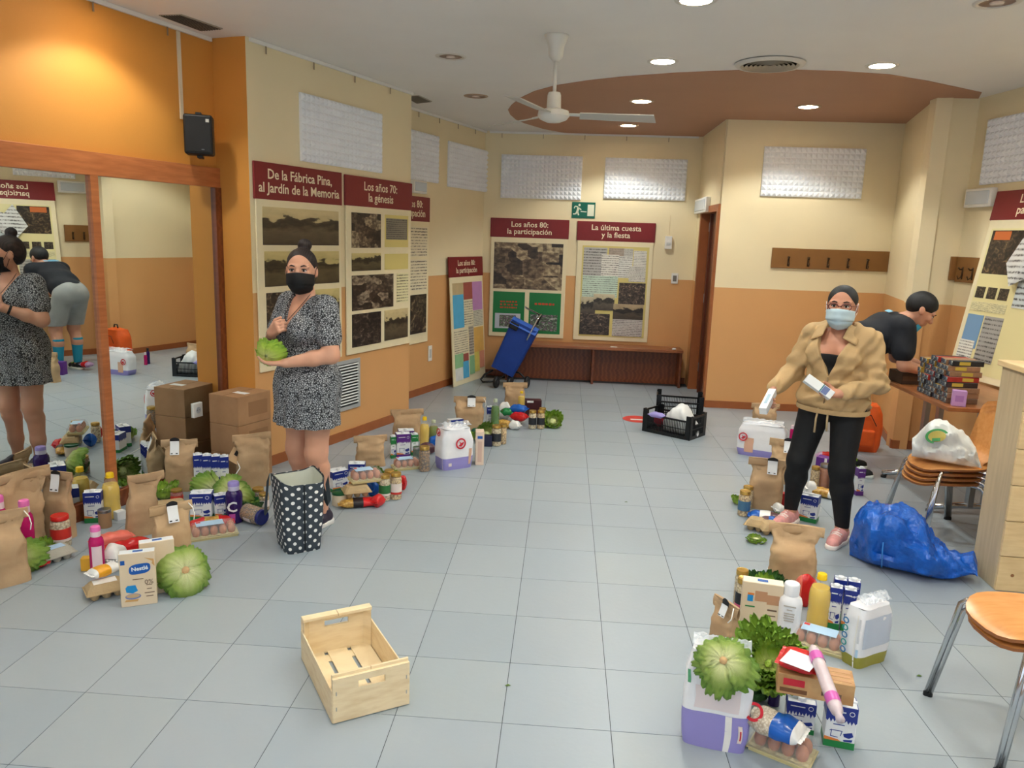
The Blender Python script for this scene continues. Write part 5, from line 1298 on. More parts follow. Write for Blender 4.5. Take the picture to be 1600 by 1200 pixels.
# -- big front cluster on the right
BAG(1234, 921, 76, 819, 'tall kraft bag standing behind the big right cluster', rot=.05, sticker=False, seed=40, mk=KRAFT2)
ROUND(jar, 1157, 962, 22, 902, 'bean jar with a pink and black label beside the beige cereal box', WBEAN, GOLD, JARBLK, band=mat('jar pink', (214, 96, 132), .4))
ROUND(jar, 1155, 948, 21, 889, 'bean jar behind the pink labelled jar', WBEAN, GOLD)
LET(1192, 938, 25, 'dark green leafy bunch behind the beige cereal box', kind='dark', heart='bright', seed=81, n=16, loose=1.3, name='leafy_greens')
l, rz, w, d, h = dims(1184, 994, 62, 903, .08, .36)
cb = box_pack('beige cereal box with a small blue figure in the right cluster', l, rz, w, d, h, BEIGE, 'cereal_box', 'cereal box')
y = -d/2
part('top_panel', MB().box(-w/2+.002, w/2-.002, -d/2+.002, d/2-.002, h-.001, h+.0008), mat('box top cream', (236, 224, 202), .45), cb)
part('top_logo', MB().box(-w*.14, w*.12, -d*.2, d*.2, h+.0008, h+.0014), NBLUE, cb)
for x0, x1, z0, z1, m_, nm in ((-.18, .12, .66, .85, mat('box sign tan', (190, 142, 106), .5), 'sign_print'), (.12, .42, .62, .80, mat('box sign tan', (190, 142, 106), .5), 'sign_print'), (-.36, -.22, .64, .76, SKYB, 'figure_print'), (-.36, -.2, .76, .80, CORNG, 'hat_print'), (-.40, -.16, .53, .555, CGREEN, 'green_line'), (.15, .38, .50, .53, INK, 'small_print'), (.1, .36, .40, .42, INK, 'small_print')):
    face(cb, nm, x0*w, x1*w, z0*h, z1*h, m_, y)
Mf = Matrix(((1, 0, 0, 0), (0, 0, -1, y), (0, 1, 0, 0), (0, 0, 0, 1)))
part('bowl_print', MB().prism([(-.12*w, .08*h), (.34*w, .06*h), (.36*w, .22*h), (.16*w, .40*h), (.02*w, .28*h), (-.1*w, .24*h)], 0, .0012, 0, Mf), mat('print grey', (186, 176, 166), .5), cb)
wb = ROUND(gel_bottle, 1228, 1006, 36, 908, 'white shampoo bottle with grey print in the right cluster', mat('bottle white', (236, 236, 240), .3), (mat('bottle white', (236, 236, 240), .3),))
gx, gy = spot(1228, 1006, 0); q = depth(gx, gy)/FPX
for k, (z0, ww) in enumerate(((62, 18), (56, 8), (50, 16), (46, 15), (42, 16), (38, 14))): part('small_print', MB().box(-ww/2*q, ww/2*q, -18.3*q, -17.6*q, z0*q, (z0+1.6)*q), mat('print grey', (186, 176, 166), .5), wb)
part('barcode', MB().box(-13*q, -6*q, -17.6*q, -16.2*q, 16*q, 26*q), mat('barcode', (90, 90, 96), .5), wb)
PACK(1256, 952, 38, 'orange and red packet standing behind the oil bottle in the right cluster', (SALMON, RED), rot=.2, d=.07, h=.16, split=(.25, 1.0), seed=41)
ROUND(oil_bottle, 1275, 985, 33, 894, 'sunflower oil bottle in the big right cluster')
for k, (cx, yb) in enumerate(((1299, 985), (1321, 987), (1306, 968), (1327, 970))):
    MILK(cx, yb, 19.5, (908, 912, 896, 899)[k], ('milk carton in the right cluster beside the oil bottle, front left of four', 'milk carton in the right cluster, front right of four', 'milk carton in the right cluster, rear left of four', 'milk carton in the right cluster, rear right of four')[k], rot=.1, dk=1.0, group='four milk cartons in the right cluster')
EGGT(1284, 1022, 'clear egg box below the oil bottle in the right cluster', rot=-.12, nx=5)
l, rz, w, d, h = dims(1346, 1050, 72, 930, .95, .5)
dp, sh = soft_pack('white diaper pack with an olive base at the right of the big cluster', l, rz, w, d, h, DIAW, OLIVE, .2, seed=5)
for k in range(5):
    M = Matrix.Translation((-w/2-.013, d*.22, h*(.26+.125*k))) @ Matrix.Rotation(-PI/2, 4, 'Z') @ Matrix.Rotation(PI/2, 4, 'X')
    part('round_icon', MB().lathe([(.009, 0), (.009, .002), (.014, .002), (.014, 0)], 18, 0, M, cap=False), (mat('icon blue', (60, 120, 170), .4), mat('icon teal', (60, 150, 150), .4))[k % 2], dp)
on_pack(dp, sh, .515, .53, .0, .9, WRAPW, 'white_seam', .003); on_pack(dp, sh, .545, .59, .2, .34, BLUELAB, 'barcode_label', .003); on_pack(dp, sh, .55, .585, .45, .85, mat('faint grey print', (206, 208, 214), .5), 'small_print', .003); on_pack(dp, sh, .66, .86, .35, .85, mat('faint blue print', (196, 206, 222), .5), 'side_print', .003)
BAG(1128, 1022, 54, 938, 'small kraft bag seen edge-on behind the lilac diaper pack', rot=-.8, seed=44, string=True)
l, rz, w, d, h = dims(1113, 1172, 102, 1004, .02, .42)
dp, sh = soft_pack('big white diaper pack with a lilac base, nearest in the right cluster', l, rz, w, d, h, DIAW, LILB, .38, seed=6, squash=.03)
on_pack(dp, sh, .755, .77, .0, .38, WRAPW, 'white_seam', .002); on_pack(dp, sh, .80, .835, .12, .3, JARWHT, 'size_label', .003); on_pack(dp, sh, .81, .822, .15, .25, PRED, 'size_mark', .004); on_pack(dp, sh, .62, .66, .66, .8, mat('print leaf green', (90, 170, 120), .4), 'leaf_print', .003); on_pack(dp, sh, .70, .80, .42, .66, mat('faint pink baby', (236, 222, 222), .5), 'faint_print', .002)
LET(1126, 1077, 29, 'lettuce head with pale core lying on the big lilac diaper pack', z=.272, kind='light', seed=91, pitch=-2.35, n=20, loose=1.3, stem=True)
LET(1197, 1072, 36, 'bright green curly lettuce in the middle of the right cluster', z=.13, kind='bright', heart='bright', seed=92, hs=.16, pitch=.7, n=26, loose=1.25)
LET(1180, 1096, 20, 'dark green lettuce leaves under the curly lettuce', z=.0, kind='dark', heart='dark', seed=93, n=10, loose=1.2)
MILK(1246, 1146, 46, 1080, 'milk carton under the cookie box, left one', rot=.12)
MILK(1306, 1170, 50, 1083, 'milk carton at the front right corner of the right cluster', rot=.18)
ROUND(gel_bottle, 1208, 1105, 18, 1062, 'dark bottle behind the rice packet in the right cluster', VIOLET, (BLACKP,))
l, rz, w, d, h = dims(1268, 1100, 118, None, .12, .42, .205)
ck = box_pack('flat wood coloured cookie box lying on the milk cartons', (l[0], l[1], .215), rz, w, d, .075, ramp_mat('cookie box print', 'noise', 12, [(.3, (170, 122, 72)), (.7, (206, 164, 112))], .4, stretch=(1, 6, 1)), 'cookie_box', 'box')
face(ck, 'red_print', -w*.42, -w*.14, .035, .06, PRED, -d/2); face(ck, 'small_print', w*.08, w*.34, .02, .035, INK, -d/2); face(ck, 'round_prints', -w*.46, -w*.1, .01, .025, mat('cookie brown', (120, 78, 44), .5), -d/2)
for k in range(3): part('finger_print', MB().box(w*.18, w*.46, -d*.35+k*d*.27, -d*.2+k*d*.27, .0745, .0762), mat('biscuit print', (196, 150, 108), .5), ck)
PACK(1246, 1058, 62, 'red packet with a white label lying on the cookie box', (RED,), rot=-.15, d=.14, h=.045, z=.293, seed=44)
gx, gy = spot(1248, 1046, .05, .335)
tag(obj('white_card', MB().box(-.05, .05, -.05, .05, 0, .0015).mesh('white_card', LABELW), None, (gx, gy, .341), (0, 0, bearing(gx, gy)-.3)), 'white card lying on the red packet in the right cluster', 'card')
gx, gy = spot(1286, 1085, .08, .33)
st = thing('sausage_stick', 'long sausage in pink and white wrap lying across the cookie box', 'sausage', (gx, gy, .34), bearing(gx, gy)+R(-72), None, (0, R(8)))
SAUS = mat('sausage wrap', (206, 190, 196), .3, var=.1, vscale=30)
part('wrapper', MB().lathe([(.006, -.17), (.016, -.15), (.021, -.12), (.022, .12), (.018, .15), (.010, .16), (.014, .185)], 14, 0, Matrix.Rotation(PI/2, 4, 'Y')), SAUS, st, True)
for a_ in (-.10, .10): part('pink_band', MB().lathe([(.0228, a_-.02), (.0228, a_+.02)], 14, 0, Matrix.Rotation(PI/2, 4, 'Y'), cap=False), mat('band pink', (206, 96, 176), .35), st, True)
EGGT(1220, 1192, 'clear egg box at the bottom of the right cluster', rot=-.22, nx=4)
PACK(1210, 1168, 92, 'blue and white rice bag lying on the nearest egg box', (RICE, BLUEW, WRAPW), rot=-.28, d=.11, h=.075, z=.085, split=(.45, .86), seed=45)
gx, gy = spot(1190, 1140, .02, .16); pk = [o for o in COL.objects if o.get('label', '') == 'blue and white rice bag lying on the nearest egg box'][0]
on = MB().lathe([(.022, 0), (.022, .002), (.032, .002), (.032, 0)], 20, 0, Matrix.Translation((-.07, -.035, .074)) @ Matrix.Rotation(R(50), 4, 'X'), cap=False); part('emblem', on, PRED, pk)

for px_, py_, lb in ((978, 785, 'tiny green leaf scrap on the open floor near the middle'), (793, 1072, 'tiny green leaf scrap on a tile joint in front'), (1436, 1057, 'tiny twig scrap on the floor beside the chair leg')):
    gx, gy = G(px_, py_)
    tag(obj('leaf_scrap', MB().add([(-.012, 0, .001), (0, -.006, .003), (.014, .002, .001), (.002, .008, .004)], [(0, 1, 2, 3)]).mesh('leaf_scrap', mat('scrap green', (84, 110, 40), .6)), None, (gx, gy, .001)), lb, 'leaf')
# ================================================================ larger things
# ---- wooden fruit crate
PLY = ramp_mat('poplar wood', 'noise', 4, [(.3, (222, 196, 152)), (.55, (238, 218, 180)), (.8, (228, 204, 164))], .6, stretch=(2, 2, 9), detail=6)
ang = math.atan2(.148, .239); cw, cl = .285, .475
cen = Vector((-.75, 2.417))+Vector((math.cos(ang), math.sin(ang)))*cw/2+Vector((-math.sin(ang), math.cos(ang)))*cl/2
cr = thing('wooden_crate', 'empty pale wooden fruit crate with hand holes on the open floor', 'crate', (cen.x, cen.y, 0), ang)
eh, sh_ = .185, .125
for s in (-1, 1):
    y0, y1 = (s*cl/2-.006, s*cl/2+.006)
    mb = MB(); hx, z0, z1 = .05, eh*.66, eh*.80
    mb.box(-cw/2, cw/2, y0, y1, .004, z0); mb.box(-cw/2, cw/2, y0, y1, z1, eh-.012); mb.box(-cw/2, -hx, y0, y1, z0, z1); mb.box(hx, cw/2, y0, y1, z0, z1)
    part('end_panel', mb, PLY, cr)
    for q in (-1, 1): part('top_strip', MB().box(min(0, q*cw/2)+(.001 if q > 0 else 0), max(0, q*cw/2)-(.001 if q < 0 else 0), s*cl/2-s*.020-.014, s*cl/2-s*.006+.010, eh-.014, eh), PLY, cr, bevel=.002)
    for q in (-1, 1):
        part('corner_post', MB().prism([(q*cw/2-q*.004, s*(cl/2-.006)), (q*cw/2-q*.030, s*(cl/2-.006)), (q*cw/2-q*.004, s*(cl/2-.032))], .006, eh-.014), PLY, cr)
        part('staple', MB().box(q*(cw/2-.012)-.0015, q*(cw/2-.012)+.0015, s*(cl/2+.006)-.0015, s*(cl/2+.006)+.0015, .05, .064), STEEL, cr)
        part('staple', MB().box(q*(cw/2-.012)-.0015, q*(cw/2-.012)+.0015, s*(cl/2+.006)-.0015, s*(cl/2+.006)+.0015, .11, .124), STEEL, cr)
for q in (-1, 1): part('side_panel', MB().box(q*cw/2-.0025, q*cw/2+.0025, -cl/2, cl/2, .002, sh_), PLY, cr)
for k in (-1, 0, 1): part('floor_slat', MB().box(k*.096-.040, k*.096+.040, -cl/2+.006, cl/2-.006, .006, .011), PLY, cr)
for y in (-cl/2+.05, cl/2-.05): part('floor_batten', MB().box(-cw/2+.004, cw/2-.004, y-.025, y+.025, .001, .006), PLY, cr)

# ---- polka dot shopping bag
def dot_mat():
    m = bpy.data.materials.new('polka dot cloth'); m.use_nodes = True; nt = m.node_tree; N = nt.nodes; L = nt.links; b = N['Principled BSDF']; b.inputs['Roughness'].default_value = .7
    uv = N.new('ShaderNodeTexCoord'); sp = N.new('ShaderNodeSeparateXYZ'); L.new(uv.outputs['UV'], sp.inputs[0])
    def mth(op, a, c=None):
        n = N.new('ShaderNodeMath'); n.operation = op
        for i, q in enumerate((a, c)):
            if q is None: continue
            if isinstance(q, (int, float)): n.inputs[i].default_value = q
            else: L.new(q, n.inputs[i])
        return n.outputs[0]
    def lattice(ox, oy):
        fx = mth('SUBTRACT', mth('FRACT', mth('ADD', sp.outputs[0], ox)), .5); fy = mth('SUBTRACT', mth('FRACT', mth('ADD', sp.outputs[1], oy)), .5)
        return mth('SQRT', mth('ADD', mth('MULTIPLY', fx, fx), mth('MULTIPLY', fy, fy)))
    d = mth('MINIMUM', lattice(0, 0), lattice(.5, .5)); lt = mth('LESS_THAN', d, .165)
    mx = N.new('ShaderNodeMix'); mx.data_type = 'RGBA'; mx.inputs[6].default_value = lin((54, 63, 72)); mx.inputs[7].default_value = lin((240, 240, 236)); L.new(lt, mx.inputs[0]); L.new(mx.outputs[2], b.inputs['Base Color'])
    return m
DOT = dot_mat()
A_, B_ = Vector(G(448, 868)), Vector(G(504, 858)); tang = math.atan2((B_-A_).y, (B_-A_).x); tw = (B_-A_).length; td = .24; thh = .40
tc_ = (A_+B_)/2+Vector((-math.sin(tang), math.cos(tang)))*td/2
tote = thing('tote_bag', 'dark grey polka dot shopping bag standing open in front of the woman', 'bag', (tc_.x, tc_.y, 0), tang)
def tote_pt(a, v):
    th = 2*PI*a; c, s_ = math.cos(th), math.sin(th); e = 2/6.0; k = 1+.26*v+.05*math.sin(PI*v)
    x = tw/2*k*math.copysign(abs(c)**e, c); y = td/2*(1+.10*v)*math.copysign(abs(s_)**e, s_)
    n = .006*nz(x*9, y*9, v*4, 3)
    return Vector((x*(1+n*4), y*(1+n*4), thh*v+(.015*math.sin(4*PI*a+1)*v if v > .8 else 0)))
me = bpy.data.meshes.new('bag_body'); nu, nv = 64, 16; vs = [tote_pt(i/nu, j/nv) for j in range(nv+1) for i in range(nu)]
fs = [(j*nu+i, j*nu+(i+1) % nu, (j+1)*nu+(i+1) % nu, (j+1)*nu+i) for j in range(nv) for i in range(nu)]+[tuple(range(nu-1, -1, -1))]
me.from_pydata(vs, [], fs); ul = me.uv_layers.new(name='UVMap')
per = [0.0]
for i in range(nu): per.append(per[-1]+(tote_pt((i+1)/nu, .3)-tote_pt(i/nu, .3)).length)
for p in me.polygons:
    ii = [v % nu for v in p.vertices]; wrapq = (max(ii) == nu-1 and min(ii) == 0)
    for li, vi in zip(p.loop_indices, p.vertices):
        i = vi % nu; i2 = nu if (wrapq and i == 0) else i
        ul.data[li].uv = (per[i2]/.058, (vi//nu)/nv*thh/.058)
me.materials.append(DOT); me.polygons.foreach_set('use_smooth', [True]*len(me.polygons)); me.update()
obj('bag_body', me, tote)
lin_ = MB(); lin_.grid(lambda a, v: tuple((lambda q: (q.x*.94, q.y*.92, q.z-.004))(tote_pt(a, .2+.8*v))), 40, 8, wrap=True); lin_.add([tuple((lambda q: (q.x*.93, q.y*.91, q.z))(tote_pt(i/40, .62))) for i in range(40)], [tuple(range(40))])
part('lining', lin_, mat('bag lining', (206, 208, 196), .8), tote, True)
part('centre_seam', MB().box(-.003, .003, -td/2*1.14, -td/2-.004, .02, thh*.96), mat('seam dark', (26, 30, 36), .8), tote)
STRAP = mat('strap dark grey', (40, 48, 54), .7)
for s in (-1, 1):
    def st_(u, v): 
        a = u*PI; x = s*(tw/2*1.30+.035*math.sin(a)+.01); y = -td*.36+td*.72*u
        z = thh*.96-.17*math.sin(a)**.8
        return (x+(.018*(v-.5) if True else 0), y, z+.05*(v-.5)*(1-.4*math.sin(a)))
    sm = MB(); sm.grid(st_, 18, 3); part('handle', sm, STRAP, tote, True)

# ---- black plastic crates
BCR = mat('crate black', (18, 19, 21), .32)
def plastic_crate(label, loc, rz, w, d, h, tilt=None):
    t = thing('plastic_crate', label, 'crate', loc, rz, 'black plastic crates', tilt)
    part('base', MB().box(-w/2, w/2, -d/2, d/2, 0, .012), BCR, t)
    for sx in (-1, 1):
        for sy in (-1, 1):
            mb = MB(); x, y = sx*w/2, sy*d/2
            mb.box(min(x, x-sx*.045), max(x, x-sx*.045), min(y, y-sy*.008), max(y, y-sy*.008), .012, h); mb.box(min(x, x-sx*.008), max(x, x-sx*.008), min(y, y-sy*.045), max(y, y-sy*.045), .012, h)
            part('corner_post', mb, BCR, t)
    for ax in (0, 1):
        for s in (-1, 1):
            L_ = (w if ax == 0 else d); mb = MB()
            top = h*(.80 if ax == 0 else .95)
            def bx(a0, a1, z0, z1, th=.006):
                if ax == 0: mb.box(a0, a1, s*d/2-s*.004-th/2, s*d/2-s*.004+th/2, z0, z1)
                else: mb.box(s*w/2-s*.004-th/2, s*w/2-s*.004+th/2, a0, a1, z0, z1)
            bx(-L_/2+.04, L_/2-.04, top-.016, top, .012); bx(-L_/2+.04, L_/2-.04, h*.40, h*.43); bx(-L_/2+.04, L_/2-.04, .012, .03)
            n = int(L_/.019)
            for k in range(n):
                x = -L_/2+.04+(L_-.08)*(k+.5)/n
                if ax == 1 and abs(x) < .05: bx(x-.0022, x+.0022, .03, top*.62)
                else: bx(x-.0022, x+.0022, .03, top-.014)
            if ax == 1: bx(-.055, .055, top*.60, top*.63)
            part('side_lattice', mb, BCR, t, kind='stuff')
    return t
c0, c1 = Vector(G(1003, 673)), Vector(G(1077, 689)); ca = math.atan2((c1-c0).y, (c1-c0).x); cw_ = (c1-c0).length
pc = (c0+c1)/2+Vector((-math.sin(ca), math.cos(ca)))*.15
plastic_crate('black plastic crate with a white bag inside, the nearer of the two', (pc.x, pc.y, 0), ca, cw_, .30, .215)
c2 = Vector((1.16, 7.40))
plastic_crate('black plastic crate standing behind the one with the white bag', (c2.x, c2.y, 0), R(-7), .44, .30, .29)
def lump(label, name, cat, loc, rz, prof, m, seed=0, nu=40, nv=24, crease=.02, group=None, scale=1.0, flat=True, smooth=True):
    """crumpled bag: prof(u)-> (height, half depth, x) along its length"""
    t = thing(name, label, cat, loc, rz, group)
    mb = MB()
    def f(u, v):
        h, dd, x, z0 = prof(u); th = PI*(1.0*v*2); c, s_ = math.cos(th), math.sin(th)
        y = dd*math.copysign(abs(c)**.75, c); z = z0+h/2+h/2*math.copysign(abs(s_)**.8, s_)
        n = nz(x*7, y*7, z*7, seed)*1.2-1.6*abs(nz(x*11, y*11, z*11, seed+3))+.5*abs(nz(x*24, y*24, z*24, seed+5))
        k = crease*min(1, h/.08)
        z = max(.001 if flat else -9, z+n*k*(.9 if s_ > -.2 else .1)); y += c*n*k; x += .5*k*nz(x*9, y*9, z*9, seed+8)
        return (x, y, z)
    mb.grid(f, nu, nv)
    part('bag_body', mb, m, t, smooth)
    return t
lump('white plastic bag lying inside the nearer black crate', 'plastic_bag', 'bag', (pc.x+.03, pc.y-.02, .014), ca, lambda u: (.27*math.sin(PI*u)**.6*(.75+.25*math.sin(PI*u)), .115*math.sin(PI*u)**.5+.001, (u-.5)*.36+.03, 0), mat('white bag', (228, 230, 230), .4), 3)
PACK(1026, 655, 26, 'lilac packet lying in the nearer black crate', (LILB,), d=.08, h=.05, z=.15, rot=-.5, seed=50)
PACK(1030, 668, 20, 'dark red packet lying in the nearer black crate', (mat('dark red wrap', (150, 24, 40), .3),), d=.08, h=.12, z=.014, rot=-.5, seed=51)

# ---- blue shopping trolley
TB = mat('trolley blue', (20, 62, 150), .6, var=.08, vscale=10, bump=.06, bscale=300)
tr = thing('shopping_trolley', 'blue fabric shopping trolley with black wheels beside the bench', 'trolley', (-.62, 8.86, 0), R(-6))
TM = Matrix.Translation((-.06, 0, .17)) @ Matrix.Rotation(R(24), 4, 'Y') @ Matrix.Rotation(R(-6), 4, 'X')
def tb_pt(a, v):
    th = 2*PI*a; c, s_ = math.cos(th), math.sin(th); e = 2/6; k = .86+.14*v
    x = .165*k*math.copysign(abs(c)**e, c); y = .115*k*math.copysign(abs(s_)**e, s_)
    return tuple(TM @ Vector((x+.006*nz(x*8, v*5, y*8, 1), y+.008*nz(x*7, v*6, 0, 2), v*.60)))
mb = MB(); mb.grid(tb_pt, 36, 12, wrap=True); mb.add([tb_pt(i/36, 0) for i in range(36)], [tuple(range(35, -1, -1))]); mb.add([tb_pt(i/36, .93) for i in range(36)], [tuple(range(36))])
part('bag_body', mb, TB, tr, True)
fl = MB(); fl.grid(lambda u, v: tuple(TM @ Vector(((u-.5)*.33, .12-.26*v, .61+.03*math.sin(PI*v)-.06*v*v*(1 if v > .8 else .4)))), 8, 8); part('flap', fl, mat('trolley blue light', (34, 92, 190), .55), tr, True)
part('dark_pocket', MB().box(-.16, -.05, -.13, -.118, .50, .58, 0, TM), BLACKP, tr, bevel=.01)
hm = MB(); hm.tube([TM @ Vector(p) for p in ((.10, -.125, .46), (.10, -.12, .62), (.10, -.06, .74), (.10, .04, .79), (.10, .1, .78))], .010, 8); hm.tube([TM @ Vector(p) for p in ((.10, .1, .78), (-.1, .1, .78), (-.10, .04, .79))], .010, 8)
part('handle', hm, CHROME, tr, True)
part('grip', MB().tube([TM @ Vector(p) for p in ((.10, .06, .79), (.10, .12, .74), (.10, .125, .66))], .015, 8), BLACKP, tr, True)
for x, y in ((-.10, -.16), (.06, -.19), (.24, -.04), (.02, .12)):
    M = Matrix.Translation((x, y, .068)) @ Matrix.Rotation(R(80), 4, 'Z') @ Matrix.Rotation(PI/2, 4, 'X')
    wh = part('wheel', MB().lathe([(.045, -.016), (.062, -.018), (.068, -.010), (.068, .010), (.062, .018), (.045, .016)], 24, 0, M), BLACKP, tr, 'auto')
    part('hub', MB().lathe([(.0001, -.02), (.02, -.02), (.02, .02), (.0001, .02)], 12, 0, M), mat('hub grey', (60, 60, 64), .4), wh)
part('frame_loop', MB().tube([(-.17, -.02, .18), (-.26, -.05, .13), (-.30, -.08, .07), (-.27, -.1, .045), (-.12, -.12, .07)], .012, 8), BLACKP, tr, True)
part('frame_loop', MB().tube([(.05, .0, .17), (.14, -.02, .17), (.20, -.03, .12), (.235, -.04, .07)], .012, 8), BLACKP, tr, True)
part('axle', MB().tube([(-.1, -.16, .068), (-.02, 0, .15), (.06, -.19, .068)], .009, 8), BLACKP, tr, True)

# ---- blue rubble bag
gx, gy = spot(1420, 905, .17); brz_ = bearing(gx, gy)-.03
def bprof(u):
    k = u; h = .335*(sstep(-.12, .10, k)**.6)*(1-.72*sstep(.30, .92, k))*(1-sstep(.97, 1.02, k)*.9)*(1.0 if k < .24 else 1.04-.04*k)
    dd = .20*(sstep(-.05, .2, k)**.7)*(1-.62*sstep(.5, 1, k))+.004
    return (max(h, .006), dd, -.31+.62*k, .05*sstep(.72, 1, k))
bb = lump('large crumpled shiny blue bag lying on the floor by the chairs', 'blue_bag', 'bag', (gx, gy, .0), brz_, bprof, mat('blue tarpaulin', (18, 92, 190), .22, var=.18, vscale=14, bump=.9, bscale=38), 7, nu=64, nv=44, crease=.04, smooth='auto')
part('seam', MB().tube([(-.13, -.185, .04), (-.135, -.205, .14), (-.14, -.17, .24), (-.15, -.08, .305)], .004, 6), mat('seam blue', (60, 140, 220), .3), bb, True)

# ---- plywood chairs
BEECH = ramp_mat('beech ply', 'noise', 5, [(.3, (206, 140, 78)), (.7, (222, 160, 96))], .24, stretch=(8, 1.5, 8), detail=5)
BEECHE = mat('ply edge', (150, 92, 50), .5)
def chair(label, loc, rz, sh=.45, back=True, group='plywood chairs', name='plywood_chair'):
    t = thing(name, label, 'chair', loc, rz, group)
    n = 26; th = .012
    def outline(k):                      # seat outline, front at -y
        a = 2*PI*k/n; c, s_ = math.cos(a), math.sin(a)
        x = .205*math.copysign(abs(c)**.75, c)*(1-.10*(s_+1)/2); y = .205*math.copysign(abs(s_)**.85, s_)
        return x, y
    def zc(x, y): return sh-.012*(1-(x/.21)**2)-.022*sstep(.12, .21, -y)+.006
    mb = MB(); rings = []
    for lev, dz in ((1, 0), (0, -th)):
        for q in (.0001, .35, .7, .93, 1.0): rings.append([(outline(k)[0]*q, outline(k)[1]*q, zc(outline(k)[0]*q, outline(k)[1]*q)+dz) for k in range(n)])
    vs = [p for r_ in rings for p in r_]; fs = []
    for a in range(4):
        for k in range(n): fs.append((a*n+k, a*n+(k+1) % n, (a+1)*n+(k+1) % n, (a+1)*n+k)); fs.append(((a+5)*n+k, (a+6)*n+k, (a+6)*n+(k+1) % n, (a+5)*n+(k+1) % n))
    mb.add(vs, fs); part('seat', mb, BEECH, t, True)
    ed = MB(); ed.add([(p[0]*1.0015, p[1]*1.0015, p[2]) for p in rings[4]]+[(p[0]*1.0015, p[1]*1.0015, p[2]) for p in rings[9]], [(k, (k+1) % n, n+(k+1) % n, n+k) for k in range(n)]); part('seat_edge', ed, BEECHE, t)
    if back:
        bm_ = MB()
        def bk(u, v, o=0.0):
            z = sh-.02+v*.40; w = .06+.135*sstep(.05, .45, v)-.02*sstep(.75, 1, v)
            if v > .86: w *= math.sqrt(max(0, 1-((v-.86)/.145)**2))
            x = (2*u-1)*w; y = .175+.10*v+.05*sstep(0, .25, v)-.035*(1-(2*u-1)**2)*v*0-.03*(2*u-1)**2*-1*v
            return (x, y-.045*((2*u-1)**2)*v+o, z)
        bm_.grid(lambda u, v: bk(u, v), 10, 14); bm_.grid(lambda u, v: bk(u, v, .011), 10, 14)
        part('backrest', bm_, BEECH, t, True)
    for sx in (-1, 1):
        for sy in (-1, 1):
            part('leg', MB().tube([(sx*.225, sy*.215, .008), (sx*.19, sy*.155, sh-.045), (sx*.178, sy*.14, sh-.026), (sx*.15, sy*.12, sh-.020), (sx*.03, sy*.03, sh-.022)], .0105, 10), CHROME, t, True)
            part('foot_cap', MB().lathe([(.012, 0), (.012, .014), (.0001, .014)], 10, 0, Matrix.Translation((sx*.225, sy*.215, 0))), BLACKP, t)
    part('under_plate', MB().lathe([(.0001, sh-.03), (.07, sh-.03), (.07, sh-.018), (.0001, sh-.018)], 16), STEEL, t)
    return t
chair('beech plywood chair at the right edge of the photo, lower of two', (1.735, 2.655, 0), R(-86), .425, back=True)
chair('beech plywood chair at the right edge of the photo, stacked on top', (1.725, 2.66, .0), R(-86), .455, back=True)
for k in range(4):
    chair('beech plywood chair in the stack beside the tables, %s of four' % ('lowest', 'second lowest', 'third', 'topmost')[k], (2.365+.008*k, 4.735, 0), R(-84), .365+.03*k, back=(k >= 1), group='stack of plywood chairs')
WBAG = mat('white carrier bag', (232, 234, 232), .35, var=.03, vscale=10)
gx, gy = 2.36, 4.70
wbag = lump('white carrier bag with a green and yellow logo on the stacked chairs', 'carrier_bag', 'bag', (gx, gy, .463), bearing(gx, gy)+R(-6), lambda u: (.27*math.sin(PI*min(1, u*.93+.07))**.45*(1.0-.30*u), .10*math.sin(PI*min(.98, u*.9+.08))**.6+.004, -.19+.38*u, 0), WBAG, 11, nu=48, nv=34, crease=.030, smooth='auto')
LG = mat('logo green', (60, 150, 80), .4); LY = mat('logo yellow', (232, 216, 120), .4)
M = Matrix.Translation((-.05, -.108, .17)) @ Matrix.Rotation(R(-14), 4, 'Y') @ Matrix.Rotation(R(62), 4, 'X') @ Matrix.Diagonal((1.35, 1, 1, 1))
lo = part('logo_ring', MB().lathe([(.036, 0), (.036, .003), (.047, .003), (.047, 0)], 24, 0, M, a0=R(20), a1=R(250), cap=False), LG, wbag)
part('logo_fill', MB().lathe([(.0001, .002), (.035, .002)], 20, 0, M), LY, lo); part('logo_mark', MB().box(-.02, .012, -.03, -.012, .002, .005, 0, M), LG, lo)

# ---- tables by the right wall
TOP = ramp_mat('table laminate', 'noise', 5, [(.3, (140, 86, 50)), (.7, (160, 102, 62))], .3, stretch=(6, 1, 6))
def table(label, x0, x1, y0, y1, z=.75):
    t = thing('folding_table', label, 'table', ((x0+x1)/2, (y0+y1)/2, 0), 0, 'brown tables by the right wall'); w, d = x1-x0, y1-y0
    part('table_top', MB().box(-w/2, w/2, -d/2, d/2, z-.028, z), TOP, t, bevel=.004)
    for s in (-1, 1):
        y = s*(d/2-.16)
        for q in (-1, 1): part('leg', MB().bar((q*.05, y, .05), (q*.05, y, z-.03), .035, .05), STEEL, t)
        part('foot', MB().tube([(-w/2+.04, y, .035), (-.1, y, .055), (.1, y, .055), (w/2-.04, y, .035)], .02, 10), CHROME, t, True)
        for q in (-1, 1): part('glide', MB().lathe([(.02, 0), (.022, .016), (.012, .02)], 12, 0, Matrix.Translation((q*(w/2-.05), y, 0))), BLACKP, t)
        part('top_bracket', MB().box(-w/2+.08, w/2-.08, y-.02, y+.02, z-.05, z-.028), STEEL, t)
    return t
table('brown table the man leans over, the farther of the two', 2.46, 3.16, 4.96, 6.04)
table('brown table behind the stacked chairs, the nearer of the two', 2.745, 3.30, 4.20, 4.94)
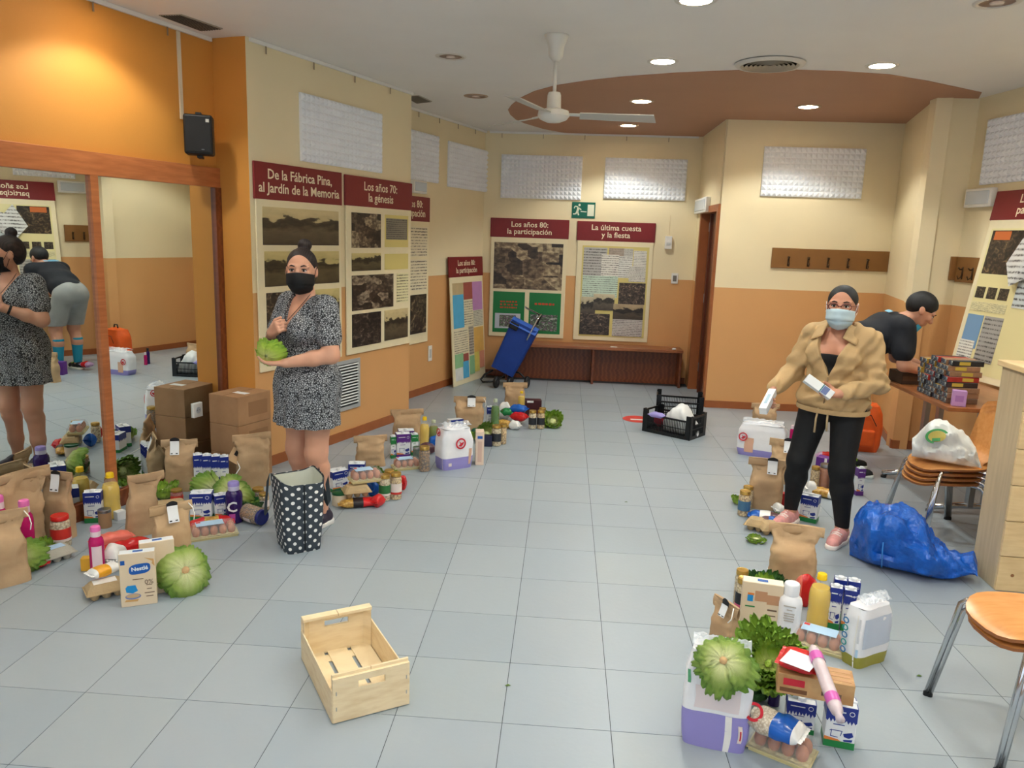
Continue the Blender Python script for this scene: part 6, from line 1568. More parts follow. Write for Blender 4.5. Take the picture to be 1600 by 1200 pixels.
# piled small packs
r = random.Random(5)
ENDM = ramp_mat('pack ends print', 'voronoi', 70, [(0, (206, 190, 90)), (.25, (60, 80, 110)), (.5, (34, 34, 40)), (.75, (170, 176, 170))], .35)
SIDES = [mat('pack side %d' % i, c, .4, var=.15, vscale=25) for i, c in enumerate([(150, 112, 84), (56, 44, 42), (34, 36, 40), (166, 48, 40), (176, 140, 60), (112, 84, 66)])]
pm = []
for k in range(6):
    mb = MB().box(-.10, .10, -.025, .025, 0, .034); mm = mb.mesh('pack_body', SIDES[k], False, .002, 1); pm.append(mm)
em_ = MB().box(-.1008, -.0985, -.023, .023, .002, .032).mesh('pack_end', ENDM)
sm_ = MB().box(-.04, .03, -.0256, -.0245, .006, .028).mesh('pack_label', mat('pack label mix', (196, 170, 70), .4))
for i in range(8):
    for j in range(8):
        if j == 7 and i > 4: continue
        t = thing('snack_pack', 'small printed food pack piled on the table, %s layer up, %s from the viewer' % (NUM[j], NUM[i]), 'packet', (2.60+r.uniform(-.012, .012), 5.115+i*.052, .7505+j*.0352), r.uniform(-.03, .03), 'small packs piled on the table')
        k = r.randrange(6); obj('pack_body', pm[k], t); obj('pack_end', em_, t)
        if r.random() < .6: obj('pack_label', sm_, t, (r.uniform(-.03, .04), 0, 0))
box_pack('lilac box standing on the nearer table beside the piled packs', (2.55, 5.025, .751), R(-20), .08, .06, .10, mat('lilac box', (196, 150, 206), .4), 'small_box', 'box', [(.2, .8, .3, .7, mat('lilac print', (170, 120, 186), .4), 'print')])
box_pack('orange and white box on the nearer table behind the chair back', (2.87, 4.80, .751), R(15), .16, .1, .11, mat('orange box', (226, 140, 50), .4), 'small_box', 'box', [(0, .5, 0, 1, WRAPW, 'white_side')])
box_pack('long brown box on the nearer table at the wooden counter', (3.05, 4.68, .751), R(5), .26, .14, .09, mat('rust box', (160, 74, 36), .45), 'small_box', 'box', [(.1, .4, .2, .8, WRAPW, 'print')])
box_pack('blue file folder standing on the table against the leaning poster', (2.95, 5.02, .751), R(-8), .26, .03, .30, mat('blue sheet', (120, 158, 196), .5), 'folder', 'folder', [(.1, .9, .45, .46, mat('fold line', (100, 136, 174), .5), 'fold')])
box_pack('flat dark box with a pale top on the table beside the woman', (2.58, 5.86, .751), R(4), .18, .2, .085, mat('dark box', (58, 40, 30), .5), 'flat_box', 'box', [(.05, .95, .3, .7, mat('dark box print', (84, 58, 40), .5), 'print')])

# ---- pine counter at the right edge
PINE = ramp_mat('pine', 'noise', 3, [(.3, (222, 190, 138)), (.6, (236, 208, 158)), (.8, (226, 196, 146))], .5, stretch=(2, 2, 14), detail=6)
PINEG = ramp_mat('pine greyed', 'noise', 3, [(.3, (192, 172, 138)), (.7, (208, 188, 152))], .55, stretch=(14, 14, 1.2), detail=6)
KNOT = mat('pine knot', (150, 100, 60), .6)
ct = thing('pine_counter', 'pale pine plank counter at the right edge of the photo', 'counter', (2.30, 3.90, 0), R(-3))
n = 6
for k in range(n):
    part('plank', MB().box(0, .9, 0, .018, .19*k+.002, .19*(k+1)-.002), PINE, ct, bevel=.002)
    part('knot', MB().lathe([(.0001, 0), (.009, 0), (.009, .0012), (.0001, .0012)], 10, 0, Matrix.Translation((.07+.11*((k*7) % 4), .0004, .19*k+.09)) @ Matrix.Rotation(PI/2, 4, 'X')), KNOT, ct)
part('side_board', MB().box(-.001, .022, .019, .27, 0, 1.14), PINEG, ct, bevel=.003)
part('counter_top', MB().box(-.02, .92, -.02, .29, 1.14, 1.17), PINE, ct, bevel=.004)
part('inner_board', MB().box(.022, .9, .24, .262, 0, 1.14), PINEG, ct)

# ---- orange backpack by the column
OB = mat('orange nylon', (236, 98, 34), .5, var=.08, vscale=12, bump=.2, bscale=40)
gx, gy = 2.60, 6.72
bp_, shp = soft_pack('bright orange backpack on the floor against the column behind the walking woman', (gx, gy, 0), bearing(gx, gy)+.2, .34, .2, .40, OB, None, seed=9, name='backpack', film=False, group=None, squash=.10)
bp_['category'] = 'backpack'
part('pocket', MB().box(-.12, .12, -.135, -.09, .05, .20), OB, bp_, bevel=.02, bseg=3); part('zip', MB().tube([(-.12, -.125, .24), (-.07, -.122, .33), (.07, -.122, .33), (.12, -.125, .24)], .004, 6), BLACKP, bp_, True)
part('top_strap', MB().tube([(-.04, 0, .41), (-.03, 0, .46), (.03, 0, .46), (.04, 0, .41)], .009, 8), BLACKP, bp_, True)
# ================================================================ people: smooth-blended solids turned into one surface per garment
class Field:
    def __init__(s, lo, hi, res):
        s.lo = np.array(lo, float); s.res = res; s.n = np.ceil((np.array(hi)-s.lo)/res).astype(int)+1
        s.d = np.full(s.n, 1.0, np.float32)
    def _sub(s, lo, hi):
        a = np.clip(np.floor((np.array(lo)-s.lo)/s.res).astype(int), 0, s.n); b = np.clip(np.ceil((np.array(hi)-s.lo)/s.res).astype(int)+1, 0, s.n)
        sl = tuple(slice(x, y) for x, y in zip(a, b))
        ax = [(s.lo[i]+np.arange(a[i], b[i])*s.res).astype(np.float32) for i in range(3)]
        return sl, np.meshgrid(*ax, indexing='ij', sparse=True)
    def _mix(s, sl, q, k):
        o = s.d[sl]; h = np.maximum(k-np.abs(o-q), 0)/k
        s.d[sl] = np.minimum(o, q)-h*h*k*.25
    def cone(s, a, b, ra, rb, k=.02, flat=None):
        """tapered capsule; flat=(axis vector, factor) squeezes it along an axis"""
        a = np.array(a, float); b = np.array(b, float); m = max(ra, rb)*1.15+k+.03
        sl, (X, Y, Z) = s._sub(np.minimum(a, b)-m, np.maximum(a, b)+m)
        if 0 in s.d[sl].shape: return
        ab = b-a; L2 = ab@ab+1e-9
        t = np.clip(((X-a[0])*ab[0]+(Y-a[1])*ab[1]+(Z-a[2])*ab[2])/L2, 0, 1)
        dx, dy, dz = X-a[0]-t*ab[0], Y-a[1]-t*ab[1], Z-a[2]-t*ab[2]
        if flat is not None:
            v = np.array(flat[0], float); v /= np.linalg.norm(v); p = dx*v[0]+dy*v[1]+dz*v[2]; f = flat[1]-1
            dx, dy, dz = dx+p*f*v[0], dy+p*f*v[1], dz+p*f*v[2]
        s._mix(sl, np.sqrt(dx*dx+dy*dy+dz*dz)-(ra+(rb-ra)*t), k)
    def ell(s, c, r, k=.02, rz=0.0, rx=0.0):
        c = np.array(c, float); r = np.array(r, float); m = r.max()+k+.03
        sl, (X, Y, Z) = s._sub(c-m, c+m)
        if 0 in s.d[sl].shape: return
        x, y, z = X-c[0], Y-c[1], Z-c[2]
        if rz: x, y = x*math.cos(rz)+y*math.sin(rz), -x*math.sin(rz)+y*math.cos(rz)
        if rx: y, z = y*math.cos(rx)+z*math.sin(rx), -y*math.sin(rx)+z*math.cos(rx)
        k0 = np.sqrt((x/r[0])**2+(y/r[1])**2+(z/r[2])**2); k1 = np.sqrt((x/r[0]**2)**2+(y/r[1]**2)**2+(z/r[2]**2)**2)+1e-6
        s._mix(sl, k0*(k0-1)/k1, k)
    def cut(s, p, n):
        """keep the side the normal points away from"""
        n = np.array(n, float); n /= np.linalg.norm(n)
        sl, (X, Y, Z) = s._sub(s.lo, s.lo+s.n*s.res)
        s.d[sl] = np.maximum(s.d[sl], (X-p[0])*n[0]+(Y-p[1])*n[1]+(Z-p[2])*n[2])
    def wave(s, fn):
        sl, (X, Y, Z) = s._sub(s.lo, s.lo+s.n*s.res); s.d[sl] += fn(X, Y, Z).astype(np.float32)
    def mesh(s, name, m):
        d = s.d; neg = d < 0; n0, n1, n2 = d.shape
        cnt = np.zeros((n0-1, n1-1, n2-1), np.int8)
        for i in (0, 1):
            for j in (0, 1):
                for k in (0, 1): cnt += neg[i:n0-1+i, j:n1-1+j, k:n2-1+k]
        act = (cnt > 0) & (cnt < 8); idx = np.full(act.shape, -1, np.int64); I = np.argwhere(act); idx[act] = np.arange(len(I))
        acc = np.zeros((len(I), 3)); num = np.zeros(len(I))
        C8 = [(i, j, k) for i in (0, 1) for j in (0, 1) for k in (0, 1)]
        val = {c: d[I[:, 0]+c[0], I[:, 1]+c[1], I[:, 2]+c[2]] for c in C8}
        for c in C8:
            for ax in range(3):
                if c[ax]: continue
                e = list(c); e[ax] = 1; e = tuple(e); va, vb = val[c], val[e]; cr = (va < 0) != (vb < 0)
                t = np.where(cr, va/(va-vb+1e-12), 0); p = np.array(c, float)[None].repeat(len(I), 0); p[:, ax] += t
                acc[cr] += p[cr]; num[cr] += 1
        V = (I+acc/np.maximum(num, 1)[:, None])*s.res+s.lo
        F = []
        for ax in range(3):
            b, c = (ax+1) % 3, (ax+2) % 3
            sa = [slice(None)]*3; sb = [slice(None)]*3; sa[ax] = slice(0, -1); sb[ax] = slice(1, None)
            ch = neg[tuple(sa)] != neg[tuple(sb)]; E = np.argwhere(ch)
            E = E[(E[:, b] > 0) & (E[:, c] > 0) & (E[:, b] < d.shape[b]-1) & (E[:, c] < d.shape[c]-1)]
            def cell(ob, oc):
                q = E.copy(); q[:, b] -= ob; q[:, c] -= oc; return idx[q[:, 0], q[:, 1], q[:, 2]]
            Q = np.stack([cell(1, 1), cell(0, 1), cell(0, 0), cell(1, 0)], 1)
            flip = ~neg[E[:, 0], E[:, 1], E[:, 2]]
            Q[flip] = Q[flip][:, ::-1]; F.append(Q)
        F = np.concatenate(F); F = F[(F >= 0).all(1)]
        me = bpy.data.meshes.new(name); me.vertices.add(len(V)); me.vertices.foreach_set('co', V.astype(np.float32).ravel())
        me.loops.add(F.size); me.loops.foreach_set('vertex_index', F.astype(np.int32).ravel())
        me.polygons.add(len(F)); me.polygons.foreach_set('loop_start', np.arange(0, F.size, 4, dtype=np.int32)); me.polygons.foreach_set('loop_total', np.full(len(F), 4, np.int32))
        me.polygons.foreach_set('use_smooth', np.ones(len(F), bool)); me.materials.append(m); me.update(calc_edges=True); me.validate()
        return me
V3 = lambda *a: np.array(a, float)
def rotz(v, a): c, s = math.cos(a), math.sin(a); return V3(v[0]*c-v[1]*s, v[0]*s+v[1]*c, v[2])
SKIN1 = mat('skin light', (214, 160, 132), .5, sss=.08, var=.03, vscale=14); SKIN2 = mat('skin tan', (196, 138, 110), .5, sss=.08, var=.03, vscale=14); SKIN3 = mat('skin man', (206, 150, 122), .5, sss=.08, var=.03, vscale=14)
HAIRD = ramp_mat('dark hair', 'wave', 30, [(0, (22, 15, 15)), (1, (44, 31, 29))], .62, dist=4); HAIRB = ramp_mat('black hair', 'wave', 36, [(0, (10, 9, 11)), (1, (26, 24, 26))], .62, dist=4)
EYEW = mat('eye white', (230, 226, 220), .25); IRIS = mat('iris', (48, 32, 24), .15); BROW = mat('brow', (50, 34, 28), .7)
def hand(F, wrist, fdir, palm_n, grip=.6, k=.008, thumb_side=1, spread=.018, s=1.0):
    """palm and five fingers from the wrist along fdir; palm_n is the way the palm faces"""
    f = np.array(fdir, float); f /= np.linalg.norm(f); n = np.array(palm_n, float); n -= f*(n@f); n /= np.linalg.norm(n); w = np.cross(f, n)*thumb_side
    wr = np.array(wrist, float); pc = wr+f*.045*s
    for q in (-.026, -.009, .009, .026): F.cone(wr+w*q*.6*s, wr+f*.082*s+w*q*s, .015*s, .0125*s, .012)
    for i, (q, L) in enumerate(((.029, .066), (.010, .074), (-.009, .068), (-.027, .052))):
        p = wr+f*.084*s+w*q*s; ang = 0.0; rad = .0092*s
        for j, seg in enumerate((.44, .32, .24)):
            ang += grip*(.75, .9, .7)[j]; d_ = f*math.cos(ang)+n*math.sin(ang); e = p+d_*L*seg*1.05*s
            F.cone(p, e, rad, rad*.92, .004); p = e; rad *= .93
    p = wr+f*.028*s+w*.026*s; d_ = f*.62+w*.62+n*.45; d_ /= np.linalg.norm(d_); e = p+d_*.042*s; F.cone(p, e, .0125*s, .0105*s, .010)
    d2 = f*.80+w*.05+n*(.35+.4*grip); d2 /= np.linalg.norm(d2); F.cone(e, e+d2*.034*s, .0102*s, .0085*s, .004)
def head(F, c, rz, s=1.0, tilt=0.0):
    """skull, jaw, nose, ears; c centre of the head, faces -y before rotation"""
    def P(x, y, z):
        y, z = y*math.cos(tilt)-z*math.sin(tilt), y*math.sin(tilt)+z*math.cos(tilt)
        return rotz(V3(x, y, z)*s, rz)+c
    F.ell(P(0, .012, .028), (.076*s, .094*s, .088*s), .03, rz); F.ell(P(0, -.018, -.030), (.062*s, .070*s, .080*s), .03, rz)
    F.ell(P(0, -.046, -.078), (.036*s, .036*s, .030*s), .03, rz)
    F.cone(P(0, -.080, .018), P(0, -.104, -.022), .010*s, .015*s, .014)
    for q in (-1, 1):
        F.cone(P(q*.016, -.080, .026), P(q*.05, -.070, .026), .009*s, .010*s, .014); F.ell(P(q*.040, -.066, -.018), (.022*s, .020*s, .020*s), .02)
        F.ell(P(q*.079, .012, -.006), (.011*s, .019*s, .031*s), .008, rz)
    F.cone(P(-.02, -.083, -.056), P(.02, -.083, -.056), .008*s, .008*s, .010)
    return P
def face_parts(body, P, rz, s=1.0, brow=BROW, look=0.0, tilt=0.0):
    for q in (-1, 1):
        e = obj('eye', MB().sphere((0, 0, 0), .0125*s, 14, 10, sc=(1.15, .8, .72)).mesh('eye', EYEW, True), body, tuple(P(q*.032, -.0765, .006)), (0, 0, rz))
        obj('iris', MB().sphere((0, 0, 0), .0066*s, 12, 8).mesh('iris', IRIS, True), e, (look*s, -.0066*s, 0))
        obj('eyelid', MB().tube([(-.015*s, -.004*s, .002), (-.006*s, -.0125*s, .0078*s), (.006*s, -.0125*s, .0078*s), (.015*s, -.004*s, .002)], .0026*s, 6).mesh('eyelid', HAIRD, True), e)
        obj('eyebrow', MB().tube([tuple(P(q*.050, -.0755, .028)), tuple(P(q*.034, -.0885, .0335)), tuple(P(q*.016, -.0895, .028))], [.002, .0038, .0034], 6).mesh('eyebrow', brow, True), body)
def shell_mask(body, P, m, rz, s=1.0, name='face_mask', pleats=0, strap=None, dz=0.0):
    def f(u, v):
        a = (u-.5)*2; z = .010-dz-.112*v
        prot = math.exp(-(a*1.5)**2)*(.028*math.exp(-((v-.22)*2.6)**2)+.012*math.exp(-((v-.75)*2.4)**2))
        x = .077*math.sin(a*1.36)*(1-.32*max(0, v-.45)**1.2*1.5); y = -.084*math.cos(a*1.36)*(1+.06*(1-v))-.008-prot+(.030 if True else 0)*abs(a)**3*0
        z += .016*abs(a)*(1 if v > .5 else -.3)-.010*(1-abs(a))*(1 if v < .1 else 0)*0+.010*math.cos(a*PI/2)*(1-v)**2
        if v > .7: y += .040*(v-.7)/.3
        if pleats: y -= .0022*math.sin(v*pleats*2*PI)
        return tuple(P(x, y, z))
    mb = MB(); mb.grid(f, 24, 18); o = part(name, mb, m, body, True)
    sol = o.modifiers.new('thickness', 'SOLIDIFY'); sol.thickness = .003
    for q in (-1, 1): part('ear_loop', MB().tube([f(0 if q < 0 else 1, .15), tuple(P(q*.086, .002, .024)), tuple(P(q*.087, .026, .0)), tuple(P(q*.084, .004, -.03)), f(0 if q < 0 else 1, .8)], .0016, 5), strap or m, o, True)
    return o
def person(label, me, loc):
    o = bpy.data.objects.new('person', me); COL.objects.link(o); o.location = loc
    return tag(o, label, 'person')

# ---------------------------------------------------------------- woman in the patterned dress
TH = R(-33); W1 = G(484, 816)
def L1(x, y, z): return rotz(V3(x, y, z), TH)
def torso1(F, g, k=.05):
    F.ell(L1(0, .012, .92), (.175+g, .135+g, .14+g), k, TH); F.ell(L1(0, .0, 1.06), (.142+g, .115+g, .14+g), k, TH)
    F.ell(L1(0, -.005, 1.23), (.152+g, .110+g, .13+g), k, TH)
    for q in (-1, 1): F.ell(L1(q*.072, -.092, 1.185), (.074+g, .070+g, .072+g), .04, TH)
    F.cone(L1(-.135, .005, 1.325), L1(.135, .005, 1.325), .052+g, .052+g, k)
sL, sR = L1(.165, .008, 1.318), L1(-.165, .008, 1.318)
eL, wL = L1(.232, -.015, 1.055), L1(.085, -.215, 1.015)
eR, wR = L1(-.240, -.045, 1.075), L1(-.075, -.185, 1.165)
F = Field((-.5, -.5, -.02), (.5, .5, 1.72), .0048)
torso1(F, -.012)
for q in (-1, 1):
    hip, kn, an = L1(q*.092, .01, .86), L1(q*.088, -.012, .455), L1(q*.084, .028, .075)
    F.cone(hip, kn, .094, .062, .04); F.cone(kn+V3(0, 0, .02), kn-V3(0, 0, .06), .061, .057, .03); F.cone(L1(q*.088, .012, .36), L1(q*.086, .02, .20), .060, .046, .03); F.cone(L1(q*.086, .02, .20), an, .046, .034, .03)
    F.ell(kn+L1(0, -.030, 0), (.042, .034, .046), .03, TH)
    F.cone(an, L1(q*.09, -.02, .035), .034, .034, .02); F.cone(L1(q*.09, .03, .032), L1(q*.10, -.13, .025), .032, .026, .02)
for s_, e_, w_ in ((sL, eL, wL), (sR, eR, wR)):
    F.cone(s_, e_, .058, .047, .03); F.cone(e_, e_+(w_-e_)*.4, .046, .043, .02); F.cone(e_+(w_-e_)*.4, w_, .043, .027, .02)
F.cone(L1(0, .012, 1.32), L1(0, -.012, 1.43), .058, .052, .03)
HC1 = L1(0, -.03, 1.515); RH1 = TH+R(40); P1 = head(F, HC1, RH1, 1.02)
hand(F, wL, L1(-.72, -.62, .0), V3(0, 0, 1), .35, thumb_side=1)
hand(F, wR, L1(.62, -.10, .35), L1(.1, 1, .1), 1.15, thumb_side=1)
w1 = person('woman in a short black and white patterned dress and black mask holding a lettuce', F.mesh('person', SKIN1), (W1[0], W1[1], 0))
w1.scale = (.985, .985, .985)
face_parts(w1, P1, RH1, 1.02, look=-.001)
DRESS = ramp_mat('spotted dress', 'voronoi_edge', 90, [(0, (20, 22, 28)), (.09, (26, 28, 34)), (.17, (164, 168, 172)), (.5, (190, 192, 194))], .75)
F = Field((-.42, -.42, .55), (.42, .42, 1.45), .0055)
torso1(F, .008)
F.ell(L1(0, .0, .86), (.192, .158, .16), .08, TH)
for q in (-1, 1): F.cone(L1(q*.075, -.01, .85), L1(q*.098, -.012, .56), .118, .128, .08)
F.cone(L1(0, -.03, .80), L1(0, -.035, .56), .12, .135, .08); F.cone(L1(0, .03, .85), L1(0, .04, .56), .135, .14, .08)
F.cone(sL, sL+(eL-sL)*.62, .070, .072, .03); F.cone(sR, sR+(eR-sR)*.62, .070, .072, .03)
F.wave(lambda X, Y, Z: (.009*np.clip((1.02-Z)/.4, 0, 1)*np.sin(13*np.arctan2(Y, X)+3*np.sin(Z*5))).astype(np.float32))
F.cut((0, 0, .625), (0, 0, -1))
for s_, e_ in ((sL, eL), (sR, eR)): pass
# V neckline: remove a wedge at the front of the chest
sl, (X, Y, Z) = F._sub(F.lo, F.lo+F.n*F.res)
xl = X*math.cos(TH)+Y*math.sin(TH); yl = -X*math.sin(TH)+Y*math.cos(TH)
wedge = np.maximum(np.abs(xl)-(Z-1.165)*.42, yl+.002)
neck = np.sqrt(xl**2+(yl-.005)**2+0*Z)-.078; neck = np.maximum(neck, 1.30-Z)
F.d[sl] = np.maximum(F.d[sl], -wedge); F.d[sl] = np.maximum(F.d[sl], -neck)
obj('dress', F.mesh('dress', DRESS), w1)
F = Field(HC1-V3(.16, .16, .16), HC1+V3(.16, .16, .24), .0045)
F.ell(P1(0, .022, .040), (.084, .096, .089), .02, RH1); F.ell(P1(0, .06, .0), (.07, .06, .075), .03, RH1); F.ell(P1(.012, .045, .142), (.040, .038, .036), .012, RH1)
nf = rotz(V3(0, -1, 0), RH1); F.cut(P1(0, -.064, .05), rotz(V3(0, -1, -.62), RH1))
hr1 = obj('hair', F.mesh('hair', HAIRD), w1)
shell_mask(w1, P1, mat('mask black', (16, 16, 18), .7), RH1, 1.02, dz=.024)
NECKL = mat('necklace', (60, 44, 34), .5)
nk = part('necklace', MB().tube([tuple(L1(.052, .0, 1.395)), tuple(L1(.060, -.062, 1.345)), tuple(L1(.03, -.122, 1.27)), tuple(L1(0, -.150, 1.225)), tuple(L1(-.03, -.122, 1.27)), tuple(L1(-.060, -.062, 1.345)), tuple(L1(-.052, .0, 1.395))], .0018, 6), NECKL, w1, True)
obj('pendant', MB().sphere((0, 0, 0), .011, 10, 8, sc=(1, .6, 1.2)).mesh('pendant', mat('pendant teal', (96, 140, 140), .3), True), nk, tuple(L1(0, -.156, 1.215)))
def shoe(body, ankle_xy, rz, m, sole, L=.25, name='shoe', z=0.0, pitch=0.0, lace=None):
    c = V3(ankle_xy[0], ankle_xy[1], z); Rm = Matrix.Rotation(rz, 3, 'Z') @ Matrix.Rotation(pitch, 3, 'X')
    F = Field((-.16, -.26, -.12), (.16, .16, .18), .0045)
    T = lambda x, y, z_: np.array(Rm @ Vector((x, y, z_)))
    F.cone(T(0, .05, .045), T(0, -.02, .042), .036, .040, .03); F.cone(T(0, -.02, .040), T(0, -.135, .030), .042, .034, .03); F.cone(T(0, .045, .05), T(0, .028, .088), .036, .037, .02)
    F.cone(T(-.004, -.10, .026), T(.004, -.155, .022), .036, .022, .02)
    up = np.array(Rm @ Vector((0, 0, 1))); F.cut(T(0, 0, .012), -up); F.cut(T(0, .03, .098), up)
    o = obj(name, F.mesh(name, m), body, tuple(c))
    F = Field((-.16, -.26, -.12), (.16, .16, .18), .0045); F.cone(T(0, .052, .014), T(0, -.02, .014), .045, .047, .02); F.cone(T(0, -.02, .014), T(0, -.150, .014), .048, .036, .02); F.cut(T(0, 0, .028), up); F.cut(T(0, 0, .0), -up)
    obj('sole', F.mesh('sole', sole), o)
    if lace:
        for k in range(4): obj('lace', MB().tube([tuple(T(-.027, -.018-.022*k, .074-.004*k)), tuple(T(0, -.022-.022*k, .087-.0042*k)), tuple(T(.027, -.018-.022*k, .074-.004*k))], .0058, 6).mesh('lace', lace, True), o)
    return o
for q in (-1, 1): shoe(w1, L1(q*.09, .01, 0)[:2], TH+q*.12, mat('dark shoe', (52, 44, 60), .6), mat('white sole', (226, 224, 220), .5))
part('wristband', MB().lathe([(.034, -.008), (.035, 0), (.034, .008)], 16, 0, Matrix.Translation(tuple(wR+(eR-wR)*.16)) @ Vector((tuple(eR-wR))).to_track_quat('Z', 'Y').to_matrix().to_4x4(), cap=False), BLACKP, w1, True)
lt = wL+L1(-.06, -.075, .035)
lettuce('small lettuce held in the hand of the woman in the patterned dress', (W1[0]+lt[0], W1[1]+lt[1], lt[2]-.01), 0, .062, kind='bright', heart='light', seed=101, n=13, tilt=(R(-70), R(25)), loose=1.15)

# ---------------------------------------------------------------- walking woman in the tan jacket
TH = R(-38); W2 = (1.62, 4.60)
def L2(x, y, z): return rotz(V3(x, y, z), TH)
DZ2 = -.035
fL = V3(1.700-W2[0], 4.470-W2[1], 0); fR = V3(1.475-W2[0], 4.735-W2[1], 0)       # feet (her left is nearer)
hL, hR = L2(.088, .01, .83), L2(-.088, .01, .83)
kL = (hL+fL)/2+L2(.0, -.055, .03); kR = (hR+fR)/2+L2(0, -.075, .03)
def torso2(F, g, k=.05):
    F.ell(L2(0, .012, .865), (.172+g, .132+g, .12+g), k, TH); F.ell(L2(0, .0, .985), (.148+g, .118+g, .13+g), k, TH); F.ell(L2(0, -.008, 1.14), (.155+g, .112+g, .12+g), k, TH)
    for q in (-1, 1): F.ell(L2(q*.070, -.088, 1.105), (.070+g, .062+g, .068+g), .04, TH)
    F.cone(L2(-.135, .005, 1.215), L2(.135, .005, 1.215), .050+g, .050+g, k)
sL, sR = L2(.168, .006, 1.205), L2(-.168, .006, 1.205)
eL, wL = L2(.238, -.015, .965), L2(.105, -.205, .915)
eR, wR = L2(-.245, -.03, .975), L2(-.285, -.205, .875)
F = Field((-.62, -.55, -.02), (.55, .55, 1.62), .0048)
torso2(F, -.012)
for h_, k_, f_ in ((hL, kL, fL), (hR, kR, fR)):
    an = f_+V3(0, 0, .085)+rotz(V3(0, .02, 0), TH)
    F.cone(h_, k_, .090, .060, .04); F.cone(k_, k_+(an-k_)*.35, .058, .054, .03); F.cone(k_+(an-k_)*.35, an, .054, .034, .03); F.cone(an, f_+V3(0, 0, .04), .034, .034, .02)
for s_, e_, w_ in ((sL, eL, wL), (sR, eR, wR)):
    F.cone(s_, e_, .052, .043, .03); F.cone(e_, w_, .042, .027, .02)
F.cone(L2(0, .012, 1.21), L2(0, -.014, 1.315), .056, .050, .03)
HC2 = L2(0, -.035, 1.388); RH2 = TH+R(12); P2 = head(F, HC2, RH2, 1.0)
hand(F, wL, L2(-.75, -.45, -.05), L2(.1, -.4, .9), .55, thumb_side=1)
hand(F, wR, L2(.05, -.85, -.40), L2(.75, 0, -.4), .75, thumb_side=-1)
w2 = person('woman with glasses, surgical mask and tan jacket walking on the right', F.mesh('person', SKIN2), (W2[0], W2[1], 0))
face_parts(w2, P2, RH2, 1.0)
LEGG = mat('black leggings', (17, 17, 19), .75, var=.1, vscale=12)
F = Field((-.45, -.4, .05), (.45, .4, 1.0), .0055)
F.ell(L2(0, .012, .855), (.166, .128, .11), .05, TH)
for h_, k_, f_ in ((hL, kL, fL), (hR, kR, fR)):
    an = f_+V3(0, 0, .10)+rotz(V3(0, .02, 0), TH)
    F.cone(h_, k_, .101, .068, .04); F.cone(k_, k_+(an-k_)*.35, .066, .062, .03); F.cone(k_+(an-k_)*.35, an, .062, .041, .03)
F.cut((0, 0, .86), (0, 0, 1))
obj('leggings', F.mesh('leggings', LEGG), w2)
JACK = mat('tan jacket', (192, 160, 114), .75, var=.07, vscale=9, bump=.35, bscale=22)
F = Field((-.5, -.45, .72), (.5, .45, 1.36), .0050)
torso2(F, .014, .06)
F.ell(L2(0, .0, .83), (.206, .166, .085), .04, TH)
for s_, e_, w_ in ((sL, eL, wL), (sR, eR, wR)):
    F.cone(s_, e_, .064, .056, .04); F.cone(e_, e_+(w_-e_)*.86, .055, .043, .02)
F.cone(L2(-.07, .035, 1.25), L2(.07, .035, 1.25), .050, .050, .03)
F.wave(lambda X, Y, Z: (.006*np.sin(Z*58+14*X+4*np.sin(16*Y+9*Z))*np.clip((1.2-Z)/.15, 0, 1)+.005*np.sin(44*X+35*Y-26*Z)+.003*np.sin(90*X-70*Z)).astype(np.float32))
F.cut((0, 0, .775), (0, 0, -1))
sl, (X, Y, Z) = F._sub(F.lo, F.lo+F.n*F.res)
xl = X*math.cos(TH)+Y*math.sin(TH); yl = -X*math.sin(TH)+Y*math.cos(TH)
wedge = np.maximum(np.abs(xl-.0)-np.clip((Z-.985)*.40, -1, .088), yl+.012)
neck = np.maximum(np.sqrt(xl**2+(yl+.012)**2+0*Z)-.068, 1.20-Z)
F.d[sl] = np.maximum(F.d[sl], -wedge); F.d[sl] = np.maximum(F.d[sl], -neck)
jk = obj('jacket', F.mesh('jacket', JACK), w2)
for q in (-1, 1):
    cm = MB(); cm.grid(lambda u, v: tuple(L2(q*(.058+.070*v), -.075-.055*u+.02*v+(.03*(1-u)), 1.295-.075*u-.035*v)), 6, 5); o = part('collar', cm, JACK, jk, True); so = o.modifiers.new('thickness', 'SOLIDIFY'); so.thickness = .006
    part('drawstring', MB().tube([tuple(L2(q*.028, -.150, .800)), tuple(L2(q*.032, -.162, .74)), tuple(L2(q*.034, -.160, .665+.01*q))], .006, 6), mat('drawstring tan', (196, 170, 128), .7), jk, True)
part('zip', MB().tube([tuple(L2(0, -.137, .985)), tuple(L2(0, -.140, .92)), tuple(L2(0, -.154, .85)), tuple(L2(0, -.156, .79))], .004, 6), mat('zip brass', (150, 122, 84), .4), jk, True)
part('hem_band', MB().lathe([(1, 0), (1.012, .012), (1.0, .028)], 40, 0, Matrix.Translation((0, 0, .772)) @ Matrix.Rotation(TH, 4, 'Z') @ Matrix.Diagonal((.207, .167, 1.0, 1)), cap=False), JACK, jk, True)
F = Field((-.25, -.3, .95), (.25, .25, 1.2), .005)
torso2(F, -.003); F.cut(L2(0, -.1, 1.118), (0, 0, 1)); F.cut((0, 0, .97), (0, 0, -1))
obj('black_top', F.mesh('black_top', LEGG), w2)
F = Field(HC2-V3(.15, .15, .15), HC2+V3(.15, .15, .16), .0045)
F.ell(P2(0, .020, .036), (.082, .096, .087), .02, RH2); F.ell(P2(0, .07, .0), (.06, .05, .06), .03, RH2); F.ell(P2(0, .115, .02), (.035, .035, .04), .02, RH2)
F.cut(P2(0, -.058, .05), rotz(V3(0, -1, -.62), RH2))
obj('hair', F.mesh('hair', HAIRB), w2)
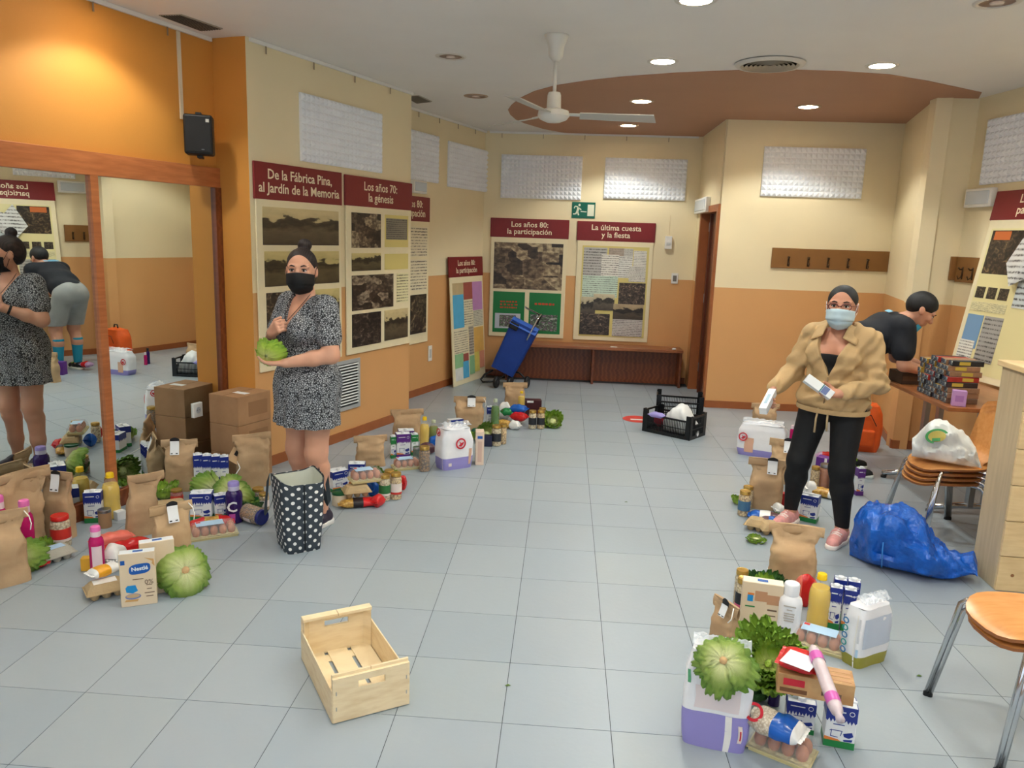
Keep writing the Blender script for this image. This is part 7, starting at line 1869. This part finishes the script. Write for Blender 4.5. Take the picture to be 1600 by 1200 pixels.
shell_mask(w2, P2, mat('mask pale blue', (190, 212, 222), .7), RH2, 1.0, pleats=3, strap=CWHITE, dz=.027)
gl = MB(); GLM = mat('glasses frame', (92, 30, 40), .3)
for q in (-1, 1): gl.tube([tuple(P2(q*.034+.027*math.cos(a), -.101+.012*abs(q*.034+.027*math.cos(a))/.06, .003+.019*math.sin(a))) for a in [2*PI*i/16 for i in range(16)]], .0022, 6, closed=True)
gl.tube([tuple(P2(-.008, -.103, .006)), tuple(P2(0, -.106, .009)), tuple(P2(.008, -.103, .006))], .0022, 6)
for q in (-1, 1): gl.tube([tuple(P2(q*.061, -.09, .008)), tuple(P2(q*.080, -.04, .010)), tuple(P2(q*.084, .012, .008))], .002, 6)
part('glasses', gl, GLM, w2, True)
PINK = mat('pink sneaker', (214, 150, 146), .7, var=.16, vscale=40); SOLE = mat('sole beige', (240, 226, 218), .55)
shoe(w2, fL[:2], TH+.05, PINK, SOLE, lace=mat('lace pale', (250, 232, 226), .6)); shoe(w2, fR[:2], TH-.1, PINK, SOLE, z=.0, lace=mat('lace pale', (250, 232, 226), .6))
# boxes in her hands
c_ = wR+L2(.03, -.13, -.045)
bx_ = thing('white_box', 'long white box in the outstretched hand of the walking woman', 'box', (W2[0]+c_[0], W2[1]+c_[1], c_[2]), TH+R(8), None, (R(24), R(-4)))
part('box_body', MB().box(-.022, .022, -.11, .10, -.022, .022), CWHITE, bx_, bevel=.002); part('print', MB().box(-.008, .010, -.06, .04, .0217, .0227), mat('print pale blue', (170, 196, 210), .5), bx_)
c_ = wL+L2(-.10, -.075, .03)
bx_ = thing('medicine_box', 'small white box with a blue end held at the waist of the walking woman', 'box', (W2[0]+c_[0], W2[1]+c_[1], c_[2]), TH+R(18), None, (R(-22), R(32)))
part('box_body', MB().box(-.085, .085, -.032, .022, -.025, .025), CWHITE, bx_, bevel=.002); part('blue_print', MB().box(.02, .055, -.0327, -.031, -.022, .022), mat('print slate', (110, 124, 170), .5), bx_); part('teal_stripe', MB().box(.012, .018, -.0328, -.031, -.025, .025), mat('print teal', (20, 120, 130), .5), bx_)

# ---------------------------------------------------------------- man leaning over the table
W3 = (2.27, 6.00); TH = R(78)
def L3(x, y, z): return rotz(V3(x, y, z), TH)
pel = L3(0, .15, .92); chest = L3(0, -.16, 1.11); sh0 = L3(0, -.245, 1.170)
F = Field((-.42, -.62, -.02), (.80, .45, 1.56), .0055)
def torso3(F, g):
    F.cone(pel, L3(0, .01, 1.025), .128+g, .120+g, .05); F.cone(L3(0, .01, 1.025), chest, .122+g, .135+g, .05)
    for q in (-1, 1): F.cone(pel+L3(q*.05, 0, 0), chest+L3(q*.055, 0, 0), .11+g, .118+g, .05)
    F.cone(sh0+L3(-.14, .0, 0), sh0+L3(.14, .0, 0), .068+g, .068+g, .05)
torso3(F, -.010)
for q in (-1, 1):
    F.cone(pel+L3(q*.09, 0, -.03), L3(q*.11, -.01, .49), .098, .066, .04); F.cone(L3(q*.11, -.01, .49), L3(q*.115, .03, .34), .062, .060, .03); F.cone(L3(q*.115, .03, .34), L3(q*.115, .02, .09), .058, .040, .03); F.cone(L3(q*.115, .02, .09), L3(q*.118, .0, .04), .036, .036, .02)
s3L, s3R = sh0+L3(.185, -.005, -.01), sh0+L3(-.185, -.005, -.01)
e3R, w3R = L3(-.215, -.27, .895), L3(-.115, -.50, .835)
e3L, w3L = L3(.215, -.29, .90), L3(.13, -.52, .84)
for s_, e_, w_ in ((s3L, e3L, w3L), (s3R, e3R, w3R)):
    F.cone(s_, e_, .056, .046, .03); F.cone(e_, w_, .045, .029, .02)
F.cone(sh0+L3(0, -.01, .03), L3(0, -.335, 1.235), .060, .055, .03)
HC3 = L3(0, -.385, 1.285); P3 = head(F, HC3, TH, 1.04, tilt=R(38))
hand(F, w3R, L3(.25, -.85, -.15), L3(.6, 0, -.7), .5, thumb_side=-1); hand(F, w3L, L3(-.2, -.85, -.15), L3(-.6, 0, -.7), .5, thumb_side=1)
mn_ = person('man in a black T-shirt bending over the table behind the walking woman', F.mesh('person', SKIN3), (W3[0], W3[1], 0))
face_parts(mn_, P3, TH, 1.04)
TSH = mat('black T-shirt', (22, 24, 32), .8, var=.08, vscale=10, bump=.2, bscale=18)
F = Field((-.42, -.62, .70), (.70, .45, 1.42), .0058)
torso3(F, .012)
for s_, e_ in ((s3L, e3L), (s3R, e3R)): F.cone(s_, s_+(e_-s_)*.62, .074, .080, .04)
F.wave(lambda X, Y, Z: (.005*np.sin(30*X+22*Z+11*Y)).astype(np.float32))
F.cut(L3(0, .19, .83), L3(0, .55, -.83)); F.cut(L3(0, -.305, 1.245), L3(0, -.75, .65))
ts = obj('t_shirt', F.mesh('t_shirt', TSH), mn_)
lettering_m = mat('shirt print blue', (110, 168, 196), .6)
part('back_print', MB().add([tuple(L3(x, y, z)) for x, y, z in ((-.09, -.150, 1.262), (.09, -.150, 1.262), (.09, -.180, 1.274), (-.09, -.180, 1.274))], [(0, 1, 2, 3)]), lettering_m, ts)
SHO = mat('grey shorts', (150, 152, 150), .8, var=.05, vscale=12)
F = Field((-.4, -.4, .4), (.45, .4, 1.06), .006)
F.cone(pel+L3(-.03, .01, -.01), pel+L3(.03, .01, -.01), .148, .148, .04)
for q in (-1, 1): F.cone(pel+L3(q*.09, 0, -.04), L3(q*.112, -.008, .50), .112, .098, .04)
F.cut((0, 0, .535), (0, 0, -1)); obj('shorts', F.mesh('shorts', SHO), mn_)
SOCK = mat('turquoise sock', (30, 140, 166), .7)
for q in (-1, 1):
    F = Field(L3(q*.115, .02, .2)-V3(.13, .13, .16), L3(q*.115, .02, .2)+V3(.13, .13, .22), .006); F.cone(L3(q*.115, .03, .36), L3(q*.115, .02, .10), .064, .046, .03); F.cut((0, 0, .385), (0, 0, 1)); obj('sock', F.mesh('sock', SOCK), mn_)
    shoe(mn_, L3(q*.118, -.0, 0)[:2], TH+q*.1, mat('black trainer', (26, 28, 30), .6), mat('trainer sole', (232, 236, 228), .5), lace=mat('neon lace', (150, 214, 40), .5))
F = Field(HC3-V3(.17, .17, .17), HC3+V3(.17, .17, .17), .0048)
F.ell(P3(0, .020, .042), (.088, .104, .090), .02, TH, R(38)); F.ell(P3(0, .062, .0), (.074, .06, .075), .03, TH)
F.cut(P3(0, -.064, .05), np.array(P3(0, -1, -.45))-np.array(P3(0, 0, 0)))
obj('hair', F.mesh('hair', HAIRB), mn_)
cm = MB(); cm.grid(lambda u, v: tuple(P3(.062*math.sin((u-.5)*2.4), -.075*math.cos((u-.5)*2.4)-.012, -.088-.045*v)), 14, 6); part('chin_mask', cm, mat('mask bright blue', (60, 170, 210), .6), mn_, True)
